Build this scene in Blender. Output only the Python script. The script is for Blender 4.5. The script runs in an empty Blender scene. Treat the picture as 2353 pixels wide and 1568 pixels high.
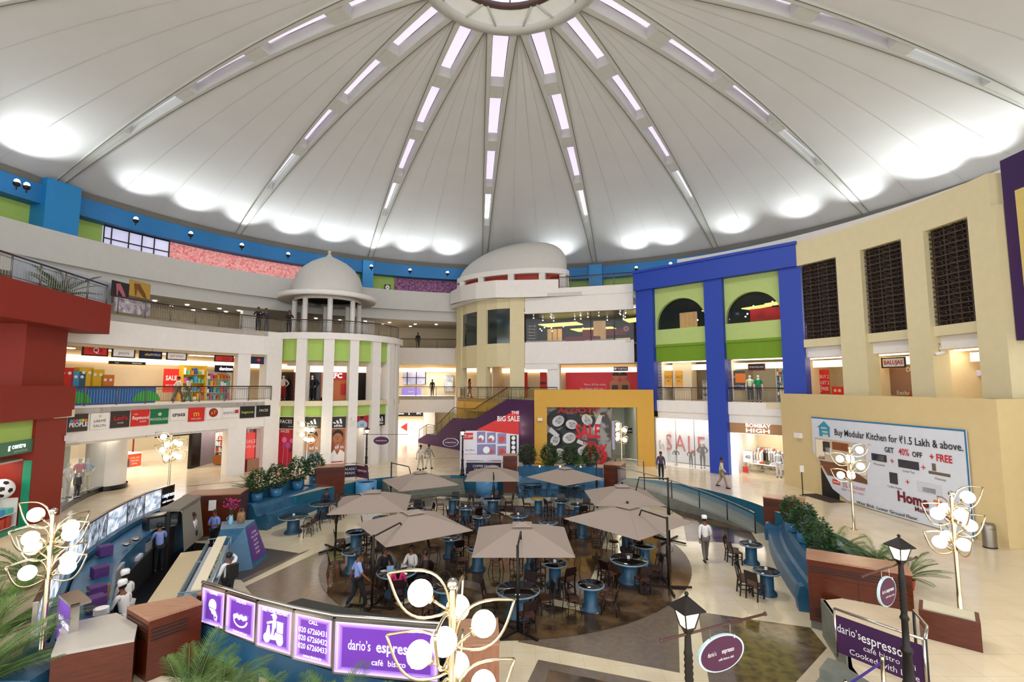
import bpy, bmesh, math, random
from mathutils import Vector, Matrix
# ------------------------------------------------------------------ camera, world, exposure
S = bpy.context.scene
COL = S.collection
FPX, TH, EZ = 1111.0, math.atan(101/1111.0), 5.9          # focal length in px of a 2353 px frame, upward pitch, eye height
cd = bpy.data.cameras.new('camera'); cam = bpy.data.objects.new('camera', cd); COL.objects.link(cam)
cd.sensor_width = 36; cd.lens = 36*FPX/2353; cd.clip_end = 400; cd.clip_start = 0.1
cam.location = (0, 0, EZ); cam.rotation_euler = (math.pi/2+TH, 0, 0)
S.camera = cam
S.view_settings.view_transform = 'Standard'; S.view_settings.look = 'None'
S.view_settings.exposure = 0.44; S.view_settings.gamma = 1.0; S.view_settings.use_curve_mapping = False
W = bpy.data.worlds.new('daylight'); S.world = W; W.use_nodes = True  # world light added as frontal fill through the hall's open rear
W.node_tree.nodes['Background'].inputs[0].default_value = (0.93, 0.95, 1.0, 1)
W.node_tree.nodes['Background'].inputs[1].default_value = 2.3
try:
    S.cycles.use_denoising = True; S.cycles.sample_clamp_indirect = 4.0; S.cycles.max_bounces = 6
    S.cycles.diffuse_bounces = 3; S.cycles.glossy_bounces = 3; S.cycles.transmission_bounces = 5; S.cycles.transparent_max_bounces = 12
    S.cycles.use_light_tree = True; S.cycles.use_adaptive_sampling = True; S.cycles.adaptive_threshold = 0.08
except Exception: pass
CX, CY = -0.1, 19.95                                       # centre of the round hall
def area_light(name, loc, size, power, color, rot, label=None):
    l = bpy.data.lights.new(name, 'AREA'); l.shape = 'DISK'; l.size = size; l.energy = power; l.color = color
    o = bpy.data.objects.new(name, l); COL.objects.link(o); o.location = loc; o.rotation_euler = rot; return o
oculus_light = area_light('oculus_daylight', (CX, CY, 24.2), 7.0, 1500, (0.96, 0.95, 1.0), (0, 0, 0))

# ------------------------------------------------------------------ helpers: pixels of the photo -> points on real planes
def ray(px, py):
    x = (px-1176.5)/FPX; u = (784-py)/FPX
    return Vector((x, math.cos(TH)-u*math.sin(TH), math.sin(TH)+u*math.cos(TH)))
def G(px, py, z=0.0):
    d = ray(px, py); t = (z-EZ)/d.z; return Vector((d.x*t, d.y*t, z))
def at(px, py, Y):
    d = ray(px, py); t = Y/d.y; return Vector((d.x*t, Y, EZ+d.z*t))
def zat(px, py, X, Y):
    d = ray(px, py); t = Y/d.y; return EZ+d.z*t
def arc(r, a0, a1, n, c=(CX, CY)):                         # degrees from +Y towards +X
    return [(c[0]+r*math.sin(math.radians(a0+(a1-a0)*i/n)), c[1]+r*math.cos(math.radians(a0+(a1-a0)*i/n))) for i in range(n+1)]
def pol(a, r, c=(CX, CY)): return (c[0]+r*math.sin(math.radians(a)), c[1]+r*math.cos(math.radians(a)))
def angpx(px, r, py=700):                                  # angle at which the far side of circle r is seen in column px
    d = ray(px, py); k = d.x/d.y
    A = 1+k*k; B = -2*(k*CX+CY); C = CX*CX+CY*CY-r*r
    y = (-B+math.sqrt(max(B*B-4*A*C, 0)))/(2*A); x = k*y
    return math.degrees(math.atan2(x-CX, y-CY))

# ------------------------------------------------------------------ materials
def lin(h):
    h = h.lstrip('#'); o = []
    for i in (0, 2, 4):
        c = int(h[i:i+2], 16)/255; o.append(c/12.92 if c <= 0.04045 else ((c+0.055)/1.055)**2.4)
    return (*o, 1)
MC = {}
def M(name, h, rough=0.6, metal=0.0, emit=0.0, h2=None, scale=3.0, amt=0.5, stretch=None, bump=0.0, alpha=1.0, trans=0.0, spec=0.5, ecol=None, contrast=None, brick=None, kind='noise'):
    if name in MC: return MC[name]
    m = bpy.data.materials.new(name); m.use_nodes = True; nt = m.node_tree; b = nt.nodes['Principled BSDF']
    b.inputs['Roughness'].default_value = rough; b.inputs['Metallic'].default_value = metal
    b.inputs['Specular IOR Level'].default_value = spec
    c1 = lin(h); c2 = lin(h2) if h2 else tuple(min(1, x*0.95) for x in c1[:3])+(1,)
    tc = nt.nodes.new('ShaderNodeTexCoord'); mp = nt.nodes.new('ShaderNodeMapping')
    nt.links.new(tc.outputs['Object'], mp.inputs[0])
    if stretch: mp.inputs['Scale'].default_value = stretch
    if kind == 'voronoi':
        nz = nt.nodes.new('ShaderNodeTexVoronoi'); out = nz.outputs['Color']
    else:
        nz = nt.nodes.new('ShaderNodeTexNoise'); nz.inputs['Detail'].default_value = 10 if 'marble' in name else 4; out = nz.outputs[0]
    nz.inputs['Scale'].default_value = scale
    nt.links.new(mp.outputs[0], nz.inputs['Vector'])
    rp = nt.nodes.new('ShaderNodeValToRGB'); nt.links.new(out, rp.inputs[0])
    k = contrast or 0.25
    rp.color_ramp.elements[0].position = 0.5-k; rp.color_ramp.elements[1].position = 0.5+k
    rp.color_ramp.elements[0].color = c1
    rp.color_ramp.elements[1].color = c2 if amt >= 0.5 or h2 else tuple(a*(1-amt)+b_*amt for a, b_ in zip(c1, c2))
    src = rp.outputs[0]
    if brick:
        bk = nt.nodes.new('ShaderNodeTexBrick'); bk.offset = 0
        bk.inputs['Scale'].default_value = 1; bk.inputs['Brick Width'].default_value = brick; bk.inputs['Row Height'].default_value = brick
        bk.inputs['Mortar Size'].default_value = 0.006; nt.links.new(tc.outputs['Object'], bk.inputs['Vector'])
        nt.links.new(src, bk.inputs['Color1']); nt.links.new(src, bk.inputs['Color2'])
        bk.inputs['Mortar'].default_value = tuple(x*0.72 for x in c1[:3])+(1,); src = bk.outputs[0]
    nt.links.new(src, b.inputs['Base Color'])
    if bump:
        bp = nt.nodes.new('ShaderNodeBump'); bp.inputs['Strength'].default_value = bump; bp.inputs['Distance'].default_value = 0.02
        nt.links.new(nz.outputs[0], bp.inputs['Height']); nt.links.new(bp.outputs[0], b.inputs['Normal'])
    if emit:
        b.inputs['Emission Strength'].default_value = emit
        if ecol: b.inputs['Emission Color'].default_value = lin(ecol)
        else: nt.links.new(src, b.inputs['Emission Color'])
    if trans: b.inputs['Transmission Weight'].default_value = trans; b.inputs['IOR'].default_value = 1.45
    if alpha < 1: b.inputs['Alpha'].default_value = alpha
    MC[name] = m; return m
white = M('white_paint', '#efe9e2', 0.7); greyw = M('pale_grey_paint', '#d0cdc6', 0.7); cream = M('cream_paint', '#ddd0a6', 0.75)
beige = M('beige_paint', '#d6bf8c', 0.75); mustard = M('mustard_paint', '#cf9f3e', 0.7); lime = M('lime_paint', '#a9c763', 0.7)
olive = M('olive_green_paint', '#6f9412', 0.7); blue = M('royal_blue_paint', '#1c3fa8', 0.55); sky = M('sky_blue_paint', '#166fab', 0.55)
rust = M('rust_red_paint', '#8a1d07', 0.6); purple = M('deep_purple_paint', '#3f0a4a', 0.6); warmw = M('warm_white_paint', '#d8c6a4', 0.7)
domew = M('dome_fabric', '#cfcfd0', 0.85, h2='#cacaca', scale=0.4); rimgrey = M('dark_rim', '#6e6a62', 0.8)
ribm = M('rib_paint', '#c3c4c0', 0.7); darkm = M('dark_paint', '#1a1818', 0.5); black = M('black_gloss', '#0b0a0b', 0.25)
tile = M('cream_floor_tile', '#e6d6b8', 0.16, h2='#dac8a6', scale=1.2, brick=0.8)
promen = tile
marble = M('brown_marble', '#624c34', 0.09, h2='#35281d', scale=1.7, contrast=0.13)
greyst = M('grey_brown_stone', '#75685a', 0.18, h2='#665a4d', scale=6); darkst = M('dark_slate', '#4a423e', 0.3, h2='#383230', scale=5)
creamst = M('cream_stone', '#ddd0b2', 0.14, h2='#cfc09c', scale=1.5, brick=0.6)
stepst = M('grey_step_stone', '#7c7f74', 0.45, h2='#6a6d63', scale=4)
bluec = M('blue_concrete', '#2f6686', 0.35, h2='#1a4a68', scale=2.2, contrast=0.3, bump=0.15)
bluel = M('pale_blue_concrete', '#7d97a8', 0.35, h2='#5d8098', scale=3, bump=0.1)
teal = M('teal_mosaic', '#1f6c86', 0.4, h2='#0f4a60', scale=9, contrast=0.3)
wood = M('red_brown_wood', '#66290f', 0.3, h2='#431806', scale=3, stretch=(1, 1, 9), contrast=0.3)
woodtop = M('light_wood_top', '#b08568', 0.35, h2='#97694c', scale=3, stretch=(1, 9, 9))
chairw = M('dark_chair_wood', '#240b06', 0.35, h2='#140503', scale=6); seatw = M('cane_seat', '#4a2616', 0.5, h2='#33180d', scale=8)
steel = M('brushed_steel', '#c3beb6', 0.25, 1.0); gold = M('champagne_steel', '#cdbd9c', 0.2, 1.0); iron = M('black_iron', '#1f1914', 0.5, 0.3)
railw = M('dark_red_handrail', '#3d1611', 0.4); bal = M('baluster_metal', '#7d776f', 0.4, 0.6)
canvas = M('taupe_canvas', '#9c8d80', 0.9, h2='#938477', scale=30)
glassm = M('clear_glass', '#dfeae8', 0.03, alpha=0.16, spec=0.7); glassd = M('tinted_glass', '#5c6a68', 0.05, alpha=0.30, spec=0.8)
cove = M('warm_cove_light', '#ffe6c0', 0.6, emit=1.6, ecol='#ffdfb4'); tubel = M('white_tube_light', '#ffffff', 0.6, emit=3.0, ecol='#ffffff')
spotl = M('downlight_lens', '#ffffff', 0.5, emit=5.0, ecol='#fffaf0'); globem = M('globe_glass', '#ffffff', 0.4, emit=7.0, ecol='#fff0cc')
daylt = M('skylight_pane', '#e8e2f2', 0.5, emit=0.60, ecol='#ece0fb'); leafm = M('leaf_green', '#2e5420', 0.5, h2='#183412', scale=5)
palmm = M('palm_green', '#5f7c34', 0.5, h2='#2f4d1c', scale=3); terra = M('terracotta', '#a24a2a', 0.7); soil = M('dark_soil', '#2a1a10', 0.9)
redp = M('signal_red', '#d5261f', 0.5); skin = M('brown_skin', '#7a4a32', 0.55); hairm = M('black_hair', '#0d0a09', 0.5)
blackt = M('ink_black', '#141214', 0.6); whitet = M('print_white', '#f2f0ee', 0.6); redt = M('print_red', '#c4161c', 0.6)
lightgrey = M('print_pale_grey', '#c9ccd4', 0.6); purpleb = M('brand_purple', '#3d1246', 0.5)
wlit = M('lit_white_letters', '#ffffff', 0.5, emit=1.1, ecol='#ffffff')

# ------------------------------------------------------------------ mesh builder
class MB:
    def __init__(s): s.v = []; s.f = []; s.mi = []; s.ms = []; s.cur = 0; s.sm = []; s.smooth = False
    def mat(s, m):
        if m not in s.ms: s.ms.append(m)
        s.cur = s.ms.index(m); return s
    def add(s, vs, fs):
        o = len(s.v); s.v += [tuple(v) for v in vs]
        for f in fs: s.f.append([i+o for i in f]); s.mi.append(s.cur); s.sm.append(s.smooth)
        return s
    def box(s, x0, x1, y0, y1, z0, z1):
        return s.hexa([(x0, y0), (x1, y0), (x1, y1), (x0, y1)], z0, z1)
    def cbox(s, cx, cy, z0, sx, sy, h, a=0):
        c, n = math.cos(a), math.sin(a); P = []
        for dx, dy in ((-1, -1), (1, -1), (1, 1), (-1, 1)):
            x, y = dx*sx/2, dy*sy/2; P.append((cx+x*c-y*n, cy+x*n+y*c))
        return s.hexa(P, z0, z0+h)
    def hexa(s, poly, z0, z1, top=None):                   # vertical prism over any polygon
        n = len(poly); t = top or poly
        vs = [(p[0], p[1], z0) for p in poly]+[(p[0], p[1], z1) for p in t]
        fs = [list(range(n))[::-1], list(range(n, 2*n))]+[[i, (i+1) % n, n+(i+1) % n, n+i] for i in range(n)]
        return s.add(vs, fs)
    def wall(s, pts, z0, z1, th, out=1):                   # ribbon wall along plan points, thickness away from the hall
        n = len(pts); P = [Vector(p[:2]) for p in pts]; Q = []
        for i in range(n):
            a = P[max(i-1, 0)]; b = P[min(i+1, n-1)]; u = (b-a).normalized(); Q.append(P[i]+Vector((-u.y, u.x))*th*out)
        zf0 = z0 if hasattr(z0, '__len__') else [z0]*n; zf1 = z1 if hasattr(z1, '__len__') else [z1]*n
        vs = []
        for i in range(n): vs += [(*P[i], zf0[i]), (*P[i], zf1[i]), (*Q[i], zf1[i]), (*Q[i], zf0[i])]
        fs = [[0, 1, 2, 3], [4*n-1, 4*n-2, 4*n-3, 4*n-4]]
        for i in range(n-1):
            for k in range(4): fs.append([4*i+k, 4*i+4+k, 4*i+4+(k+1) % 4, 4*i+(k+1) % 4])
        return s.add(vs, fs)
    def tube(s, pts, r, n=8, caps=True):
        P = [Vector(p) for p in pts]; R = r if hasattr(r, '__len__') else [r]*len(P); vs = []; up = None
        for i, p in enumerate(P):
            t = (P[min(i+1, len(P)-1)]-P[max(i-1, 0)]).normalized()
            if up is None: up = Vector((0, 0, 1)) if abs(t.z) < 0.9 else Vector((1, 0, 0))
            a = t.cross(up)
            if a.length < 1e-4: a = t.orthogonal()
            a.normalize(); b = t.cross(a).normalized(); up = a.cross(t).normalized()
            for k in range(n):
                w = 2*math.pi*k/n; vs.append(p+(a*math.cos(w)+b*math.sin(w))*R[i])
        fs = []
        for i in range(len(P)-1):
            for k in range(n): fs.append([i*n+k, i*n+(k+1) % n, (i+1)*n+(k+1) % n, (i+1)*n+k])
        if caps: fs += [list(range(n))[::-1], list(range((len(P)-1)*n, len(P)*n))]
        q = s.smooth; s.smooth = n > 5; s.add(vs, fs); s.smooth = q; return s
    def lathe(s, prof, c=(0, 0, 0), n=20, a0=0, a1=360, sx=1, sy=1):
        full = abs(a1-a0) >= 359.9; m = n if full else n+1; vs = []; fs = []
        for r, z in prof:
            for k in range(m):
                w = math.radians(a0+(a1-a0)*k/n); vs.append((c[0]+r*sx*math.cos(w), c[1]+r*sy*math.sin(w), c[2]+z))
        for i in range(len(prof)-1):
            for k in range(n):
                k2 = (k+1) % m
                if not full and k2 == 0: continue
                fs.append([i*m+k, i*m+k2, (i+1)*m+k2, (i+1)*m+k])
        q = s.smooth; s.smooth = True; s.add(vs, fs); s.smooth = q; return s
    def sphere(s, c, r, n=14, m=8, sc=(1, 1, 1)):
        return s.lathe([(max(r*math.sin(math.pi*i/m), 1e-4)*1.0, -r*math.cos(math.pi*i/m)*sc[2]) for i in range(m+1)], c, n, sx=sc[0], sy=sc[1])
    def poly(s, pts): return s.add(pts, [list(range(len(pts)))])
    def text(s, t, o, u, v, size, bold=0.0, ext=0.0, sqz=1.0, align='CENTER', shear=0):
        vs, fs = glyphs(t, bold, ext, align, shear); n = Vector(u).cross(Vector(v)); o = Vector(o); u = Vector(u); v = Vector(v)
        return s.add([o+u*(x*size*sqz)+v*(y*size)+n*(z*size) for x, y, z in vs], fs)
    def obj(s, name, parent=None, m=None):
        me = bpy.data.meshes.new(name)
        if m is not None and not s.ms: s.ms = [m]
        me.from_pydata(s.v, [], s.f); me.validate(clean_customdata=False)
        for x in s.ms: me.materials.append(x)
        if len(me.polygons) == len(s.mi):
            me.polygons.foreach_set('material_index', s.mi); me.polygons.foreach_set('use_smooth', s.sm)
        me.update(); o = bpy.data.objects.new(name, me); COL.objects.link(o)
        if parent is not None:
            o.parent = parent
            if parent.name in WORLDTH: o.matrix_parent_inverse = parent.matrix_basis.inverted()
        return o
WORLDTH = set()
TC = {}
def glyphs(t, bold, ext, align, shear=0):
    k = (t, bold, ext, align, shear)
    if k in TC: return TC[k]
    c = bpy.data.curves.new('lettering', 'FONT'); c.body = t; c.size = 1; c.offset = bold; c.extrude = ext; c.align_x = align; c.resolution_u = 2; c.shear = shear
    c.align_y = 'CENTER'; o = bpy.data.objects.new('lettering', c); COL.objects.link(o)
    bpy.context.view_layer.update(); me = bpy.data.meshes.new_from_object(o)
    r = ([tuple(v.co) for v in me.vertices], [list(p.vertices) for p in me.polygons])
    bpy.data.objects.remove(o); bpy.data.curves.remove(c); bpy.data.meshes.remove(me); TC[k] = r; return r
def tag(o, label=None, cat=None, group=None, kind=None):
    if label: o['label'] = label
    if cat: o['category'] = cat
    if group: o['group'] = group
    if kind: o['kind'] = kind
    return o
def thing(name, label, cat, loc=(0, 0, 0), rz=0, group=None, kind=None):
    o = bpy.data.objects.new(name, None); COL.objects.link(o); o.empty_display_size = 0.2
    o.location = loc; o.rotation_euler = (0, 0, rz); return tag(o, label, cat, group, kind)
def wthing(name, label, cat, loc=(0, 0, 0), group=None, kind=None):  # its parts are built in world coordinates
    o = thing(name, label, cat, loc, 0, group, kind); WORLDTH.add(o.name); return o
def struct(name, mb, m=None, label=None, parent=None):
    o = mb.obj(name, parent, m)
    if parent is None: o['kind'] = 'structure'
    if label: o['label'] = label; o['category'] = name.split('_')[0]
    return o
def sgroup(name, label):
    o = thing(name, label, name.split('_')[0]); o['kind'] = 'structure'; return o
def dup(root, loc, rz=0, label=None, group=None, sc=None):
    r = root.copy(); COL.objects.link(r); r.location = loc; r.rotation_euler = (0, 0, rz)
    if sc: r.scale = (sc, sc, sc)
    if label: r['label'] = label
    if group: r['group'] = group
    for ch in list(root.children):
        c = ch.copy(); COL.objects.link(c); c.parent = r
        for g in list(ch.children):
            d = g.copy(); COL.objects.link(d); d.parent = c
    return r
class Fr:                                                  # vertical plane over a plan line A->B, normal towards the hall
    def __init__(s, A, B):
        s.A = Vector(A[:2]); s.B = Vector(B[:2]); s.u = (s.B-s.A).normalized(); s.L = (s.B-s.A).length; s.n = Vector((s.u.y, -s.u.x))
    def uz(s, px, py):
        d = ray(px, py); t = s.A.dot(s.n)/(Vector((d.x, d.y)).dot(s.n)); p = Vector((d.x, d.y))*t
        return ((p-s.A).dot(s.u), EZ+d.z*t)
    def P(s, u, z, d=0): p = s.A+s.u*u+s.n*d; return Vector((p.x, p.y, z))
    def p2(s, u, d=0): p = s.A+s.u*u+s.n*d; return (p.x, p.y)
    def box(s, mb, u0, u1, z0, z1, d0, d1):
        return mb.hexa([s.p2(u0, d1), s.p2(u1, d1), s.p2(u1, d0), s.p2(u0, d0)], z0, z1)
    def rect(s, px0, px1, py0, py1):                       # columns, rows measured at the middle column
        ym = (py0+py1)/2; u0 = s.uz(px0, ym)[0]; u1 = s.uz(px1, ym)[0]; xm = (px0+px1)/2
        return u0, u1, s.uz(xm, py1)[1], s.uz(xm, py0)[1]
    def text(s, mb, t, u, z, size, d=0.01, **k):
        return mb.text(t, s.P(u, z, d), Vector((*s.u, 0)), Vector((0, 0, 1)), size, **k)
    def poly(s, mb, pts, d): return mb.poly([s.P(u, z, d) for u, z in pts])
    def disc(s, mb, u, z, r, d, n=20, sx=1.0): return mb.poly([s.P(u+r*sx*math.cos(2*math.pi*i/n), z+r*math.sin(2*math.pi*i/n), d) for i in range(n)])
# ================================================================== THE SETTING
PZ = -1.0                                                   # floor of the sunken plaza
L1, L2, L3 = 4.75, 9.65, 14.9
# ---- plaza edge as (angle, radius) about the hall centre
EDGE = [(-180, 10.9), (-150, 11.2), (-140, 12.2), (-132, 13.6), (-118, 14.0), (-104, 14.4), (-90, 14.8), (-80, 14.9), (-72, 13.9), (-60, 13.2), (-48, 13.6), (-40, 14.2),
        (-34, 14.2), (-16, 13.0), (-8, 12.4), (0, 12.0), (14, 12.1), (24, 13.0), (32, 13.6), (41, 14.1), (52, 13.8), (68, 13.2), (76, 12.8), (90, 13.0), (105, 12.9),
        (119, 12.3), (124, 10.5), (142.5, 11.7), (143.5, 11.9), (146, 13.7), (160, 13.7), (162, 10.9), (180, 10.9)]
def edger(a):
    for (a0, r0), (a1, r1) in zip(EDGE, EDGE[1:]):
        if a0 <= a <= a1: return r0+(r1-r0)*(a-a0)/(a1-a0)
    return 11
NA = 144; vs = []; fs = []
for i in range(NA):
    a = -180+360*i/NA; x, y = pol(a, edger(a)); X, Y = pol(a, 52); vs += [(x, y, 0), (X, Y, 0)]
for i in range(NA): j = (i+1) % NA; fs.append([2*i, 2*i+1, 2*j+1, 2*j])
b = MB(); b.add(vs, fs); struct('floor', b, tile, 'glossy cream tiled mall floor around the sunken cafe')
# brown inlay line across the promenade
b = MB()
for p0, p1 in (((430, 1118), (700, 1092)), ((950, 1055), (1240, 1050))):
    A, B = G(*p0), G(*p1); u = (B-A).normalized(); n = Vector((-u.y, u.x, 0))*0.09
    b.poly([A-n+Vector((0, 0, .004)), B-n+Vector((0, 0, .004)), B+n+Vector((0, 0, .004)), A+n+Vector((0, 0, .004))])
struct('trim_1', b, M('brown_inlay', '#8a5a3c', 0.3), 'thin brown stone line set in the cream floor')
# sunken floor with its pattern
b = MB(); b.poly([(x, y, PZ) for x, y in arc(15.2, 0, 360, 72)[:-1]])
sf = struct('floor_2', b, creamst, 'sunken cafe floor with brown marble circle and stone bands')
def fpoly(name, pts, m, z):
    bb = MB(); bb.poly([Vector((p.x, p.y, PZ+z)) for p in (G(x, y, PZ) for x, y in pts)]); return bb.obj(name, sf, m)
fpoly('grey_field', [(1190, 1476), (1562, 1547), (1558, 1408), (1500, 1360), (1250, 1360)], greyst, .004)
fpoly('grey_border', [(1604, 1407), (1655, 1414), (1700, 1600), (1634, 1600)], greyst, .004)
fpoly('marble_field', [(1655, 1414), (1862, 1443), (1900, 1490), (1800, 1600), (1700, 1600)], M('golden_marble', '#7d6a3a', .12, h2='#44382a', scale=4, contrast=.2), .004)
fpoly('grey_panel', [(1237, 1517), (1560, 1580), (1560, 1700), (1150, 1700)], greyst, .004)
fpoly('marble_panel', [(1262, 1540), (1500, 1590), (1500, 1700), (1210, 1700)], marble, .007)
fpoly('slate_triangle', [(601, 1259), (688, 1272), (553, 1333), (500, 1330)], darkst, .004)
fpoly('grey_strip', [(688, 1272), (716, 1262), (560, 1340), (553, 1333)], greyst, .006)
fpoly('grey_field', [(563, 1349), (760, 1256), (860, 1250), (930, 1440), (700, 1440), (590, 1380)], M('taupe_stone', '#857464', .15, h2='#766656', scale=5), .004)
fpoly('marble_field', [(850, 1135), (1060, 1108), (1190, 1112), (1165, 1136), (1130, 1148), (1010, 1141), (930, 1160), (870, 1165)], marble, .004)
fpoly('grey_triangle', [(982, 1144), (1050, 1150), (1120, 1160), (920, 1168)], greyst, .006)
fpoly('marble_field', [(1470, 1135), (1560, 1150), (1722, 1215), (1745, 1255), (1645, 1246), (1568, 1188)], marble, .004)
fpoly('grey_field', [(1568, 1188), (1602, 1197), (1645, 1246), (1577, 1244)], greyst, .006)
C0 = (-0.25, 21.1)
b = MB(); b.poly([(x, y, PZ+.014) for x, y in arc(7.35, 0, 360, 64, C0)[:-1]]); b.obj('marble_circle', sf, marble)
for pts in (((1244, 1372), (1377, 1402), (1375, 1413), (1243, 1388)), ((1366, 1312), (1395, 1311), (1384, 1337), (1356, 1337)), ((1398, 1220), (1425, 1225), (1414, 1267), (1383, 1262)), ((850, 1235), (905, 1205), (925, 1207), (868, 1240)), ((1060, 1166), (1180, 1180), (1180, 1187), (1050, 1172)), ((1300, 1190), (1400, 1205), (1398, 1214), (1300, 1198)), ((905, 1385), (985, 1360), (990, 1368), (915, 1395))): fpoly('cream_inlay', pts, creamst, .018)
for pts in (((1395, 1264), (1413, 1267), (1386, 1311), (1364, 1311)), ((1035, 1325), (1130, 1350), (1130, 1368), (1045, 1345)), ((960, 1225), (1010, 1210), (1025, 1214), (985, 1232))): fpoly('grey_inlay', pts, greyst, .018)
# retaining wall of the sunken floor
b = MB(); P = [pol(a, edger(a)) for a in [-180+2.5*i for i in range(145)]]
b.wall(P[:-1]+[P[0]], PZ, -0.002, 0.25); struct('wall_sunken', b, teal, 'teal retaining wall round the sunken floor')

# ---- ceiling: tent dome with sixteen ribs
RD, ZD, HD, R0 = 28.99, 18.0, 7.07, 4.4
PH = math.degrees(-0.096); STEP = 22.5
def dz(r): return ZD+HD*(1-(r/RD)**1.97)
def rw(r): return 0.40+1.28*(RD-r)/(RD-R0)                  # rib width
ceil = sgroup('ceiling', 'white domed tent ceiling with radial skylight ribs')
RS = [R0+(RD+0.3-R0)*i/22 for i in range(23)]
for k in range(16):
    a = PH+(k-3)*STEP; b = MB(); b.smooth = True; vs = []; fs = []; n = 10
    for r in RS:
        e = math.degrees(rw(r)/2/r)*0.985
        for j in range(n+1): w = a+e+(STEP-e*2)*j/n; vs.append((*pol(w, r), dz(r)))
    for i in range(len(RS)-1):
        for j in range(n): q = i*(n+1)+j; fs.append([q, q+1, q+n+2, q+n+1])
    b.mat(domew); b.add(vs, fs); b.mat(M('seam_grey', '#b4b3b1', .8)); b.smooth = False
    for w_ in (.25, .5, .75):
        for r0_, r1_ in zip(RS, RS[1:]):
            Q = []
            for r, s_ in ((r0_, -1), (r1_, -1), (r1_, 1), (r0_, 1)):
                e = math.degrees(rw(r)/2/r)*0.985; w = a+e+(STEP-e*2)*w_+s_*math.degrees(.008/r); Q.append((*pol(w, r), dz(r)-.02))
            b.add(Q, [[0, 1, 2, 3]])
    b.obj('dome_panel', ceil)
SEG = [(4.7, 8.5), (9.5, 13.5), (14.5, 18.4), (19.3, 23.2)]
for k in range(16):
    if k in (9, 10, 11, 12, 13): pass
    a = PH+(k-3)*STEP; ca = math.radians(a); ur = Vector((math.sin(ca), math.cos(ca), 0)); ut = Vector((math.cos(ca), -math.sin(ca), 0)); c = Vector((CX, CY, 0))
    def q(r, t, dz_): return c+ur*r+ut*t+Vector((0, 0, dz(r)+dz_))
    b = MB(); rs = RS
    for s_ in (-1, 1):                                      # two flanges hanging a little below the fabric
        for r0, r1 in zip(rs, rs[1:]):
            f0, f1 = 0.20*rw(r0), 0.20*rw(r1); A0, A1 = rw(r0)/2*s_, rw(r1)/2*s_; B0, B1 = A0-f0*s_, A1-f1*s_
            b.add([q(r0, A0, .08), q(r1, A1, .08), q(r1, A1, -.14), q(r0, A0, -.14), q(r1, B1, -.14), q(r0, B0, -.14), q(r1, B1, .62), q(r0, B0, .62)],
                  [[0, 1, 2, 3], [3, 2, 4, 5], [5, 4, 6, 7]])
    ends = [R0]+[x for sg in SEG for x in sg]+[RD+.3]
    for i in range(0, len(ends), 2):                        # cross plates between the panes
        r0, r1 = ends[i], ends[i+1]; m_ = max(1, int((r1-r0)/1.2)); 
        for j in range(m_):
            x0 = r0+(r1-r0)*j/m_; x1 = r0+(r1-r0)*(j+1)/m_
            b.add([q(x0, -rw(x0)*.31, -.10), q(x1, -rw(x1)*.31, -.10), q(x1, rw(x1)*.31, -.10), q(x0, rw(x0)*.31, -.10)], [[0, 1, 2, 3]])
        for x0 in (r0, r1): b.add([q(x0, -rw(x0)*.31, -.10), q(x0, rw(x0)*.31, -.10), q(x0, rw(x0)*.31, .62), q(x0, -rw(x0)*.31, .62)], [[0, 1, 2, 3]])
    rib = b.obj('rib', ceil, ribm); b = MB()
    for s_ in (-1, 1):
        for r0, r1 in zip(rs, rs[1:]): b.add([q(r0, s_*(rw(r0)/2+.015), -.16), q(r1, s_*(rw(r1)/2+.015), -.16), q(r1, s_*(rw(r1)/2-.03), -.165), q(r0, s_*(rw(r0)/2-.03), -.165)], [[0, 1, 2, 3]])  # shade along the flange edges put in as dark strips
        for r0, r1 in SEG: b.add([q(r0, s_*rw(r0)*.31, .58), q(r1, s_*rw(r1)*.31, .58), q(r1, s_*rw(r1)*.26, .58), q(r0, s_*rw(r0)*.26, .58)], [[0, 1, 2, 3]])
    b.obj('edge_trim', rib, rimgrey)
    for i_, (r0, r1) in enumerate(SEG):
        b = MB(); m_ = 3; wk = .27 if i_ < 3 else .1
        for j in range(m_):
            x0 = r0+(r1-r0)*j/m_; x1 = r0+(r1-r0)*(j+1)/m_
            b.add([q(x0, -rw(x0)*wk, .54), q(x1, -rw(x1)*wk, .54), q(x1, rw(x1)*wk, .54), q(x0, rw(x0)*wk, .54)], [[0, 1, 2, 3]])
        b.obj('skylight_pane', rib, daylt)
z0 = dz(R0)
b = MB(); b.lathe([(4.5, z0+.1), (4.5, z0-.25), (4.1, z0-.32), (3.95, z0-.2), (3.9, z0+.1)], (CX, CY, 0), 64); b.obj('ring_beam', ceil, ribm)
b = MB(); b.lathe([(3.9, z0-.1), (3.55, z0+.12), (3.25, z0+.3)], (CX, CY, 0), 48); b.obj('ring_fabric', ceil, M('ring_fabric', '#dfe2df', 0.8))
b = MB(); b.lathe([(3.25, z0+.4), (3.2, z0+1.5), (0.01, z0+2.3)], (CX, CY, 0), 40); b.obj('oculus_pane', ceil, daylt)
b = MB(); b.lathe([(3.28, z0+.22), (3.0, z0+.22), (3.0, z0+.4), (3.28, z0+.4)], (CX, CY, 0), 40)
b.lathe([(3.2, z0+.75), (3.08, z0+.75), (3.08, z0+.83), (3.2, z0+.83)], (CX, CY, 0), 40)
for i in range(12): x, y = pol(i*30, 3.12); b.tube([(x, y, z0+.35), (x, y, z0+1.5)], .04, 6)
b.obj('oculus_frame', ceil, M('oculus_frame', '#4c3a36', 0.5))
b = MB()
for i in range(8): b.tube([(*pol(i*45+10, 3.95), z0-.2), (*pol(i*45+22, 3.1), z0+.35)], .05, 6); b.tube([(*pol(i*45+34, 3.95), z0-.2), (*pol(i*45+22, 3.1), z0+.35)], .05, 6)
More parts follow.
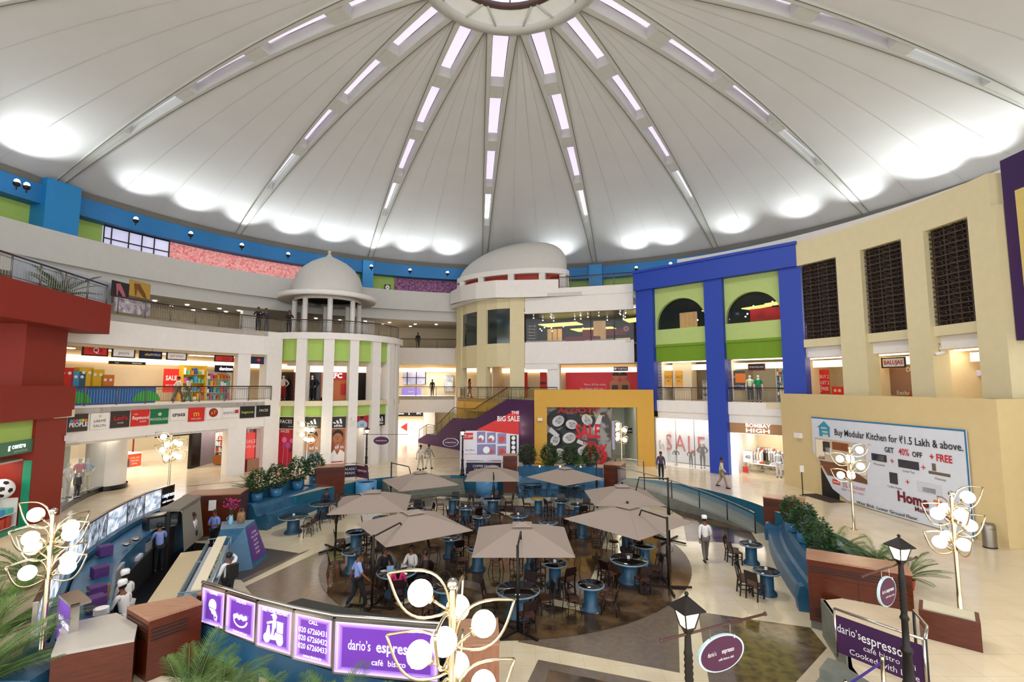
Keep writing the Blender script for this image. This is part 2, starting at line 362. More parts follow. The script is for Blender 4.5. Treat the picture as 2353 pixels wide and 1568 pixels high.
b.obj('ring_strut', ceil, ribm)
# dark rim under the fabric edge, blue ring beam, lime wall, feet of the ribs
b = MB(); b.wall(arc(28.6, -125, 125, 80), 17.55, 18.06, 0.9); struct('trim_2', b, rimgrey, 'dark strip under the edge of the dome fabric')
b = MB(); b.wall(arc(28.4, -125, 125, 80), 16.45, 17.6, 1.0); struct('trim_3', b, sky, 'sky blue ring beam under the dome')
b = MB(); b.wall(arc(29.3, -125, 125, 80), 14.4, 16.5, 0.3); struct('wall_upper', b, lime, 'lime green wall band below the blue ring beam')
b = MB(); b.wall(arc(28.1, -125, 125, 80), 14.2, 14.3, 6.3); struct('floor_3', b, greyw, 'top storey walkway slab')
def ring_px(px, r=29.1, py=600): return angpx(px, r, py)
b = MB()
for k in range(-3, 13):
    a = PH+(k-1)*STEP
    if a < -115 or a > 115: continue
    w = {-1: 1.5}.get(k, 0)
for i, px in enumerate((131, 847, 1368)):
    a = angpx(px, 28.3, 560); w = (3.6, 2.0, 2.6)[i]; dr = (.1, .0, .15)[i]
    P = arc(28.15-dr, a-w/2, a+w/2, 8); b.wall(P, 14.3, 18.02 if i == 0 else (17.6 if i == 1 else 17.7), 1.2+dr)
struct('trim_4', b, M('sky_blue_column', '#1f84c4', 0.5), 'sky blue columns under the rib feet')
# window and printed panels in the upper wall
def ringpanel(name, px0, px1, m, z0=14.9, z1=16.4, r=29.12, lab=None, cat=None):
    bb = MB(); bb.wall(arc(r, angpx(px0, r), angpx(px1, r), 20), z0, z1, 0.1); o = bb.obj(name, None, m)
    return o
o = ringpanel('window_1', 224, 380, M('daylight_window', '#9fa0bd', 0.2, emit=0.55, h2='#f3effa', scale=0.16, ecol='#b9b8d8'), lab='window'); o['kind'] = 'structure'; o['label'] = 'upper window looking out at a grey roof and sky'; o['category'] = 'window'
b = MB()
for px in (226, 244, 285, 316, 345, 380): x, y = pol(angpx(px, 29.0), 29.0); b.tube([(x, y, 14.4), (x, y, 16.45)], .05, 4)
b.wall(arc(29.0, angpx(226, 29), angpx(380, 29), 8), 15.55, 15.62, .08); b.wall(arc(29.0, angpx(226, 29), angpx(380, 29), 8), 16.36, 16.44, .08); b.obj('window_frame', o, iron)
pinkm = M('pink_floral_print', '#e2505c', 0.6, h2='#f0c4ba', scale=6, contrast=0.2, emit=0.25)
violm = M('violet_floral_print', '#4b1a5a', 0.6, h2='#b07096', scale=6, contrast=0.16)
tag(ringpanel('printed_banner', 383, 716, pinkm), 'long pink floral printed banner under the blue ring beam', 'banner')
tag(ringpanel('printed_banner', 906, 1052, violm), 'pink to violet floral banner beside the low domed roof', 'banner')
# ---- broad white parapet of the top storey (left and back), soffit and wall behind
aL, aR = -118, angpx(1056, 29.5)
b = MB(); b.wall(arc(27.9, aL, aR, 60), 13.1, 14.95, 0.3); struct('wall_top_parapet', b, greyw, 'pale curved parapet of the top storey')
b = MB(); b.wall(arc(28.3, aL, aR, 60), 12.2, 13.2, 0.25); b.wall(arc(28.2, aL, 60, 60), 12.15, 12.3, 7.3); struct('ceiling_2', b, greyw, 'pale soffit over the upper gallery')
b = MB(); b.wall(arc(34.6, aL, 60, 60), L2, 12.2, 0.3); struct('wall_upper_gallery', b, warmw, 'back wall of the upper gallery')
# floor slabs of the galleries
def slab(name, inner, z, th, m, lab, router=34.8):
    bb = MB(); n = len(inner); vs = []
    for x, y in inner:
        d = Vector((x-CX, y-CY)).normalized(); X, Y = CX+d.x*router, CY+d.y*router
        vs += [(x, y, z), (X, Y, z), (X, Y, z-th), (x, y, z-th)]
    fs = [[0, 3, 2, 1], [4*n-4, 4*n-3, 4*n-2, 4*n-1]]
    for i in range(n-1):
        for k in range(4): fs.append([4*i+k, 4*i+(k+1) % 4, 4*i+4+(k+1) % 4, 4*i+4+k])
    bb.add(vs, fs); return struct(name, bb, m, lab)
# ---- plan lines of the gallery fronts
BAYC = (-15.0, 40.2)
bay = [(BAYC[0]+5.65*math.sin(math.radians(t)), BAYC[1]+5.65*math.cos(math.radians(t))) for t in range(197, 86, -10)]
LEFT = [(-21.9, 23.0), (-21.3, 25.4), (-20.6, 27.9), (-19.6, 30.2), (-18.3, 32.4), (-17.3, 33.6), (-16.65, 34.72)]
BACK = [(-11.8, 49.3), (-5.9, 50.0), (-5.2, 47.5)]
FRONTL = LEFT+bay[1:]
ROT = [(-5.2, 46.5), (-4.2, 44.3), (-2.9, 42.6), (-1.3, 41.4), (0.1, 41.0), (1.1, 41.0)]
RIGHT = [(1.1, 41.0), (5.5, 40.3), (9.4, 38.0), (9.6, 37.5), (13.6, 33.6), (17.5, 29.5)]+arc(20.0, 60.5, 90.5, 10)[1:]+[(20.2, 15), (19.8, 9)]
NEARL = [(-19.0, 12), (-20.6, 23.0)]
slab('floor_4', NEARL+FRONTL, L1, 0.35, tile, 'first gallery floor on the left side'); slab('floor_5', BACK[:2]+ROT+RIGHT, L1, 0.35, tile, 'first gallery floor along the back and right')
slab('floor_6', NEARL+FRONTL, L2, 0.35, tile, 'second gallery floor on the left side'); slab('floor_7', [(x, y+.3) for x, y in BACK[:2]+ROT+RIGHT[:3]], L2, 0.35, tile, 'second gallery floor along the back and right')
# fascias
b = MB(); b.wall(LEFT, 3.05, L1+.12, 0.3); struct('wall_left_fascia', b, white, 'white fascia of the left gallery carrying shop logos')
b = MB(); b.wall(LEFT, 8.0, L2, 0.3); struct('wall_left_fascia_upper', b, white, 'plain white fascia of the upper left gallery')
b = MB(); b.wall(BACK[:2]+[(-5.4, 47)], 3.1, L1, 0.3); b.wall(BACK[:2]+[(-5.4, 47)], 8.0, L2+.05, 0.3); struct('wall_back_fascia', b, white, 'white fascias across the far back of the hall')
# back walls of galleries at the two lower storeys and cove lights
for i, (z0_, z1_, nm) in enumerate(((0, 4.4, 'wall_ground'), (L1, 9.3, 'wall_first'))):
    b = MB(); b.wall([(-24.5, 12), (-27.5, 24), (-26.5, 33), (-23, 40), (-16, 52), (-12, 54.5), (2, 54.5), (4, 46)] if i else [(-24.5, 12), (-25.5, 21), (-31, 26), (-36, 38), (-31, 50), (-16, 54.5), (2, 54.5), (4, 46)], z0_, z1_, 0.3)
    b.wall([(1.5, 46.5), (8, 45), (14.5, 40.5), (20, 34), (24, 27), (25, 20), (25, 6)], z0_, z1_, .3)
    struct(nm, b, warmw, 'warm white shop walls behind the %s' % ('ground floor arcade', 'first gallery')[i])
b = MB(); b.wall([(-24.3, 12), (-27.3, 24), (-26.3, 33), (-22.8, 40), (-16, 51.7), (-12, 54.2), (2, 54.2)], 7.35, 7.75, .1)
cv = b.obj('cove_light', None, cove); tag(cv, 'warm cove light strip along the left and back gallery ceiling', 'cove light')
# ================================================================== FACADES
def seg_at(pts, px, py=884):                               # the piece of a plan line seen in a pixel column
    for A, B in zip(pts, pts[1:]):
        f = Fr(A, B); 
        if f.n.length == 0: continue
        u, z = f.uz(px, py); d = ray(px, py)
        p = f.P(u, z)
        if -0.02 <= u <= f.L+0.02 and p.y > 0: return f
    return Fr(pts[0], pts[1])
def board(name, f, px0, px1, py0, py1, m, d=0.05, th=0.05, parent=None, frame=None):
    u0, u1, z0, z1 = Fr(f.p2(0, d), f.p2(f.L, d)).rect(px0, px1, py0, py1); b = MB(); b.mat(m); f.box(b, u0, u1, z0, z1, d-th, d)
    o = b.obj(name, parent)
    if frame:
        b = MB(); w = 0.06
        for q in ((u0-w, u1+w, z1, z1+w), (u0-w, u1+w, z0-w, z0), (u0-w, u0, z0, z1), (u1, u1+w, z0, z1)): f.box(b, *q, d-th, d+.02)
        b.obj('sign_frame', o, frame)
    return o, u0, u1, z0, z1
def lettering(f, o, items, d=0.06):                        # items: (text, u, z, size, material, kwargs)
    by = {}
    for t, u, z, s, m, k in items: by.setdefault(m.name, (m, MB()))[1].mat(m); f.text(by[m.name][1], t, u, z, s, d, **k)
    for m, b in by.values(): b.obj('lettering', o)
def sign(name, f, px0, px1, py0, py1, bg, texts, label, cat='sign', group=None, d=0.05, frame=None, th=0.05):
    o, u0, u1, z0, z1 = board(name, f, px0, px1, py0, py1, bg, d, th, None, frame)
    W_, H_ = u1-u0, z1-z0; it = []
    for t, fu, fz, fh, m, k in texts: it.append((t, u0+fu*W_, z0+fz*H_, fh*H_, m, k))
    lettering(f, o, it, d+.012); tag(o, label, cat, group); return o, u0, u1, z0, z1
def room(name, f, u0, u1, z0, z1, dep, wm, fm=None, label=None, light=2.5, lw=0.5, cm=None, nl=2):
    b = MB(); b.mat(wm)
    f.box(b, u0-.1, u0, z0, z1, -dep, -.35); f.box(b, u1, u1+.1, z0, z1, -dep, -.35); f.box(b, u0-.1, u1+.1, z0, z1, -dep-.1, -dep)
    b.mat(cm or wm); f.box(b, u0-.1, u1+.1, z1, z1+.08, -dep, -.35)
    b.mat(fm or tile); f.box(b, u0-.1, u1+.1, z0, z0+.015, -dep, -.35)
    o = struct(name, b, None, label)
    if light:
        mm = M('shop_light_%s' % str(light).replace('.', '_'), '#ffffff', 0.5, emit=light, ecol='#fff6e6')
        for i in range(nl):
            b = MB(); q = -.9-(dep-1.6)*i/max(nl-1, 1); f.box(b, u0+.2, u1-.2, z1-.05, z1, q-lw/2, q+lw/2); b.obj('ceiling_light', o, mm)
    return o
def rail(name, pts, z, label, h=0.95, every=1.5, hm=railw, pm=bal, nbal=0.13, group=None):
    P = [Vector((p[0], p[1], z)) if len(p) == 2 else Vector(p) for p in pts]
    o = wthing(name, label, 'railing', P[0], group); up = Vector((0, 0, 1))
    b = MB(); b.tube([p+up*h for p in P], .04, 6); b.obj('handrail', o, hm)
    # resample
    L = [0]
    for a, c in zip(P, P[1:]): L.append(L[-1]+(c-a).length)
    def pt(s):
        for i in range(len(P)-1):
            if s <= L[i+1]+1e-6: return P[i].lerp(P[i+1], (s-L[i])/max(L[i+1]-L[i], 1e-6))
        return P[-1]
    n = max(1, round(L[-1]/every))
    for i in range(n+1):
        q = pt(L[-1]*i/n); b = MB(); b.tube([q, q+up*h], .035, 6); b.obj('post', o, pm)
    for i in range(n):
        s0, s1 = L[-1]*i/n, L[-1]*(i+1)/n; b = MB(); k = max(2, int((s1-s0)/nbal))
        b.tube([pt(s0)+up*.12, pt(s1)+up*.12], .015, 4); b.tube([pt(s0)+up*(h-.14), pt(s1)+up*(h-.14)], .015, 4)
        for j in range(1, k): q = pt(s0+(s1-s0)*j/k); b.tube([q+up*.12, q+up*(h-.14)], .011, 4, False)
        b.obj('baluster_panel', o, pm)
    return o
# ------------------------------------------------------------ red structure on the left
RF = Fr((-18.6, 14.87), (-20.67, 22.71)); uL = RF.L
uc = RF.uz(85, 957)[0]; uc2 = RF.uz(72, 830)[0]
b = MB(); RF.box(b, uc, uL, 0, 4.45, -1.2, 0); RF.box(b, -4, uL+.25, 4.45, 5.86, -1.3, .12); RF.box(b, uc2, uL, 5.86, 8.6, -1.3, -.25)
R2 = Fr((-17.6, 11.0), (-20.35, 24.3)); R2.box(b, 0, R2.L, 8.45, 9.95, -2.6, 0)
struct('wall_red', b, rust, 'rust red column and balcony fronts at the left edge')
b = MB(); RF.box(b, -4, uc, 3.42, 4.45, -.6, -.12); struct('wall_lime_panel', b, lime, 'lime green panel above the toy shop sign')
o, u0, u1, z0, z1 = sign('shop_sign', RF, -40, 80, 1017, 1048, M('shop_green', '#0f6a4a', 0.4), [('g centre', .62, .62, .55, wlit, dict(bold=.02)), ('अर्ली लर्निंग सेंटर', .70, .20, .22, lightgrey, {})], 'green fascia sign reading centre in white at the left edge', d=-.05, th=.3)
ut = RF.uz(72, 1120)[0]
room('wall_toy_shop', RF, -4, ut, 0, 2.75, 2.2, M('toy_wall', '#cdb9a8', 0.7), None, 'toy shop interior behind the left window', 3.0)
b = MB(); RF.box(b, ut-.08, ut+.06, 0, 2.75, -.3, -.02); RF.box(b, -4, ut, 0, .12, -.3, -.02); struct('trim_5', b, M('shop_green_trim', '#15906a', 0.4), 'green frame of the toy shop window')
random.seed(4)
cols = ['#d44a3a', '#e8b92c', '#3f9bd0', '#6cc08a', '#f2e6c8', '#c85a9a', '#e47a2a', '#2b5ba8', '#f4f4f4', '#63c4bd']
CM = [M('toy_colour_%d' % i if 0 else 'goods_colour_'+'abcdefghij'[i], c, 0.5, h2=None, scale=7) for i, c in enumerate(cols)]
def shelfunit(f, u0, u1, z0, h, dep, rows, n, d0, label, group=None, name='shelf_unit', wm=white, cat='shelf', gm=None, hh=.75):
    o = wthing(name, label, cat, f.P((u0+u1)/2, z0, d0), group); b = MB()
    f.box(b, u0, u0+.04, z0, z0+h, d0-dep, d0); f.box(b, u1-.04, u1, z0, z0+h, d0-dep, d0); f.box(b, u0, u1, z0, z0+h, d0-dep-.03, d0-dep); b.obj('frame', o, wm)
    for r in range(rows):
        zz = z0+.05+(h-.1)*r/rows; b = MB(); f.box(b, u0, u1, zz-.02, zz, d0-dep, d0); s = b.obj('shelf', o, wm)
        b = MB(); w = (u1-u0-.1)/n
        for k in range(n):
            b.mat(random.choice(gm or CM)); g = random.uniform(.5, .95); f.box(b, u0+.06+w*k, u0+.06+w*(k+g*.95), zz, zz+(h/rows)*random.uniform(.35, hh), d0-dep*.9, d0-.03)
        tag(b.obj('goods', s), kind='stuff')
    return o
shelfunit(RF, RF.uz(-60, 1100)[0], ut-.1, .1, 1.15, .5, 2, 6, -.35, 'toy shelves with boxes in the left window, lower unit', gm=[CM[i] for i in (3, 9, 0, 9, 8, 2)])
shelfunit(RF, RF.uz(-60, 1100)[0], ut-.9, 1.3, 1.2, .4, 2, 5, -1.3, 'toy shelves behind the window, upper unit with framed boxes', gm=[CM[i] for i in (0, 1, 4, 6)])
def ball(c, r, label):
    b = MB(); b.mat(whitet); b.sphere(c, r, 18, 12); b.mat(blackt); V = Vector(c); t = Vector((-V.x, -V.y, EZ-V.z)).normalized()
    for dx, dy in ((0, 0), (.8, .4), (-.75, .5), (.5, -.75), (-.6, -.7), (0, 1)):
        a = t.orthogonal().normalized(); e = t.cross(a); dd = (t+a*dx+e*dy).normalized(); p = V+dd*r*.97; a2 = dd.orthogonal().normalized(); e2 = dd.cross(a2)
        b.add([p+dd*r*.06]+[p+(a2*math.cos(w)+e2*math.sin(w))*r*.26 for w in [k*1.2566 for k in range(5)]], [[0, 1+k, 1+(k+1) % 5] for k in range(5)])
    return tag(b.obj('football'), label, 'ball')
p = RF.P(RF.uz(46, 1123)[0], RF.uz(46, 1123)[1], -.6); ball(p, .4, 'big black and white football in the toy shop window')
rail('balcony_railing', [R2.p2(0, -.15), R2.p2(R2.L-.15, -.15)], 9.95, 'railing on the red balcony at the top left')
# grey printed hoarding behind, with lettering
HB = Fr((-22.9, 20.5), (-24.0, 29.0))
o, u0, u1, z0, z1 = sign('hoarding', HB, 20, 256, 615, 745, M('hoarding_grey', '#b9c3cf', 0.6), [('shopping', .62, .20, .30, blackt, dict(bold=.01)), ('shopping', .45, .22, .2, lightgrey, {}), ('Amoroso', .1, .5, .1, blackt, {})], 'pale grey printed hoarding with shopping lettering behind the upper left railing', 'hoarding')
H2 = Fr((-23.3, 25.2), (-22.9, 31.0))
for pa, pb, hx, h2, lb in ((257, 297, '#2a2426', '#c06a76', 'dark poster with a red high heel'), (297, 346, '#c59a3e', '#7c4a20', 'mustard poster with a striped sandal')):
    o, u0, u1, z0, z1 = sign('poster', H2, pa, pb, 648, 684, M('poster_'+hx[1:], hx, 0.6), [], lb+' on the upper left gallery', 'poster')
    b = MB(); b.mat(M('poster_mark_'+h2[1:], h2, .6)); c_, w_ = (z0+z1)/2, (u1-u0)/2; um = (u0+u1)/2
    H2.poly(b, [(um-w_*.6, c_+.3), (um-w_*.1, c_+.35), (um+w_*.5, c_-.2), (um+w_*.65, c_-.5), (um+w_*.3, c_-.42), (um-w_*.3, c_+.0), (um-w_*.35, c_-.4), (um-w_*.45, c_-.4)], .07); b.obj('printed_shoe', o)
o, u0, u1, z0, z1 = sign('poster', H2, 262, 345, 690, 722, M('poster_floral', '#8a7a86', 0.6, h2='#e6dce6', scale=3, contrast=.1), [('shopping', .5, .75, .3, whitet, {})], 'grey poster with a purple rose behind the left railing', 'poster')
# red fire pipe on the parapet
b = MB(); b.tube([(*pol(angpx(x, 28.7, y), 28.68), 14.15) for x, y in ((2, 545), (110, 575), (220, 600), (325, 621))], .04, 6)
tag(b.obj('fire_pipe', None, M('pipe_red', '#7d1f16', .5)), 'dark red fire pipe along the left of the top parapet', 'pipe')
b = MB(); b.tube([(*pol(angpx(x, 28.75, 670), 28.72), 13.1) for x in (560, 640, 720, 800, 860, 950, 1050)], .035, 6)
tag(b.obj('fire_pipe', None, M('pipe_red', '#7d1f16', .5)), 'dark red pipe under the parapet behind the domed kiosk', 'pipe')
# ------------------------------------------------------------ left display window, ground floor
GL = [(-20.75, 22.8), (-21.7, 24.6), (-22.4, 26.3), (-22.75, 27.6)]
b = MB(); b.wall(GL, 0, .28, .3); struct('trim_6', b, black, 'black plinth of the left display window')
b = MB(); b.wall(GL, .28, 3.1, .03); o = b.obj('window_2', None, glassm); o['kind'] = 'structure'; o['label'] = 'curved glass of the left display window'; o['category'] = 'window'
b = MB(); b.wall([(-22.6, 21.5), (-24.2, 25), (-24.8, 27.6)], 0, 3.1, .1); struct('wall_display_back', b, M('display_back', '#7f8b84', .7, h2='#5d6762', scale=.5, contrast=.05), 'grey green back wall of the left display window')
b = MB(); b.hexa([(-20.8, 22.9), (-21.8, 24.6), (-22.5, 26.3), (-22.8, 27.5), (-24.8, 27.5), (-22.6, 21.5)], 0, .26); struct('floor_8', b, white, 'raised floor of the left display window')
b = MB(); cc = G(232, 1138); b.lathe([(1.05, 0), (1.05, .25)], (-23.35, 28.35, 0), 28); b.lathe([(1.15, 0), (1.15, .02)], (-23.35, 28.35, 0), 28); struct('trim_7', b, black, 'black round plinth under the left white column')
b = MB(); b.lathe([(.95, .2), (.95, 3.1)], (-23.3, 28.3, 0), 28); struct('wall_column', b, white, 'round white column beside the left display window')
def column(px0, px1, f, z0, z1, m, d0=-.7, d1=0, py=950, name='wall_column', label=None, mb=None):
    u0, u1 = f.uz(px0, py)[0], f.uz(px1, py)[0]; b = mb or MB(); f.box(b, u0, u1, z0, z1, d0, d1)
    return None if mb else struct(name, b, m, label)
fA = Fr(LEFT[3], LEFT[4]); fB = Fr(LEFT[4], LEFT[5]); fC = Fr(LEFT[5], LEFT[6])
column(524, 565, fB, 0, 3.05, white, -.9, .02, 1000, label='white square column under the logo fascia')
column(605, 640, Fr(LEFT[5], LEFT[6]), 0, L2, white, -.8, .05, 1000, label='tall white pier left of the curved bay')
column(547, 576, fB, L1, 8.0, white, -.7, -.05, 850, label='white column on the left gallery between shop signs')
b = MB(); 
for i in range(len(LEFT)-1): Fr(LEFT[i], LEFT[i+1]).box(b, 0, Fr(LEFT[i], LEFT[i+1]).L, 2.9, 3.05, -3.2, -.3)
struct('ceiling_3', b, white, 'soffit over the ground floor arcade on the left')
rl = [p for p in LEFT[:-1]]+[tuple(fC.p2(fC.uz(621, 900)[0]))]
rail('gallery_railing', [Fr((0, 0), (1, 0)).p2(0)]*0+[(x+.12, y-.1) for x, y in rl], L1+.1, 'long dark handrail over the logo fascia on the left gallery')
# logos on the fascia
def logo(px0, px1, py0, py1, bg, texts, label):
    f = seg_at(LEFT, (px0+px1)/2, 950); return sign('logo_board', f, px0, px1, py0, py1, bg, texts, label, 'sign', 'shop logo boards on the left fascia', d=.06)
brown = M('board_brown', '#3a302c', .5); green = M('board_green', '#15703f', .5); bk = M('board_black', '#15120f', .5)
W_ = whitet
o, u0, u1, z0, z1 = logo(157, 202, 952, 992, brown, [('PEOPLE', .5, .38, .34, W_, dict(bold=.03, sqz=.85))], 'dark board reading PEOPLE under a row of coloured dots')
b = MB(); f = seg_at(LEFT, 180, 950)
for i in range(6): b.mat(CM[(2, 0, 5, 3, 1, 6)[i]]); f.disc(b, u0+(u1-u0)*(.14+.145*i), z0+(z1-z0)*.62, .08, .075, 12)
b.obj('coloured_dots', o)
logo(208, 250, 950, 986, white, [('LAKMÉ', .5, .50, .24, brown, {}), ('SALON', .5, .2, .24, brown, {}), ('♦', .5, .8, .2, beige, {})], 'white board with thin brown lettering of a salon')
logo(255, 298, 945, 983, brown, [('Levi’s', .5, .56, .36, redt, dict(bold=.03)), ('STORE', .5, .28, .12, W_, {})], 'dark board with red jeans lettering')
logo(302, 343, 942, 979, redp, [('THE', .22, .72, .14, W_, {}), ('Raymond', .5, .5, .30, W_, dict(bold=.02, sqz=.9)), ('SHOP', .65, .26, .16, W_, {})], 'red board with white shop lettering')
logo(346, 387, 940, 975, green, [('WOODLAND', .5, .32, .24, W_, dict(sqz=.8)), ('✿', .5, .65, .3, W_, {})], 'green board with white flower and lettering')
logo(392, 429, 940, 966, white, [('crocs', .5, .5, .5, blackt, dict(bold=.03))], 'white board with black lowercase crocs lettering')
logo(432, 470, 937, 969, redp, [('m', .5, .55, .62, M('arch_yellow', '#f2c52a', .5), dict(bold=.0, sqz=.9)), ('McDonald’s', .5, .2, .14, W_, {})], 'red board with a yellow arched letter')
o, u0, u1, z0, z1 = logo(474, 506, 937, 964, white, [], 'white board with a round red emblem')
f = seg_at(LEFT, 490, 950); b = MB(); b.mat(M('emblem_red', '#9c2416', .5)); f.disc(b, (u0+u1)/2, (z0+z1)/2+.05, .28, .075, 24); b.obj('emblem', o); lettering(f, o, [('aT', (u0+u1)/2, (z0+z1)/2+.05, .3, M('arch_yellow', '#f2c52a'), {})], .09)
logo(512, 548, 937, 960, white, [('enrich', .42, .5, .5, greyst, {}), ('■', .88, .55, .5, redp, {})], 'white board with thin grey enrich lettering and red square')
logo(552, 585, 934, 961, bk, [('bagzone', .5, .5, .3, M('logo_yellow', '#c9d24a', .5), {})], 'black board with yellow green bagzone lettering')
logo(590, 621, 932, 958, bk, [('FACES', .5, .55, .3, W_, {})], 'black board with thin white FACES lettering, last on the fascia')
# hanging shop signs of the left gallery
def hang(px0, px1, py0, py1, bg, texts, label, fr=None):
    A, B = LEFT[0], LEFT[-1]; f = seg_at([(x*1.0+.0, y) for x, y in LEFT], (px0+px1)/2, 820)
    return sign('hanging_sign', f, px0, px1, py0, py1, bg, texts, label, 'sign', 'hanging signs of the left gallery', d=-.35, frame=fr or iron)
navy = M('board_navy', '#1b1f4a', .5)
hang(192, 246, 797, 816, redp, [('CHI UE', .5, .55, .5, blackt, {}), ('Q', .52, .55, .9, W_, {})], 'red hanging sign with a large white Q')
hang(260, 308, 803, 820, white, [('peora', .5, .5, .6, greyst, {})], 'white hanging sign with thin grey peora lettering')
hang(323, 370, 808, 823, navy, [('ullas ', .35, .5, .5, CM[1], dict(bold=.02)), ('WORLD', .72, .5, .45, W_, {})], 'navy hanging sign ending in WORLD')
hang(385, 427, 812, 826, white, [('JUST 4 PLAY', .5, .5, .4, redt, dict(bold=.01))], 'white hanging sign with small red play lettering')
hang(495, 535, 819, 830, redp, [('Radhe', .6, .5, .6, blackt, {})], 'narrow red hanging sign beside the white column')
hang(576, 612, 822, 835, navy, [('●', .5, .5, .8, redp, {})], 'purple and red hanging sign right of the white column')
# gallery ceiling of the first floor: light cove and soffit
b = MB()
for A, B in zip(LEFT, LEFT[1:]): Fr(A, B).box(b, 0, Fr(A, B).L, 7.85, 8.0, -3.5, -.3)
struct('ceiling_4', b, warmw, 'soffit over the left first gallery')
# play area and shops behind the gallery railing
f = Fr((-24.2, 26.0), (-21.6, 34.5))
o = wthing('play_pen', 'blue play pen fence with green arches and yellow toys behind the gallery railing', 'play area', f.P(1, L1))
b = MB(); u0, u1 = f.uz(152, 900)[0], f.uz(358, 900)[0]; f.box(b, u0, u1, L1, L1+1.05, -.1, 0); b.obj('blue_fence', o, M('pen_blue', '#1765b0', .4))
for px in (172, 338):
    b = MB(); u = f.uz(px, 900)[0]; b.poly([f.P(u+.85*math.cos(w), L1+.15+.65*math.sin(w), .02) for w in [math.pi*i/12 for i in range(13)]]); b.obj('green_arch', o, M('pen_green', '#1fa03a', .4))
for px, m, h in ((166, redp, 1.7), (195, CM[2], 1.5), (212, CM[1], 1.75), (238, CM[1], 1.65), (262, CM[6], 1.35)):
    b = MB().mat(m); u = f.uz(px, 870)[0]; f.box(b, u-.35, u+.35, L1+.9, L1+h+.4, -1.0, -.5)
    for q in (-.15, .15): b.mat(W_); f.disc(b, u+q, L1+h+.1, .09, -.48, 10)
    b.obj('climbing_block', o)
g = Fr((-25.5, 30.5), (-22.5, 38.0))
sign('shop_poster', g, 376, 410, 848, 902, redp, [('SALE', .5, .6, .28, W_, dict(bold=.02, sqz=.8)), ('50% & 70%', .5, .3, .1, W_, {})], 'tall red SALE poster behind the left gallery railing', 'poster')
sign('shop_sign', g, 250, 335, 831, 838, black, [('Toys', .2, .5, .6, W_, {}), ('Washrooms', .75, .5, .6, W_, {})], 'long black direction sign above the play pen', 'sign')
shelfunit(g, g.uz(424, 880)[0], g.uz(478, 880)[0], L1, 2.6, .5, 4, 6, -.2, 'clothes shelves with yellow posts on the left gallery', wm=CM[1])
shelfunit(g, g.uz(480, 880)[0], g.uz(536, 880)[0], L1, 2.2, .5, 4, 7, -.2, 'shelves of folded clothes under a navy shop sign', wm=white)
sign('shop_sign', g, 494, 536, 840, 856, navy, [('denizen', .6, .5, .7, wlit, dict(bold=.02))], 'navy shop sign with lit white denizen lettering', 'sign')
# ground floor arcade behind the left fascia: kiosk and cosmetics shop
K = Fr(G(262, 1083), G(323, 1074))
o = wthing('promotion_kiosk', 'orange and white promotion kiosk with a printed figure under the left gallery', 'kiosk', K.P(.5, 0))
b = MB(); K.box(b, 0, K.L, .1, 1.0, -1.6, 0); b.obj('counter', o, M('kiosk_orange', '#e2542a', .5)); b = MB(); K.box(b, -.05, K.L+.05, 1.0, 1.06, -1.65, .05); K.box(b, -.05, K.L+.05, 0, .1, -1.65, .05); b.obj('trim', o, white)
b = MB(); b.mat(M('print_navy', '#33415e', .6)); uu = K.L*.42; K.poly(b, [(uu-.2, .15), (uu+.22, .15), (uu+.2, .65), (uu+.05, .75), (uu-.1, .75), (uu-.22, .6)], .02); b.mat(skin); K.disc(b, uu, .85, .09, .022, 12); b.obj('printed_figure', o)
lettering(K, o, [('LIVE ON', K.L*.75, .72, .16, white, {}), ('THE BIG', K.L*.75, .52, .16, white, {}), ('DEAL', K.L*.75, .32, .16, white, {})], .015)
b = MB(); 
for q in (.1, K.L-.1): b.tube([K.P(q, 1.0, -.8), K.P(q, 2.6, -.8)], .05, 6)
K.box(b, -.3, K.L+.3, 2.6, 2.75, -1.8, .1); b.obj('canopy', o, rust)
Q = Fr(G(430, 1078), G(522, 1078))
b = MB(); u1 = Q.L; Q.box(b, 0, .25, 0, 3.0, -1, 0); Q.box(b, u1-.25, u1, 0, 3.0, -1.0, 0); Q.box(b, 0, u1, 2.75, 3.1, -1, 0); struct('trim_8', b, black, 'black portal of the cosmetics shop')
room('wall_cosmetics_shop', Q, .2, u1-.2, 0, 2.7, 3, M('cosmetic_wall', '#94868c', .6), None, 'cosmetics shop interior under the left gallery', 8.0)
shelfunit(Q, .9, 2.0, .05, 2.3, .4, 5, 9, -1.6, 'lit cosmetics cabinet with an orange drawer base', wm=white, gm=[CM[8], CM[4], CM[0], blackt])
shelfunit(Q, 2.2, 2.9, .05, 2.0, .4, 4, 5, -1.2, 'blue cosmetics display cabinet at the shop door', wm=navy, gm=[CM[8], CM[2], blackt])
b = MB(); Q.box(b, .9, 2.0, .1, .75, -1.58, -1.5); tag(b.obj('drawer_base', None, M('orange_wood', '#b3692c', .4)), 'orange wooden drawer front below the lit cosmetics cabinet', 'drawers')
sign('direction_sign', seg_at(LEFT, 400, 990), 357, 450, 987, 1003, black, [('Cinema', .2, .5, .3, W_, {}), ('↑', .5, .5, .6, W_, {}), ('Parking', .8, .5, .3, W_, {})], 'black direction sign hanging under the logo fascia', 'sign', d=-1.2)
sf_ = Fr(LEFT[5], LEFT[6]); u0, u1 = fB.uz(566, 1040)[0], fB.uz(606, 1040)[0]
room('wall_pink_shop', Fr(LEFT[4], LEFT[5]), fB.uz(566, 1040)[0]+.1, fB.L+.2, 0, 3.0, 2.4, M('pink_wall', '#e88a80', .6), None, 'pink and green lit shop between the white columns', 3.0)
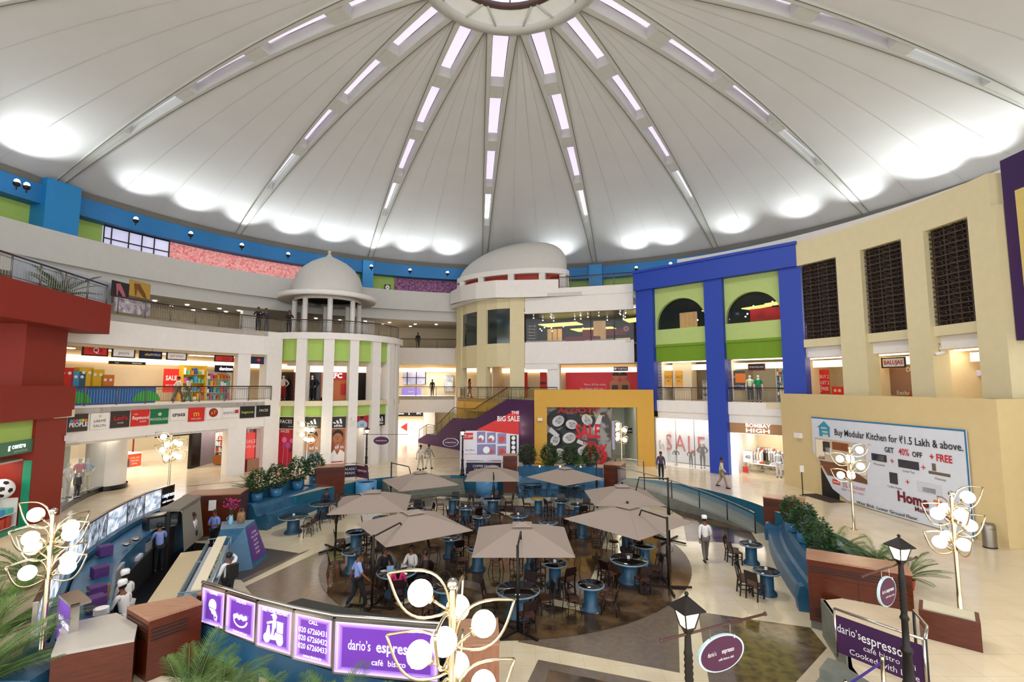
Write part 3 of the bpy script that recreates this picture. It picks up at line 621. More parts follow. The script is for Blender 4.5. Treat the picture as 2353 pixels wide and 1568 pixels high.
sign('shop_poster', fB, 566, 585, 995, 1075, M('poster_red_lit', '#e8504a', .5, emit=.3), [('SALE', .5, .75, .14, W_, {}), ('50% off', .5, .6, .1, W_, {})], 'red sale poster in the shop between white columns', 'poster', d=-.9)
shelfunit(fB, fB.uz(588, 1040)[0], fB.uz(606, 1040)[0], .8, 2.0, .3, 5, 4, -1.2, 'narrow shelves of white boxes between the columns', gm=[CM[8], CM[3], blackt])
b = MB(); fB.box(b, fB.uz(574, 1060)[0], fB.uz(606, 1060)[0], 0, .85, -.9, -.4); tag(b.obj('display_counter', None, woodtop), 'low tan wooden display counter at the shop between columns', 'counter')

# ------------------------------------------------------------ curved bay with white pilasters
BP = bay
pil = [(681, 704), (743, 767), (803, 823), (855, 873), (893, 904), (909, 915)]
cen = Vector(BAYC)
def bang(px, py=850): 
    f = seg_at(BP, px, py); u, z = f.uz(px, py); p = f.P(u, z); return math.degrees(math.atan2(p.x-cen.x, p.y-cen.y))
def bpt(a, r): return (cen.x+r*math.sin(math.radians(a)), cen.y+r*math.cos(math.radians(a)))
A0 = [bang(642)]+[x for p in pil for x in (bang(p[0]), bang(p[1]))]
b = MB()
for p0, p1 in pil:
    a0, a1 = bang(p0), bang(p1); b.hexa([bpt(a0, 5.72), bpt(a1, 5.72), bpt(a1, 4.9), bpt(a0, 4.9)], 0, 9.25)
struct('wall_pilasters', b, white, 'tall white pilasters of the curved bay')
b = MB(); b.wall([bpt(t, 5.8) for t in range(198, 80, -6)], 9.2, L2+.02, .6); struct('trim_9', b, white, 'white rim slab of the curved bay terrace')
b = MB(); 
for z0_, z1_ in ((7.65, 9.2), (3.65, L1+.02)): b.wall([bpt(t, 5.45) for t in range(197, 80, -6)], z0_, z1_, .25)
struct('wall_lime_bands', b, lime, 'lime green panels between the bay pilasters')
b = MB(); b.wall([bpt(t, 5.0) for t in range(197, 80, -6)], 7.3, 7.65, .3); struct('ceiling_5', b, warmw, 'soffit inside the curved bay')
b = MB(); b.wall([bpt(t, 4.2) for t in range(198, 80, -6)], 6.85, 7.3, .1); tag(b.obj('cove_light', None, cove), 'curved warm cove light inside the white bay', 'cove light')
b = MB(); b.hexa([bpt(t, 5.4) for t in range(80, 441, 12)][:-1], L1-.3, L1); b.hexa([bpt(t, 5.5) for t in range(80, 441, 12)][:-1], L2-.4, L2); struct('floor_9', b, tile, 'gallery floors inside the curved bay')
gapsA = [(bang(642), bang(679)), (bang(702), bang(741)), (bang(764), bang(799)), (bang(820), bang(851)), (bang(869), bang(889))]
def gfr(i, r): a0, a1 = gapsA[i]; return Fr(bpt(a0, r), bpt(a1, r))
# ground floor posters and signs of the bay
room_pts = []
for i, (bg, tx, lab) in enumerate(((bk, [('FACES', .5, .6, .42, W_, {}), ('cosmetics', .8, .2, .12, W_, {})], 'black board reading FACES on the curved bay'), (bk, 'ad', 'black three stripe board, second gap of the bay'), (bk, 'ad', 'black three stripe board, third gap of the bay'), (None, None, ''), (bk, 'ad', 'narrow black three stripe board at the far end of the bay'))):
    f = gfr(i, 5.55)
    if bg is None:
        o, *_ = sign('poster', f, 0, 0, 0, 0, navy, [], 'x') if 0 else (None,)
        b = MB(); b.mat(M('poster_crimson', '#a8242e', .5)); f.box(b, 0, f.L, 2.75, 3.62, -.05, 0); o = b.obj('poster'); tag(o, 'poster of a footballer in a striped shirt above the bay shop', 'poster')
        b = MB(); c = f.L/2; b.mat(M('shirt_pale_blue', '#a9c6de', .6)); f.poly(b, [(c-.45, 2.78), (c+.45, 2.78), (c+.42, 3.1), (c+.15, 3.28), (c-.15, 3.28), (c-.42, 3.1)], .012)
        b.mat(skin); f.disc(b, c, 3.4, .13, .014); b.mat(hairm); f.poly(b, [(c-.14, 3.42), (c+.14, 3.42), (c+.1, 3.55), (c-.1, 3.55)], .018); b.obj('printed_figure', o); lettering(f, o, [('10', c, 2.93, .3, navy, {})], .02); continue
    b = MB(); b.mat(bg); f.box(b, 0, f.L, 2.8, 3.62, -.05, 0); o = b.obj('shop_sign'); tag(o, lab, 'sign')
    if tx == 'ad':
        b = MB(); b.mat(W_); c = f.L/2
        for q, h in ((-.24, .14), (-.04, .26), (.16, .38)): f.poly(b, [(c+q-.02, 3.12), (c+q+.12, 3.12), (c+q+.02-(.38-h)*.2, 3.12+h), (c+q-.10-(.38-h)*.2, 3.12+h-.06)], .012)
        b.obj('stripes', o); lettering(f, o, [('adidas', c, 2.98, .26, W_, dict(bold=.02, sqz=.9))], .014)
    else: lettering(f, o, [(t, fu*f.L, 2.8+fz*.82, fh*.82, m, k) for t, fu, fz, fh, m, k in tx], .012)
def bigposter(i, m, label, items, d=0, u0=0, u1=None, z0=.1, z1=2.75):
    f = gfr(i, 5.45); u1 = u1 or f.L; b = MB(); b.mat(m); f.box(b, u0, u1, z0, z1, d-.05, d); o = b.obj('shop_poster'); tag(o, label, 'poster')
    b = MB()
    for kind, mt, arg in items:
        b.mat(mt)
        if kind == 'p': f.poly(b, [(u0+(u1-u0)*x, z0+(z1-z0)*y) for x, y in arg], d+.008+.003*items.index((kind, mt, arg)))
        if kind == 'c': f.disc(b, u0+(u1-u0)*arg[0], z0+(z1-z0)*arg[1], arg[2], d+.008+.003*items.index((kind, mt, arg)), 22, arg[3] if len(arg) > 3 else 1)
    b.obj('printed_image', o); return o, f, u0, u1
pk = M('balloon_pink', '#e36a96', .4); crim = M('poster_red', '#b5162e', .5); tan = M('print_skin', '#b3714a', .6); tan2 = M('print_skin_dark', '#7d4529', .6)
o, f, u0, u1 = bigposter(0, crim, 'crimson FACES poster with pink balloons in the bay', [('c', pk, (.38, .72, .2)), ('c', M('balloon_violet', '#b04a9a', .4), (.62, .58, .2)), ('c', pk, (.85, .7, .16)), ('c', M('balloon_wine', '#7d1030', .4), (.8, .45, .14)), ('p', pk, ((.3, .0), (.34, 0), (.4, .66), (.38, .66))), ('p', pk, ((.6, .0), (.63, 0), (.64, .5), (.62, .5))), ('p', M('print_rose', '#e88aa8', .5), ((.75, .0), (.95, 0), (1, .2), (.8, .15)))])
lettering(f, o, [('FACES', .5, 2.6, .25, W_, {})], .03)
for i in (1, 2):
    bgm = M('poster_tan', '#cfa68a', .6, h2='#a36c4c', scale=1.2) if i == 1 else M('poster_orange', '#b8673f', .6, h2='#7a3a20', scale=1.5)
    o, f, u0, u1 = bigposter(i, bgm, ('large tan face poster behind the second gap of the bay', 'large poster of a basketball player in a white vest')[i-1],
        [('c', hairm, (.52, .84, .36, 1)), ('c', tan, (.5, .74, .38, .85)), ('p', tan2, ((.32, .78), (.45, .80), (.45, .785), (.32, .765))), ('p', tan2, ((.56, .80), (.7, .78), (.7, .765), (.56, .785))), ('p', tan2, ((.46, .70), (.54, .70), (.52, .78), (.48, .78))), ('p', M('print_lips', '#8c3a30', .5), ((.4, .635), (.6, .635), (.56, .61), (.44, .61))), ('p', tan, ((.38, .6), (.64, .6), (.7, .4), (.3, .4))), ('p', white if i == 2 else M('print_blue_grey', '#8da4bd', .6), ((.05, 0), (.95, 0), (1, .35), (.7, .45), (.5, .3), (.3, .45), (0, .3))), ('p', redt if i == 2 else white, ((.12, .1), (.9, .1), (.9, .13), (.12, .13)))])
    lettering(f, o, [(('ad is', 'all in')[i-1], .62*f.L, 1.45, .33, W_, dict(bold=.02))], .06)
for i in (3, 4):
    f = gfr(i, 5.4); room('wall_sports_shop' if i == 3 else 'wall_sports_shop_end', f, 0, f.L, 0, 2.75, 1.6, white, None, ('bright white sports shop seen through the fourth gap', 'white sports shop at the far end of the bay')[i-3], 4.0, nl=1)
# first gallery shops behind the bay
labs = ['dark shop window with a mannequin in red shorts', 'dark shop window with a mannequin in black', 'red fried chicken counter behind the bay', 'closed dark shop door behind the bay', '']
for i in range(4):
    g_ = gfr(i, 5.45); f_ = Fr(g_.p2(0, -1.3), g_.p2(g_.L, -1.3)); pa_ = ((642, 677), (703, 738), (760, 799), (821, 852))[i]; f = Fr(f_.p2(f_.uz(pa_[0], 870)[0]), f_.p2(f_.uz(pa_[1], 870)[0])); b = MB()
    if i in (0, 1, 3):
        b.mat(M('dark_window', '#221c1c', .3)); f.box(b, .0, f.L, L1, 6.85, -.1, 0); o = b.obj('shop_window'); tag(o, labs[i], 'shop window')
        b = MB(); f.box(b, -.04, .03, L1, 6.85, 0, .06); f.box(b, f.L-.06, f.L, L1, 6.85, 0, .06); b.obj('window_frame', o, rust if i < 2 else white)
    else:
        b.mat(M('counter_orange', '#b8602a', .5, emit=.2)); f.box(b, 0, f.L, L1, 6.4, -.3, -.1); o = b.obj('food_counter'); tag(o, labs[i], 'counter')
        b = MB(); f.box(b, -.1, f.L+.5, 6.3, 6.85, -.05, .05); b.obj('sign_band', o, redp); lettering(f, o, [('KFC', .35, 6.58, .5, wlit, dict(bold=.03))], .06)
        b = MB(); f.box(b, -.3, .25, L1+.2, 6.2, -.08, 0); b.obj('wood_panel', o, M('orange_wood', '#b3692c', .4)); b = MB(); f.box(b, .75, 1.1, L1+.4, 6.0, -.06, .02); b.obj('menu_board', o, redp)
rail('terrace_railing', [(x+.3, y+.1) for x, y in LEFT[1:-1]]+[bpt(t, 5.55) for t in range(196, 90, -8)], L2, 'long curved dark railing round the upper left terrace')
# ------------------------------------------------------------ domed kiosk on the terrace
KX, KY = -15.25, 39.6
o = wthing('domed_kiosk', 'round white kiosk with onion dome and slim columns on the bay terrace', 'kiosk', (KX, KY, L2))
b = MB(); b.lathe([(2.55, 12.95), (3.75, 12.7), (3.85, 12.82), (3.8, 13.1), (2.75, 13.35), (2.55, 13.3)], (KX, KY, 0), 48); b.obj('eave', o, white)
b = MB(); b.lathe([(2.72, 13.2), (2.78, 13.5), (2.72, 14.1), (2.5, 14.8), (2.05, 15.45), (1.45, 15.95), (.8, 16.3), (.3, 16.52), (.12, 16.75), (.1, 16.85)], (KX, KY, 0), 48); b.obj('dome', o, greyw)
b = MB(); b.lathe([(.02, 16.8), (.14, 16.9), (.14, 17.0), (.02, 17.1)], (KX, KY, 0), 12); b.obj('finial', o, greyw)
b = MB(); b.lathe([(2.5, 12.6), (2.5, 13.1), (.02, 13.12)], (KX, KY, 0), 32); b.obj('dark_ceiling', o, darkm)
b = MB(); b.lathe([(2.62, 12.62), (2.62, 12.95), (2.5, 12.95), (2.5, 12.62), (2.62, 12.62)], (KX, KY, 0), 32); b.obj('ring_lintel', o, white)
for i in range(8): b = MB(); x, y = pol(i*45+20, 2.5, (KX, KY)); b.lathe([(.2, L2), (.2, 12.7)], (x, y, 0), 14); b.obj('column', o, white)
# upper gallery columns, downlights and back wall pieces
b = MB(); f = seg_at(arc(30.2, -118, 10, 40), 575, 700); column(560, 592, f, L2, 12.3, white, -.8, 0, 700, mb=b); struct('wall_column_upper', b, white, 'white column on the upper left gallery')
b = MB(); f = seg_at(arc(30.2, -118, 10, 40), 855, 705); column(845, 862, f, 12.0, 12.9, white, -.8, 0, 700, mb=b); column(822, 867, f, L2, 12.0, warmw, -1.6, -1.2, 740, mb=b); struct('wall_column_2', b, white, 'pale pier behind the domed kiosk')
dl = MB(); dl.mat(spotl); dl.lathe([(.001, 0), (.13, 0), (.13, .05)], (0, 0, 0), 12); first = None
k = 0
for px, r in ((355, 30.6), (430, 30.6), (505, 30.6), (550, 30.6), (395, 32), (470, 32), (520, 32), (445, 33.2), (600, 30.6), (727, 31), (782, 31), (840, 30.6), (896, 30.6), (955, 31), (1003, 30.6), (880, 32.4), (944, 33)):
    a = angpx(px, r, 700); x, y = pol(a, r)
    if first is None:
        first = dl.obj('downlight'); first.location = (x, y, 12.09); o = first
    else: o = first.copy(); COL.objects.link(o); o.location = (x, y, 12.09)
    tag(o, 'small round white downlight in the soffit of the upper gallery', 'downlight', 'downlights over the upper gallery')
# far back of the hall: upper glazing, first floor glazing, ground floor shop
FB = Fr((-13.5, 54.4), (-4.5, 54.4))
o, u0, u1, z0, z1 = board('window_3', FB, 906, 983, 733, 793, M('bright_glazing', '#d8cfc4', .3, emit=.5, h2='#8d857c', scale=.7), .05); o['kind'] = 'structure'; o['label'] = 'bright glazed screen at the far back of the upper gallery'; o['category'] = 'window'
b = MB()
for i in range(5): FB.box(b, u0+(u1-u0)*i/4-.04, u0+(u1-u0)*i/4+.04, z0, z1, .05, .12)
for i in range(3): FB.box(b, u0, u1, z0+(z1-z0)*i/2-.04, z0+(z1-z0)*i/2+.04, .05, .12)
b.obj('window_frame', o, iron)
b = MB(); u0, u1, z0, z1 = FB.rect(1000, 1052, 735, 793); FB.box(b, u0, u1+1, z0, z1, .1, .3); struct('wall_red_shop', b, M('dark_red_wall', '#6e0d14', .5), 'dark red shop wall at the far back')
b = MB(); u0, u1, z0, z1 = FB.rect(987, 1001, 735, 793); FB.box(b, u0, u1, z0, z1+.4, .1, .35); struct('wall_teal_pier', b, M('grey_teal_paint', '#8fb0ae', .5), 'pale teal pier at the far back')
b = MB(); u0, u1, z0, z1 = FB.rect(1000, 1060, 722, 738); FB.box(b, u0, u1+1, z0, z1+.3, .3, .5); ob = b.obj('shop_sign', None, black); tag(ob, 'black fascia with a small white sign at the far back upper gallery', 'sign'); lettering(FB, ob, [('CAFE', u0+1.0, z0+.55, .4, W_, {})], .52)
o, u0, u1, z0, z1 = board('window_4', FB, 915, 978, 852, 884, M('night_glazing', '#bdb7d0', .3, emit=.45, h2='#5d6a72', scale=.9), .05); o['kind'] = 'structure'; o['label'] = 'window at the far back of the first gallery'; o['category'] = 'window'
b = MB()
for i in range(4): FB.box(b, u0+(u1-u0)*i/3-.04, u0+(u1-u0)*i/3+.04, z0, z1, .05, .12)
FB.box(b, u0, u1, (z0+z1)/2-.03, (z0+z1)/2+.03, .05, .12); b.obj('window_frame', o, iron)
sign('shop_counter', FB, 923, 966, 892, 908, M('counter_violet', '#8a7cd0', .4, emit=.5), [('open', .5, .5, .4, W_, {})], 'violet lit counter front at the far back first gallery', 'counter', d=1.5, th=.5)
sign('shop_poster', FB, 1020, 1042, 862, 900, M('poster_slate', '#707a8c', .5, h2='#c8ccd6', scale=2), [('UBI', .5, .4, .3, W_, dict(bold=.02))], 'grey poster at the far back first gallery', 'poster', d=.1)
o, u0, u1, z0, z1 = board('window_5', FB, 908, 972, 968, 1014, M('pale_shop_glass', '#e8d2c6', .3, emit=.5, h2='#f2e4da', scale=1), 0.05); o['kind'] = 'structure'; o['label'] = 'glazed white shop front at the far back ground floor'; o['category'] = 'window'
sign('shop_sign', FB, 908, 972, 945, 957, black, [('Cinema', .2, .5, .4, W_, {}), ('S', .5, .5, .7, W_, {}), ('KFC', .85, .5, .5, W_, {})], 'black direction sign at the far back ground floor', 'sign', d=.4)
b = MB(); f = FB; u0, u1, z0, z1 = f.rect(978, 1003, 944, 1010); f.box(b, u0, u1, 0, 4.4, .1, 1.2); struct('wall_pier_back', b, white, 'white pier beside the stair at the far back')
b = MB(); b.mat(redp); um, zm = FB.uz(930, 982); FB.poly(b, [(um-.45, zm), (um+.3, zm+.5), (um+.3, zm-.45)], .08); tag(b.obj('red_arrow_sign'), 'small red triangular sign on the far white shop front', 'sign')
rail('gallery_railing', [BACK[0], (-5.7, 49.8)], L2, 'upper railing across the far back of the hall', every=2.2)
rail('gallery_railing', [BACK[0], (-5.7, 49.8)], L1, 'lower railing across the far back first gallery', every=2.2)
# ------------------------------------------------------------ cream rotunda at the back
b = MB(); cre = ROT
def rang(px, py): 
    f = seg_at(cre, px, py); u, z = f.uz(px, py); return f, u
b.wall(cre, 7.45, 9.45, .35); b.wall(cre, 12.45, 13.6, .35)
for p0, p1 in ((1051, 1063), (1098, 1119), (1172, 1205)):
    for py in (750,):
        f0, u0 = rang(p0+.5, py); f1, u1 = rang(p1-.5, py); A = f0.p2(u0, .12); B = f1.p2(u1, .12)
        g = Fr(A, B); g.box(b, 0, g.L, L1, 13.55, -.6, 0)
struct('wall_cream_rotunda', b, cream, 'cream curved facade between stair and restaurant')
b = MB(); b.wall(cre, 3.6, L1, .35); b.wall([(-5.3, 46.7), (-4.8, 44.9), (1.1, 44.9)], 0, 4.4, .2); struct('wall_mustard_band', b, mustard, 'mustard wall below the cream rotunda')
b = MB(); b.wall([(x, y+.15) for x, y in cre[:-1]], 9.45, 12.45, .04); o = b.obj('window_6', None, M('dark_tinted_glass', '#28312f', .08, spec=.8)); o['kind'] = 'structure'; o['label'] = 'dark tinted upper windows of the cream rotunda'; o['category'] = 'window'
rail('gallery_railing', [(x-.05, y-.15) for x, y in cre], L1, 'dark railing in the openings of the cream rotunda', every=1.2)
b = MB(); P = [(-6.0, 46.6), (-4.7, 43.9), (-3.2, 42.0), (-1.4, 40.8), (.1, 40.5), (3.9, 40.0)]
b.wall(P, [13.75, 13.6, 13.45, 13.35, 13.3, 13.3], [14.95, 14.95, 14.9, 14.85, 14.8, 14.75], .3); struct('wall_white_parapet', b, white, 'white curved parapet over the cream rotunda')
b = MB(); b.hexa([(-6, 46.6), (-3.2, 42.2), (.1, 40.8), (9.4, 38.6), (12, 44), (2, 49), (-5, 49)], 13.3, 13.6); struct('floor_10', b, greyw, 'roof slab of the cream rotunda')
# long low dome, highest right of its middle
o = wthing('low_domed_roof', 'broad low beige dome with red openings on top of the cream rotunda', 'roof', (-.1, 44.3, 13.6))
th = math.radians(-24); ct, st = math.cos(th), math.sin(th)
def dpt(x, y, z): return (-.1+x*ct-y*st, 44.3+x*st+y*ct, z)
b = MB(); b.smooth = True; vs = []; fs = []; NU, NV = 48, 14
for j in range(NV+1):
    f_ = math.pi/2*j/NV; rr = math.cos(f_)**.9 if j < NV else 0
    for i in range(NU):
        w = 2*math.pi*i/NU; x = 5.35*rr*math.cos(w)+1.55*math.sin(f_)**1.5; y = 2.35*rr*math.sin(w); h = 15.95+(2.95+.0*x)*math.sin(f_)
        vs.append(dpt(x, y, h))
for j in range(NV):
    for i in range(NU): fs.append([j*NU+i, j*NU+(i+1) % NU, (j+1)*NU+(i+1) % NU, (j+1)*NU+i])
b.add(vs, fs); b.obj('dome_shell', o, greyw)
b = MB(); E1 = [dpt(5.6*math.cos(w), 2.6*math.sin(w), 0)[:2] for w in [2*math.pi*i/40 for i in range(40)]]; b.hexa(E1, 15.55, 16.0); b.obj('eave_ring', o, white)
b = MB(); E1 = [dpt(5.0*math.cos(w), 2.1*math.sin(w), 0)[:2] for w in [2*math.pi*i/40 for i in range(40)]]; b.hexa(E1, 13.6, 15.6); b.obj('red_drum', o, M('drum_red', '#a8311c', .6))
for i in range(11): b = MB(); x, y, _ = dpt(5.35*math.cos(i*.571+.35), 2.4*math.sin(i*.571+.35), 0); b.cbox(x, y, 13.6, .55, .3, 1.98, th); b.obj('post', o, white)
# white front of the restaurant storey
WF = Fr((1.1, 40.95), (9.7, 38.3))
b = MB(); WF.box(b, 0, WF.L, 11.95, 13.3, -.35, 0); WF.box(b, .6, WF.L, 13.3, 14.0, -.35, .05); WF.box(b, 0, WF.L, 7.65, 9.5, -.35, 0); WF.box(b, 0, WF.uz(1282, 835)[0], 7.2, 7.7, -.35, 0)
WF.box(b, WF.uz(1257, 870)[0], WF.uz(1285, 870)[0], L1, 7.7, -.8, -.1); struct('wall_restaurant_front', b, white, 'white fascias above and below the restaurant window')
rail('roof_railing', [tuple(WF.p2(WF.uz(1263, 650)[0], -.1)), tuple(WF.p2(WF.L+.3, -.1))], 14.0, 'short railing above the restaurant in front of the lime wall', every=2.0)
b = MB(); WF.box(b, 0, WF.L, 9.5, 11.95, -.2, -.17); o = b.obj('window_7', None, M('restaurant_glass', '#39403e', .04, alpha=.22, spec=.8)); o['kind'] = 'structure'; o['label'] = 'long dark glazed front of the restaurant'; o['category'] = 'window'
b = MB()
for px in (1206, 1357, 1411, 1463): u = WF.uz(px, 750)[0]; WF.box(b, u-.03, u+.03, 9.5, 11.95, -.2, -.12)
b.obj('window_frame', o, iron)
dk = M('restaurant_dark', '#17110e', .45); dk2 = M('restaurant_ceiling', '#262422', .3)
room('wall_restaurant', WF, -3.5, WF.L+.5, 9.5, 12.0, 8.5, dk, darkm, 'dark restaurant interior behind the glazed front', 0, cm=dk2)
def inter(name, label, cat, f, u0, u1, z0, z1, d0, d1, m, group=None):
    b = MB(); f.box(b, u0, u1, z0, z1, d0, d1); return tag(b.obj(name, None, m), label, cat, group)
yel = M('yellow_cove', '#fff0a0', .5, emit=1.3, ecol='#ffe98a'); amber = M('amber_column', '#c8a070', .5, emit=.5, h2='#6b5a40', scale=1.2, ecol='#e0b070')  # column material glows by itself in place of light from above
for px, w, n_, d_ in ((1243, 1.0, 3, -5.5), (1367, 1.1, 3, -3.2)):
    u = WF.uz(px, 760)[0]; o = wthing('lit_column', 'amber lit fluted column in the restaurant, '+('left one by the shelves' if n_ == 3 and px < 1300 else 'taller one mid window'), 'column', WF.P(u, 9.5, d_))
    for k in range(n_): b = MB(); p = WF.P(u+(k-1)*.38*(-d_/4+.3)/1.3, 9.5, d_); b.lathe([(.22, 0), (.22, 2.0 if d_ > -4 else 1.7)], p, 12); b.obj('flute', o, amber)
for i, (px0, px1, zz, d_) in enumerate(((1212, 1310, 11.45, -3.8), (1288, 1395, 11.0, -4.6), (1425, 1462, 11.5, -3))):
    u0, u1 = WF.uz(px0, 740)[0], WF.uz(px1, 740)[0]; b = MB(); b.hexa([WF.p2(u0, d_), WF.p2(u1, d_+.7), WF.p2(u1+.3, d_-1.2), WF.p2(u0+.4, d_-2.2)], zz, zz+.07)
    tag(b.obj('ceiling_cove', None, yel), ('wide yellow ceiling cove at the left of the restaurant', 'narrow yellow ceiling cove mid restaurant', 'short yellow ceiling cove at the right of the restaurant')[i], 'ceiling light')
inter('red_banquette', 'long low red seat back behind the restaurant glass', 'seat', WF, WF.uz(1295, 780)[0], WF.uz(1375, 780)[0], 9.5, 9.95, -1.4, -.8, M('banquette_red', '#a01020', .5))
inter('red_lintel', 'dark red beam with a round emblem inside the restaurant', 'beam', WF, WF.uz(1322, 765)[0], WF.uz(1432, 765)[0], 10.35, 10.85, -4.2, -3.8, M('banquette_red', '#a01020', .5))
b = MB(); b.mat(redp); u, z = WF.uz(1437, 765); WF.disc(b, u, 10.5, .28, -1.0); b.mat(whitet); WF.disc(b, u, 10.5, .18, -.98); b.mat(redp); WF.disc(b, u, 10.5, .12, -.96); tag(b.obj('round_emblem'), 'round red and white emblem at the right of the restaurant', 'sign')
o = wthing('bottle_shelf', 'dark open shelf stand at the left end of the restaurant window', 'shelf', WF.P(.3, 9.5, -1)); 
for k in range(6): b = MB(); WF.box(b, .1, .7, 9.6+k*.27, 9.63+k*.27, -1.1, -.6); b.obj('shelf', o, steel)
b = MB(); [b.tube([WF.P(u, 9.5, d), WF.P(u, 11.2, d)], .02, 4) for u in (.1, .7) for d in (-1.1, -.6)]; b.obj('upright', o, steel)
bulb = MB(); bulb.mat(M('small_bulb', '#ffffff', .5, emit=9, ecol='#fffaf0')); bulb.sphere((0, 0, 0), .05, 8, 6); random.seed(9)
for i in range(26):
    u = random.uniform(.2, WF.L-.2); d = random.uniform(-5.5, -1); p = WF.P(u, random.choice((11.85, 11.85, 10.9)), d)
    if i == 0: bo = bulb.obj('pendant_bulb'); o = bo
    else: o = bo.copy(); COL.objects.link(o)
    o.location = p; tag(o, 'tiny bright spot bulb behind the restaurant glass', 'bulb', 'spot bulbs inside the restaurant')
# first gallery behind: red hoardings, cove light
room('wall_first_back', WF, -3, WF.L+.3, L1, 7.65, 3.2, warmw, None, 'warm back wall of the first gallery behind the mustard portal', 0)
inter('cove_light', 'warm cove light over the red hoarding', 'cove light', WF, -3, WF.L, 7.0, 7.4, -3.05, -2.9, cove)
g = Fr(WF.p2(0, -2.7), WF.p2(WF.L, -2.7))
o, u0, u1, z0, z1 = sign('hoarding', g, 1300, 1470, 856, 900, M('hoarding_red', '#e2323c', .55), [('"Now, it’ll be more', .40, .36, .15, W_, {}), ('fun playing with you..."', .38, .14, .15, W_, {})], 'long red hoarding with two whispering children on the first gallery', 'hoarding')
b = MB(); w = u1-u0; c = u0+w*.74
for k, (cx, hz) in enumerate(((-.42, .55), (.42, .58))):
    b.mat(tan); b.mat(M('print_child_skin', '#c8805a', .6)); g.poly(b, [(c+cx-.38, z0), (c+cx+.38, z0), (c+cx+.42, z0+.75), (c+cx+.2, z0+.98), (c+cx-.2, z0+.98), (c+cx-.42, z0+.75)], .07)
    g.disc(b, c+cx*.75, z0+1.3, .3, .075); b.mat(hairm); g.poly(b, [(c+cx*.75+.31*math.cos(q), z0+1.34+.31*math.sin(q)) for q in [math.pi*i/10 for i in range(11)]], .08)
    b.mat(brown); g.poly(b, [(c+cx-.28, z0), (c+cx+.28, z0), (c+cx+.25, z0+.55), (c+cx-.25, z0+.55)], .085)
b.obj('printed_children', o)
g2 = Fr(WF.p2(-1.5, -2.9), WF.p2(WF.L, -2.9))
sign('hoarding', g2, 1241, 1256, 856, 893, redp, [('am', .5, .35, .3, blackt, dict(bold=.03))], 'narrow red and black hoarding left of the white column', 'hoarding')
sign('hoarding', g2, 1202, 1212, 856, 920, redp, [], 'thin red hoarding strip beside the cream rotunda', 'hoarding')
sign('hanging_sign', WF, 1410, 1443, 843, 853, navy, [('TURTLE', .6, .5, .6, W_, dict(bold=.02)), ('♥', .12, .5, .6, W_, {})], 'navy hanging sign with white TURTLE lettering', 'sign', d=-.6)
# ------------------------------------------------------------ mustard portal with the big black and white poster
PF = Fr((1.65, 36.25), (10.4, 35.75))
ul, ur = PF.uz(1257, 990)[0], PF.uz(1465, 990)[0]
b = MB(); PF.box(b, 0, ul, 0, 5.55, -.6, 0); PF.box(b, ur, PF.L, 0, 5.55, -.6, 0); PF.box(b, ul, ur, 4.25, 5.55, -.6, 0); struct('wall_mustard_portal', b, mustard, 'mustard yellow portal wall with a wide opening')
room('wall_portal_passage', PF, ul, ur, 0, 4.3, 5.5, M('pale_green_wall', '#cfd6c6', .6), None, 'pale passage behind the mustard portal', 2.0, nl=1)
o, u0, u1, z0, z1 = board('sale_banner', PF, 1257, 1404, 935, 1100, M('banner_grey_photo', '#8e8e8e', .6, h2='#3c3c3e', scale=1.4, contrast=.06), -.62); z1 = 4.25
tag(o, 'huge black and white ALCOTT SALE banner in the mustard portal', 'banner')
b = MB(); gr = [M('photo_'+n, h, .6) for n, h in (('white', '#c9c9c9'), ('light', '#a9a9a9'), ('mid', '#6e6e6e'), ('dark', '#26262a'))]
H_ = z1-.0; d = -.60
def el(m, cx, cz, r, sx=1.0, dd=0, rot=0, sz=1.0):
    b.mat(m); c, s_ = math.cos(rot), math.sin(rot); PF.poly(b, [(cx+(r*sx*math.cos(w)*c-r*sz*math.sin(w)*s_), cz+(r*sx*math.cos(w)*s_+r*sz*math.sin(w)*c)) for w in [2*math.pi*i/22 for i in range(22)]], d+dd)
for (cx, cz, r, rot) in ((.85, 3.2, .48, .6), (1.85, 2.95, .44, -.2), (3.0, 3.3, .46, -.9), (1.65, 1.95, .50, .3), (.6, 1.75, .42, 1.0), (2.7, 1.0, .45, .2), (1.0, .85, .4, -.4)):
    el(gr[3], u0+cx-.08, cz+.14, r*1.45, 1.2, .002, rot); el(gr[0], u0+cx, cz, r, 1.0, .004, rot, .78)
    el(gr[1], u0+cx+r*.25*math.cos(rot), cz+r*.25*math.sin(rot), r*.7, 1, .005, rot, .74)
    for q in (-.35, .35): el(gr[3], u0+cx+r*q*math.cos(rot)-.04*math.sin(rot), cz+r*q*math.sin(rot)+.09, .05, 1.6, .007, rot, .45)
    el(gr[2], u0+cx+.17*math.sin(rot), cz-.17*math.cos(rot), .08, 1.6, .007, rot, .4); el(gr[2], u0+cx+.03*math.sin(rot), cz-.03, .03, 1, .007, rot, 1.8)
b.mat(gr[0])
for pts in (((.1, 2.4), (.7, 2.0), (.95, 2.15), (.3, 2.75)), ((3.4, 2.6), (3.9, 3.7), (4.15, 3.6), (3.8, 2.3)), ((2.2, 1.6), (3.2, 1.2), (3.3, 1.45), (2.3, 1.85))): PF.poly(b, [(u0+x, z) for x, z in pts], d+.007)
b.obj('printed_photo', o)
wmm = u1-u0
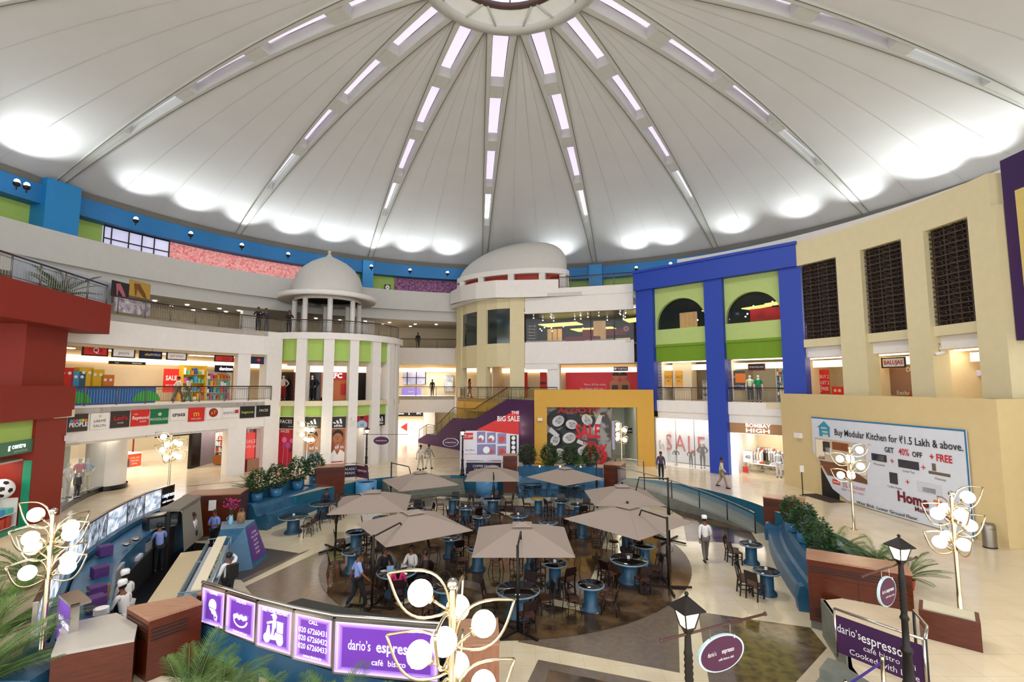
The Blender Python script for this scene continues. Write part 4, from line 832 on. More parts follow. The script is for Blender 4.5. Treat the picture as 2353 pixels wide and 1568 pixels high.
lettering(PF, o, [('ALCOTT', u0+.5*wmm, 3.98, .52, redt, dict(bold=.035, sqz=1.55)), ('Pedicle for your sole', u0+.72*wmm, 3.62, .22, M('arch_yellow', '#f2c52a'), {}),
    ('SALE', u0+.64*wmm, 2.4, 1.4, redt, dict(bold=.035, sqz=.62)), ('upto', u0+.66*wmm, 1.62, .5, redt, dict(bold=.02)), ('50%', u0+.78*wmm, .95, 1.3, redt, dict(bold=.035, sqz=.7)), ('off', u0+.84*wmm, .25, .7, redt, dict(bold=.03))], -.585)
inter('narrow_banner', 'tall narrow banner strip standing behind the big sale banner', 'banner', PF, PF.uz(1405, 980)[0], PF.uz(1412, 980)[0], .1, 4.1, -1.6, -1.3, M('strip_tan', '#b99f7e', .6, h2='#5e5247', scale=1))
inter('ad_light_panel', 'violet lit framed panel leaning behind the sale banner', 'panel', PF, PF.uz(1411, 1030)[0], PF.uz(1424, 1030)[0], .9, 3.1, -2.4, -2.3, M('panel_lilac', '#a79ac0', .4, emit=.3))
sign('direction_sign', PF, 1433, 1465, 984, 996, black, [('Towers  1', .5, .5, .4, W_, {})], 'black direction sign inside the mustard portal', 'sign', d=-2)
# ------------------------------------------------------------ stair with purple side wall
SF = Fr((-9.5, 50.2), (1.62, 36.65))
st_pts = [(961, 1017), (961, 1003), (981, 994), (1000, 994), (1041, 961), (1087, 962), (1165, 921), (1226, 921)]
sp = [SF.uz(*p) for p in st_pts]; sp[0] = (sp[0][0], 0); sp[1] = (sp[1][0], .35)
prof = [(sp[1][0], .35), (sp[2][0], 1.0), (sp[3][0], 1.0), (sp[4][0], 2.85), (sp[5][0], 2.85), (sp[6][0], L1), (SF.L, L1)]
b = MB()
for (a0, za), (a1, zb) in zip(prof, prof[1:]): b.wall([SF.p2(a0), SF.p2(a1)], [0, 0], [za, zb], .25)
struct('wall_stair_side', b, purple, 'deep purple side wall of the stair')
o = sgroup('trim_10', 'stone steps of the stair to the first gallery'); b = MB()
for (a0, za), (a1, zb) in zip(prof, prof[1:]):
    n = max(1, round(abs(zb-za)/.17))
    for k in range(n): SF.box(b, a0+(a1-a0)*k/n, a0+(a1-a0)*(k+1)/n, za+(zb-za)*(k+1)/n-.2, za+(zb-za)*(k+1)/n-.02, -2.6, -.25)
b.obj('step', o, stepst)
rail('stair_railing', [(*SF.p2(u, -.1), z) for u, z in prof], 0, 'railing with pale green balusters climbing the purple stair', every=1.6, pm=M('baluster_khaki', '#8a8248', .5, .3))
rail('stair_railing', [(*SF.p2(u, -2.5), z) for u, z in prof[3:]], 0, 'rear railing of the stair against the mustard wall', every=2, pm=M('baluster_khaki', '#8a8248', .5, .3))
# shop hoarding in front of the stair
HF = Fr(G(1057, 1087), G(1192, 1082)); HF = Fr(HF.A, HF.A+Vector((4.3, .5)))
o, u0, u1, z0, z1 = sign('printed_hoarding', HF, 1057, 1192, 990, 1088, M('hoarding_white', '#e4e0e6', .6), [], 'white hoarding with red triangle and six boxed product pictures below the stair', 'hoarding')
z0 = 0; b = MB(); tri = [HF.uz(*p) for p in ((1095, 988), (1179, 946), (1192, 944), (1192, 999), (1095, 988))][:4]; b.mat(redp); HF.poly(b, tri, .07); b.obj('red_triangle', o)
uv = lambda x, y: HF.uz(x, y)
b = MB(); b.mat(redp); HF.box(b, *[uv(1064, 990)[0], uv(1087, 990)[0]], uv(1075, 1010)[1], uv(1075, 995)[1], .05, .07)
b.obj('red_logo_box', o); q = uv(1075, 1002); lettering(HF, o, [('@home', q[0], q[1], .34, W_, dict(bold=.01))], .08)
q = uv(1172, 963); lettering(HF, o, [('THE', q[0]+.35, q[1]+.42, .3, W_, dict(bold=.02)), ('BIG SALE', q[0]-.12, q[1], .5, W_, dict(bold=.02, sqz=.8))], .09)
lil = M('picture_lilac', '#8b86ae', .6); items = [(1096, 1115, 992, 1018), (1119, 1139, 994, 1018), (1143, 1163, 996, 1020), (1096, 1139, 1021, 1045), (1143, 1163, 1025, 1047)]
b = MB()
for k, (x0, x1, y0, y1) in enumerate(items):
    ua, ub, za, zb = HF.rect(x0, x1, y0, y1); b.mat(lil); HF.box(b, ua, ub, za, zb, .05, .065); w = (ub-ua)
    b.mat(CM[8] if k in (0, 1, 3) else CM[0]); HF.disc(b, ua+w*.5, za+(zb-za)*.45, min(w, zb-za)*.33, .075); b.mat(CM[0]); HF.disc(b, ua+w*(.4 if k < 3 else .78), za+(zb-za)*.3, min(w, zb-za)*.2, .08)
b.mat(blackt); ua, ub, za, zb = HF.rect(1172, 1187, 1001, 1046); HF.box(b, ua, ub, za, zb, .05, .065); b.mat(W_)
for k in range(4): HF.disc(b, (ua+ub)/2, za+(zb-za)*(.15+.24*k), .14, .08)
b.obj('product_pictures', o)
lettering(HF, o, [('Furniture | Furnishings | Kitchen', HF.L*.5, .62, .16, redt, {}), ('West Block', .65, 1.5, .14, blackt, {}), ('Lower Ground', .65, 1.25, .14, redt, {})], .06)
# ------------------------------------------------------------ royal blue frame with lime arches
BF = Fr((9.55, 37.45), (17.5, 29.5))
def bu(px, py=750): return BF.uz(px, py)[0]
P1, P2, P3 = (bu(1466), bu(1504)), (bu(1623), bu(1665)), (bu(1797), bu(1848))
b = MB()
for k_, (a0, a1) in enumerate((P1, P2, P3)): BF.box(b, a0, a1, 0 if k_ else 4.0, 13.2, -.9, .25)
BF.box(b, bu(1462, 650), bu(1833, 590), 13.15, 14.65, -.9, .45); BF.box(b, bu(1461, 650)-.05, bu(1834, 590)+.05, 14.5, 14.68, -.9, .55)
struct('wall_blue_frame', b, blue, 'royal blue frame with three pillars and a deep beam')
def archpanel(ua, ub, zc, r, zb, zt, name, lab, cc=None):
    c = cc if cc is not None else (ua+ub)/2; n = 20; vs = []; fs = []
    arcp = [(c-r*math.cos(math.pi*i/n), zc+r*math.sin(math.pi*i/n)) for i in range(n+1)]
    arcp = [(min(max(x, ua+.01), ub-.01), z) for x, z in arcp]
    out = [(ua, zb)]+[(ua+(ub-ua)*i/n, zt) for i in range(n+1)]+[(ub, zb)]; inn = [(max(c-r, ua+.01), zb)]+arcp+[(min(c+r, ub-.01), zb)]
    b = MB()
    for dd in (0, -.3): b.add([BF.P(u, z, dd-.15) for u, z in out+inn], [[i, i+1, n+3+i+1, n+3+i] for i in range(n+2)])
    b.add([BF.P(u, z, d_) for u, z in inn for d_ in (-.15, -.45)], [[2*i, 2*i+1, 2*i+3, 2*i+2] for i in range(n+2)])
    return struct(name, b, M('arch_lime', '#b4c878', .7), lab)
archpanel(P1[1], P2[0], 10.35, (P2[0]-P1[1])*.48, 10.02, 13.2, 'wall_lime_arch', 'lime arch panel, left of the two', )
archpanel(P2[1], P3[0], 10.3, (P3[0]-P2[1])*.49, 10.02, 13.2, 'wall_lime_arch_2', 'lime arch panel, right of the two')
b = MB()
for a0, a1 in ((P1[1], P2[0]), (P2[1], P3[0])): BF.box(b, a0, a1, 8.9, 10.02, -.5, -.12)
struct('wall_lime_sill', b, M('arch_lime', '#b4c878'), 'lime parapets under the two arches')
b = MB()
for a0, a1 in ((P1[1], P2[0]), (P2[1], P3[0])): BF.box(b, a0, a1, 7.62, 8.75, -.5, -.14); BF.box(b, a0, a1, 8.72, 8.9, -.5, -.06)
struct('wall_olive_band', b, olive, 'olive green bands under the arches')
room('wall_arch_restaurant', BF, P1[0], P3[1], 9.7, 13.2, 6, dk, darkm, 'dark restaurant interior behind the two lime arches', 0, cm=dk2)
b = MB()
for a0, a1 in ((P1[1], P2[0]), (P2[1], P3[0])): BF.box(b, a0, a1, 10.02, 12.4, -.52, -.5)
o = b.obj('window_8', None, M('restaurant_glass', '#39403e')); o['kind'] = 'structure'; o['label'] = 'glass behind the two lime arches'; o['category'] = 'window'
u = bu(1548, 730); o = wthing('lit_column', 'broad amber lit fluted column behind the left lime arch', 'column', BF.P(u, 9.7, -2.4))
for k in range(4): b = MB(); p = BF.P(u+(k-1.5)*.34, 9.7, -2.4); b.lathe([(.18, 0), (.18, 1.75)], p, 12); b.obj('flute', o, amber)
u = bu(1728, 720); b = MB(); BF.box(b, u-1.3, u+1.0, 9.7, 11.35, -3.6, -3.5); tag(b.obj('red_wall_panel', None, M('lit_red_panel', '#c01822', .5, emit=.5, h2='#7a0c10', scale=1)), 'red lit wall panel behind the right lime arch', 'panel')
for i, (px, dd) in enumerate(((1695, -3.2), (1765, -2.2), (1610, -2.2))):
    u = bu(px, 700); b = MB(); b.hexa([BF.p2(u-.9, dd), BF.p2(u+.9, dd+.6), BF.p2(u+1.1, dd-.2), BF.p2(u-.6, dd-1)], 11.4, 11.47); tag(b.obj('ceiling_cove', None, yel), ('pale ceiling cove left of centre behind the right arch', 'pale ceiling cove at the right behind the right arch', 'pale ceiling cove behind the left arch')[i], 'ceiling light')
for i in range(12):
    o = bo.copy(); COL.objects.link(o); o.location = BF.P(random.uniform(P1[1]+.3, P3[0]-.3), random.choice((11.9, 11.6, 10.7)), random.uniform(-4, -1)); tag(o, 'tiny bright spot bulb behind the lime arches', 'bulb', 'spot bulbs behind the arches')
# first gallery shops between the blue pillars
for i, (a0, a1) in enumerate(((P1[1], P2[0]), (P2[1], P3[0]))):
    r_ = room('wall_menswear_%s' % 'ab'[i], BF, a0, a1, L1, 7.62, 5.0, M('shop_cream_wall', '#e6dfc6', .6), None, ('menswear shop on the first gallery, left of the middle blue pillar', 'menswear shop on the first gallery, right of the middle blue pillar')[i], 3.2, nl=1)
    inter('cove_light', ('warm cove band over the left gallery shop', 'warm cove band over the right gallery shop')[i], 'cove light', BF, a0, a1, 7.0, 7.4, -1.6, -1.5, cove)
    rail('gallery_railing', [BF.p2(a0, -.2), BF.p2(a1, -.2)], L1, ('short railing between the left and middle blue pillars', 'short railing between the middle and right blue pillars')[i], every=1.5)
for i, px in enumerate((1536, 1560)):
    o, u0, u1, z0, z1 = sign('sale_pillar_poster', BF, px-8, px+8, 852, 892, M('poster_amber', '#e0a23a', .5), [('SALE', .5, .62, .25, M('print_orange_brown', '#8c4a16', .6), dict(sqz=.8)), ('50%', .5, .40, .12, navy, {}), ('TURTLE', .5, .1, .12, W_, {})], ('amber SALE poster, left of the pair on the gallery pier', 'amber SALE poster, right of the pair on the gallery pier')[i], 'poster', d=-1.3)
inter('wall_pier_poster', 'cream pier carrying two amber sale posters', 'pier', BF, bu(1526, 870), bu(1570, 870), L1, 7.6, -2.2, -1.36, warmw)
sign('hanging_sign', BF, 1721, 1756, 838, 850, bk, [('PETER ENGLAND', .5, .5, .42, W_, dict(sqz=.8))], 'black hanging sign reading PETER ENGLAND with red border', 'sign', d=-.55, frame=rust)
sign('shop_poster', BF, 1672, 1712, 852, 897, M('slate_grey', '#4a4c50', .5), [('ENGLAND', .45, .68, .14, W_, {}), ('of Good Things', .5, .22, .12, W_, {})], 'slate poster with orange square on the gallery shop', 'poster', d=-1.2)
b = MB(); b.mat(CM[6]); ua, ub, za, zb = BF.rect(1678, 1702, 858, 880); BF.box(b, ua-.1, ub-.1, za, zb, -1.15, -1.14); tag(b.obj('orange_sign_square'), 'orange square sign on the slate poster', 'sign')
shelfunit(BF, P1[1]+.2, P1[1]+.9, L1, 1.9, .5, 4, 5, -3.5, 'white shelves at the left of the left gallery shop')
shelfunit(BF, P1[1]+2.1, P2[0]-.2, L1, 1.5, .6, 3, 9, -3.2, 'shelves of shoes at the right of the left gallery shop', gm=[CM[8], blackt, CM[4]])
shelfunit(BF, P2[1]+2.2, P3[0]-.2, L1, 2.3, .5, 5, 7, -2.8, 'shelves of folded shirts in the right gallery shop', gm=[CM[8], CM[0], CM[2], CM[4]])
# ground floor shops: bright SALE window and clothes shop
b = MB()
BF.box(b, P1[1], P2[0], 3.95, L1+.02, -.45, -.05); BF.box(b, P1[1], P2[0], 3.45, 4.0, -.5, -.15); BF.box(b, P2[1], P3[0], 3.95, L1+.02, -.45, -.05); BF.box(b, P2[1], P3[0], 3.4, 4.0, -.5, -.15)
struct('wall_white_fascia', b, white, 'white fascias over the two bright ground floor shops')
a0, a1 = P1[1]-.3, P2[0]
room('wall_sale_window', BF, a0, a1+1.2, 0, 3.45, 2.2, M('bright_white_wall', '#f4f2f4', .6), white, 'bright white SALE display window', 6.0, nl=2, lw=.35)
inter('window_10', 'glass of the bright SALE window', 'window', BF, a0, a1, 0.05, 3.45, -.3, -.28, glassm)['kind'] = 'structure'
b = MB(); 
for px in (1546, 1588): u = bu(px, 900); BF.box(b, u-.02, u+.02, .05, 3.45, -.28, -.24)
b.obj('glass_joint', None, steel); bpy.data.objects['glass_joint']['label'] = 'thin joints of the SALE window glass'; bpy.data.objects['glass_joint']['category'] = 'window'; bpy.data.objects['glass_joint']['kind'] = 'structure'
o = wthing('sale_letters', 'tall thin red SALE lettering inside the bright window', 'sign', BF.P((a0+a1)/2, .6, -1.9)); thin = redt
b = MB(); b.mat(M('panel_light_grey', '#e2e0e4', .5)); BF.box(b, a0+.3, a1+.6, .1, 2.35, -2.05, -2.0); b.obj('panel', o)
L_ = a1-a0
SD = Fr(BF.p2(0, -1.95), BF.p2(BF.L, -1.95))
for t, px in (('S', 1537), ('A', 1563), ('L', 1588), ('E', 1611)):
    b = MB(); b.mat(thin); BF.text(b, t, SD.uz(px, 1028)[0], 1.45, 1.75, -1.95, bold=-.005, ext=.01, sqz=.75); b.obj('letter', o)
a0, a1 = P2[1], P3[0]
room('wall_clothes_shop', BF, a0, a1, 0, 2.75, 7.5, M('shop_white_wall', '#ece6da', .6), creamst, 'deep bright clothes shop under the wooden fascia', 9.0, nl=3)
BF.box(b := MB(), a0, a1, 2.75, 3.45, -.5, -.18); o = b.obj('shop_sign', None, M('fascia_wood', '#b98a5c', .5)); tag(o, 'tan wooden fascia with lit white BOMBAY HIGH letters', 'sign')
lettering(BF, o, [('BOMBAY', (a0+a1)/2+.02, 3.27, .33, wlit, dict(bold=.012, sqz=1.15)), ('HIGH', (a0+a1)/2, 2.95, .36, wlit, dict(bold=.015, sqz=1.7))], -.12)
inter('trim_11', 'bright white frame at the left of the clothes shop', 'frame', BF, a0, a0+.35, 0, 2.75, -.5, -.2, M('lit_frame', '#ffffff', .5, emit=.5))['kind'] = 'structure'
random.seed(12)
def rack(f, u, z, d, w, label, gm, h=1.35, group=None):
    o = wthing('clothes_rack', label, 'clothes rack', f.P(u, z, d), group); b = MB()
    b.tube([f.P(u-w/2, z, d), f.P(u-w/2, z+h, d), f.P(u+w/2, z+h, d), f.P(u+w/2, z, d)], .025, 6); f.box(b, u-w/2-.05, u+w/2+.05, z, z+.05, d-.25, d+.25); b.obj('frame', o, steel)
    n = max(3, int(w/.16))
    for k in range(n):
        x = u-w/2+w*(k+.5)/n; b = MB(); b.mat(gm[k % len(gm)]); L_ = random.uniform(.65, .85); t = .055
        for s_ in (-1, 1): pass
        vs = [f.P(x+t*e, z+h-.04-y, d+q) for e in (-1, 1) for q, y in ((-.02, 0), (-.24, .12), (-.2, L_), (.2, L_), (.24, .12), (.02, 0))]
        b.add(vs, [[0, 1, 2, 3, 4, 5], [11, 10, 9, 8, 7, 6]]+[[i, 6+i, 6+(i+1) % 6, (i+1) % 6] for i in range(6)]); b.obj('garment', o)
    return o
g1 = [CM[8], blackt, greyst, CM[8], lightgrey]; g2_ = [CM[8], CM[0], M('shirt_pink', '#d98a9a', .6), lightgrey, CM[4]]
for i, (fu, d_, w, gm) in enumerate(((.2, -2.4, 1.1, g2_), (.75, -2.6, 1.2, g1), (.45, -3.6, 1.6, g1), (.2, -5.0, 1.2, g2_), (.78, -5.0, 1.3, g1), (.5, -6.2, 2.0, g1))):
    rack(BF, a0+fu*(a1-a0), .02, d_, w, 'rack of hanging %s clothes in the clothes shop, %s' % (('white and red', 'dark', 'black and grey', 'pink and red', 'grey', 'mixed')[i], ('near left', 'near right', 'in the middle', 'far left', 'far right', 'at the back')[i]), gm)
for i, (fu, d_) in enumerate(((.33, -1.9), (.62, -1.8), (.62, -3.1), (.28, -4.2), (.9, -3.9), (.5, -5.2))):
    u = a0+fu*(a1-a0); o = wthing('display_table', 'low display table with folded clothes in the clothes shop, '+('near left', 'near middle', 'middle', 'left behind', 'right behind', 'back')[i], 'table', BF.P(u, 0, d_)); b = MB(); BF.box(b, u-.5, u+.5, .6, .66, d_-.3, d_+.3); b.obj('tabletop', o, W_)
    b = MB(); [b.tube([BF.P(u+x, 0.02, d_+y), BF.P(u+x, .6, d_+y)], .02, 4) for x in (-.45, .45) for y in (-.25, .25)]; b.obj('frame', o, steel)
    for k in range(5): b = MB(); q_ = u-.4+.2*k; BF.box(b, q_-.08, q_+.08, .66, .66+random.uniform(.06, .2), d_-.2, d_+.2); b.obj('folded_clothes', o, random.choice((W_, blackt, redp, lightgrey, greyst)))
b = MB(); BF.box(b, a0+.45, a0+1.05, .75, 1.5, -1.15, -1.1); o = b.obj('price_board', None, W_); tag(o, 'white board reading 40 at the clothes shop entrance', 'sign'); lettering(BF, o, [('40', a0+.75, 1.1, .34, blackt, {})], -1.09)
b = MB(); b.tube([BF.P(a0+.75, 0.02, -1.12), BF.P(a0+.75, .76, -1.12)], .025, 6); b.obj('pole', o, steel)
o = wthing('shopping_bag', 'small red paper bag hanging below the price board', 'bag', BF.P(a0+.6, .1, -.95)); b = MB(); BF.box(b, a0+.48, a0+.75, .1, .48, -1.0, -.85); b.obj('bag_body', o, redp)
b = MB(); b.tube([BF.P(a0+.55, .48, -.92), BF.P(a0+.615, .62, -.92), BF.P(a0+.68, .48, -.92)], .01, 4); b.obj('handle', o, redp)
# ------------------------------------------------------------ beige colonnade with dark lattice grilles on the right
RP = arc(20.0, 60.0, 92, 24)
b = MB(); b.wall(arc(19.75, 60.5, 92, 20), 13.15, 14.62, .6); b.wall(arc(19.9, 61.5, 92, 20), 8.15, 8.62, .45)
PA = [(1925, 1982), (2079, 2132), (2238, 2305)]
for p0, p1 in PA:
    x0, x1 = angpx(p0, 19.75, 650), angpx(p1, 19.75, 650); b.wall(arc(19.7, x0, x1, 4), 0, 13.2, .9)
struct('wall_beige_colonnade', b, cream, 'cream colonnade on the right with broad pillars')
b = MB(); b.wall(arc(20.2, 61, 92, 20), 7.55, 8.3, .35); struct('wall_white_band', b, white, 'white fascia pieces between the cream pillars')
GA = [(1846, 1925), (1982, 2079), (2132, 2238)]
lat = M('lattice_brown', '#4b382c', .6, h2='#3a2a20', scale=8)
for gi, (p0, p1) in enumerate(GA):
    x0, x1 = angpx(p0, 20.1, 650), angpx(p1, 20.1, 650); P0, P1_ = pol(x0, 19.85), pol(x1, 19.85); f = Fr(P0, P1_)
    o = wthing('lattice_grille', 'dark brown star lattice grille, %s of the three on the right' % ('leftmost', 'middle', 'rightmost')[gi], 'grille', f.P(f.L/2, 8.6), 'lattice grilles')
    b = MB(); f.box(b, 0, f.L, 8.55, 13.2, -.35, -.3); b.obj('backing', o, M('lattice_back', '#17100c', .8))
    b = MB(); t = .03; nx = 2; nz = 5; cw = f.L/nx; chh = 4.6/nz
    for i in range(nx*2+1): u = cw*i/2; f.box(b, max(u-.022, 0), min(u+.022, f.L), 8.6, 13.2, -.2, -.14)
    for i in range(nz*4+1): z = 8.6+chh*i/4; f.box(b, 0, f.L, z-(.03 if i % 2 == 0 else .014), z+(.03 if i % 2 == 0 else .014), -.2, -.13)
    b.obj('slat_grid', o, lat); b = MB()
    for i in range(nx):
        for j in range(nz*2):
            c = (cw*(i+.5), 8.6+chh*(j+.5)/2); R_ = min(cw, chh)*.5
            for k in range(8):
                w = math.pi*k/4; a_ = Vector((math.cos(w)*cw*.5, math.sin(w)*chh*.25)); e_ = Vector((math.cos(w+math.pi/2)*cw*.25, math.sin(w+math.pi/2)*chh*.25))
                for q0, q1 in (((0, 0), a_), (a_*.55+e_*.5, a_)):
                    A_ = f.P(c[0]+q0[0], c[1]+q0[1], -.15); B_ = f.P(c[0]+q1[0], c[1]+q1[1], -.15); b.tube([A_, B_], .014, 3, False)
    b.obj('star_bars', o, lat)
# first gallery shops behind the colonnade
GS = [(1850, 1945, 'shop_red_sale'), (1998, 2100, 'balujas'), (2180, 2270, 'bell')]
for i, (p0, p1, nm) in enumerate(GS):
    x0, x1 = angpx(p0-18, 20.4, 880), angpx(p1+22, 20.4, 880); f = Fr(pol(x0, 20.5), pol(x1, 20.5))
    room('wall_gallery_shop_%s' % 'abc'[i], f, -.2, f.L+.2, L1, 7.55, 4.0, M('warm_cream_shop', '#eddcb4', .7), None, 'warm lit gallery shop behind the cream pillars, %s' % ('left', 'middle', 'right')[i], 2.5 if i < 2 else 5, nl=1)
    inter('cove_light', 'warm cove light over the %s shop behind the cream pillars' % ('left', 'middle', 'right')[i], 'cove light', f, 0, f.L, 7.0, 7.42, -1.6, -1.5, cove)
    if i == 0:
        sign('shop_poster', f, 1866, 1905, 850, 905, redp, [('SALE', .2, .2, .35, W_, dict(sqz=.7)), ('BUY 2', .75, .7, .2, W_, dict(sqz=.7)), ('GET 2', .75, .45, .2, W_, dict(sqz=.7)), ('FREE', .75, .2, .2, W_, dict(sqz=.7))], 'red BUY 2 GET 2 FREE poster left of the cream pillar', 'poster', d=-2.4)
        o, *_ = sign('fire_hose_cabinet', f, 1912, 1937, 889, 908, redp, [('●', .3, .5, .5, beige, {}), ('●', .7, .5, .5, beige, {})], 'red fire hose cabinet beside the red poster', 'cabinet', d=-2.2)
    if i == 1:
        sign('shop_window_print', f, 2017, 2100, 846, 908, M('taupe_print', '#8c6a58', .5), [('D', .88, .92, .22, W_, {}), ('Exclusive', .8, .08, .2, W_, {})], 'taupe shop window with a brown handbag behind the middle opening', 'shop window', d=-2.2)
        sign('hanging_sign', f, 2028, 2078, 824, 843, white, [('BALUJAS', .5, .5, .7, redt, dict(bold=.02, sqz=.85))], 'white hanging sign with red BALUJAS lettering', 'sign', d=-.6, frame=iron)
        b = MB(); b.mat(M('bag_brown', '#9a4a22', .4)); u, z = f.uz(2037, 905); f.poly(b, [(u-.5, z-.4), (u+.5, z-.35), (u+.42, z+.05), (u+.1, z+.3), (u-.35, z+.1)], -2.1); tag(b.obj('printed_handbag'), 'brown handbag print on the taupe shop window', 'print')
    if i == 2:
        o, *_ = sign('shop_sign', f, 2218, 2275, 851, 864, white, [('BELL', .55, .4, .8, M('letters_lavender', '#9a93d0', .5, emit=.6), dict(bold=.02))], 'pale lit BELL lettering in the bright shop at the right', 'sign', d=-2.0)
        shelfunit(f, .3, 1.7, L1, 1.75, .4, 4, 7, -2.6, 'left shelves of shoes in the bright right shop', gm=[CM[4], brown, CM[6]]); shelfunit(f, 1.8, 3.4, L1, 1.75, .4, 4, 7, -2.6, 'right shelves of shoes in the bright right shop', gm=[CM[4], brown, CM[0]])
        sign('price_strip', f, 2185, 2235, 891, 900, lightgrey, [('upto 50% off', .5, .5, .6, redt, {})], 'pale strip reading upto 50 percent in the bright right shop', 'sign', d=-1.9)
# white ring wall above the colonnade
b = MB(); b.wall(arc(23.9, angpx(1556, 23.9, 605), 100, 30), 14.0, [16.3-.0*i for i in range(31)], .3); struct('wall_ring_white', b, white, 'plain white wall sliver above the colonnade')
# purple wall at the right edge
VF = Fr((20.35, 20.05), (20.1, 9)); VF = Fr((20.0, 18.98), (19.7, 9))
b = MB(); VF.box(b, 0, VF.L, 7.65, 15.0, -.3, .1); struct('wall_purple_right', b, M('violet_paint', '#34104f', .6), 'dark violet wall at the right edge')
b = MB(); VF.box(b, .5, 3, 8.4, 13.55, .1, .13); struct('trim_12', b, M('straw_paint', '#d8c071', .7), 'straw coloured panel on the violet wall')
# ------------------------------------------------------------ beige wall with the kitchen banner
XF = Fr((16.28, 29.52), (17.97, 18.07))
ua = XF.uz(1868, 1050)[0]
b = MB(); XF.box(b, 0, XF.L, 0, 5.38, -.5, 0); b.hexa([(17.97, 18.07), (22.5, 18.4), (22.5, 18.9), (17.97, 18.6)], 0, 5.38); struct('wall_beige_front', b, beige, 'long beige wall carrying the kitchen banner')
b = MB(); b.wall([(22.3, 18.3), (22.9, 5)], 0, 5.3, .3); struct('wall_right_end', b, cream, 'cream wall at the right edge of the mall floor')
o = wthing('kitchen_banner', 'large white modular kitchen banner with curled lower left corner on the beige wall', 'banner', XF.P((ua+XF.L)/2, 2))
tl, tr, br = XF.uz(1868, 957), XF.uz(2224, 988), XF.uz(2234, 1229); bl = XF.uz(1885, 1100)
zt, zr0 = 4.15, .02
u0, u1 = tl[0], tr[0]; Wb = u1-u0
bp = [(u0, zt), (u1, zt), (u1, .03), (u0+.45*Wb, .03), (u0+.26*Wb, .12), (u0+.15*Wb, .5), (u0+.08*Wb, 1.3), (u0, 2.3)]
b = MB(); n = len(bp); b.mat(M('banner_white', '#d6dae4', .6)); b.add([XF.P(u, z, .10) for u, z in bp]+[XF.P(u, z, .06) for u, z in bp], [list(range(n)), list(range(2*n-1, n-1, -1))]+[[i, n+i, n+(i+1) % n, (i+1) % n] for i in range(n)]); sheet = b.obj('sheet', o)
def bb(mt, x0, x1, z0, z1, dd=.115, mb=None): mb.mat(mt); XF.poly(mb, [(u0+x0*Wb, z0), (u0+x1*Wb, z0), (u0+x1*Wb, z1), (u0+x0*Wb, z1)], dd)
b = MB(); bb(M('edge_blue', '#2b6f9c', .6), 0, 1, 4.08, 4.15, .112, b); bb(M('edge_blue', '#2b6f9c'), .992, 1, .03, 4.15, .112, b); b.obj('blue_border', o)
b = MB(); tq = M('house_teal', '#2f93ab', .5); b.mat(tq)
XF.poly(b, [(u0+.065*Wb, 3.15), (u0+.155*Wb, 3.15), (u0+.155*Wb, 3.62), (u0+.165*Wb, 3.62), (u0+.11*Wb, 3.98), (u0+.05*Wb, 3.62), (u0+.065*Wb, 3.62)], .113); b.obj('house_logo', o)
kit = M('print_kitchen_cream', '#cbb8a0', .6); 
b = MB(); zk0, zk1 = 1.15, 3.05
b.mat(kit); XF.poly(b, [(u0+.02*Wb, 3.05), (u0+.42*Wb, 3.05), (u0+.42*Wb, 1.15), (u0+.1*Wb, 1.15), (u0+.02*Wb, 2.0)], .112)
b.mat(M('print_brown_floor', '#6f4a30', .6)); XF.poly(b, [(u0+.12*Wb, 1.15), (u0+.42*Wb, 1.15), (u0+.42*Wb, 1.35), (u0+.26*Wb, 1.9), (u0+.05*Wb, 1.85)], .116)
for (x0, x1, z0, z1, mt) in ((.03, .1, 2.0, 2.95, CM[4]), (.09, .15, 2.35, 2.9, brown), (.11, .16, 2.25, 2.6, W_), (.17, .30, 2.55, 2.95, M('print_wood', '#8a4a22', .6)), (.33, .41, 2.2, 2.95, lightgrey), (.28, .42, 1.6, 2.15, CM[4]), (.29, .345, 1.62, 2.0, W_), (.35, .41, 1.55, 1.95, W_), (.06, .2, 1.6, 1.7, M('print_wood', '#8a4a22')), (.05, .1, 1.95, 2.1, M('print_wood', '#8a4a22')), (.2, .3, 1.2, 1.55, M('print_wood', '#8a4a22'))): bb(mt, x0, x1, z0, z1, .12, b)
b.obj('printed_kitchen', o)
b = MB(); dkp = M('print_charcoal', '#3a3640', .6)
for (x0, x1, z0, z1, mt) in ((.46, .56, 2.35, 2.68, dkp), (.475, .54, 2.4, 2.63, lightgrey), (.63, .75, 2.25, 2.6, dkp), (.82, .84, 2.35, 2.65, greyst), (.8, .91, 2.2, 2.32, greyst), (.57, .62, 1.45, 1.95, dkp), (.73, .86, 1.35, 1.8, lightgrey), (.76, .83, 1.4, 1.6, dkp), (.155, .215, .78, 1.02, redp)): bb(mt, x0, x1, z0, z1, .113, b)
b.obj('printed_appliances', o)
T = lambda t, x, z, s, m, **k: (t, u0+x*Wb, z, s, m, k)
rb = redt
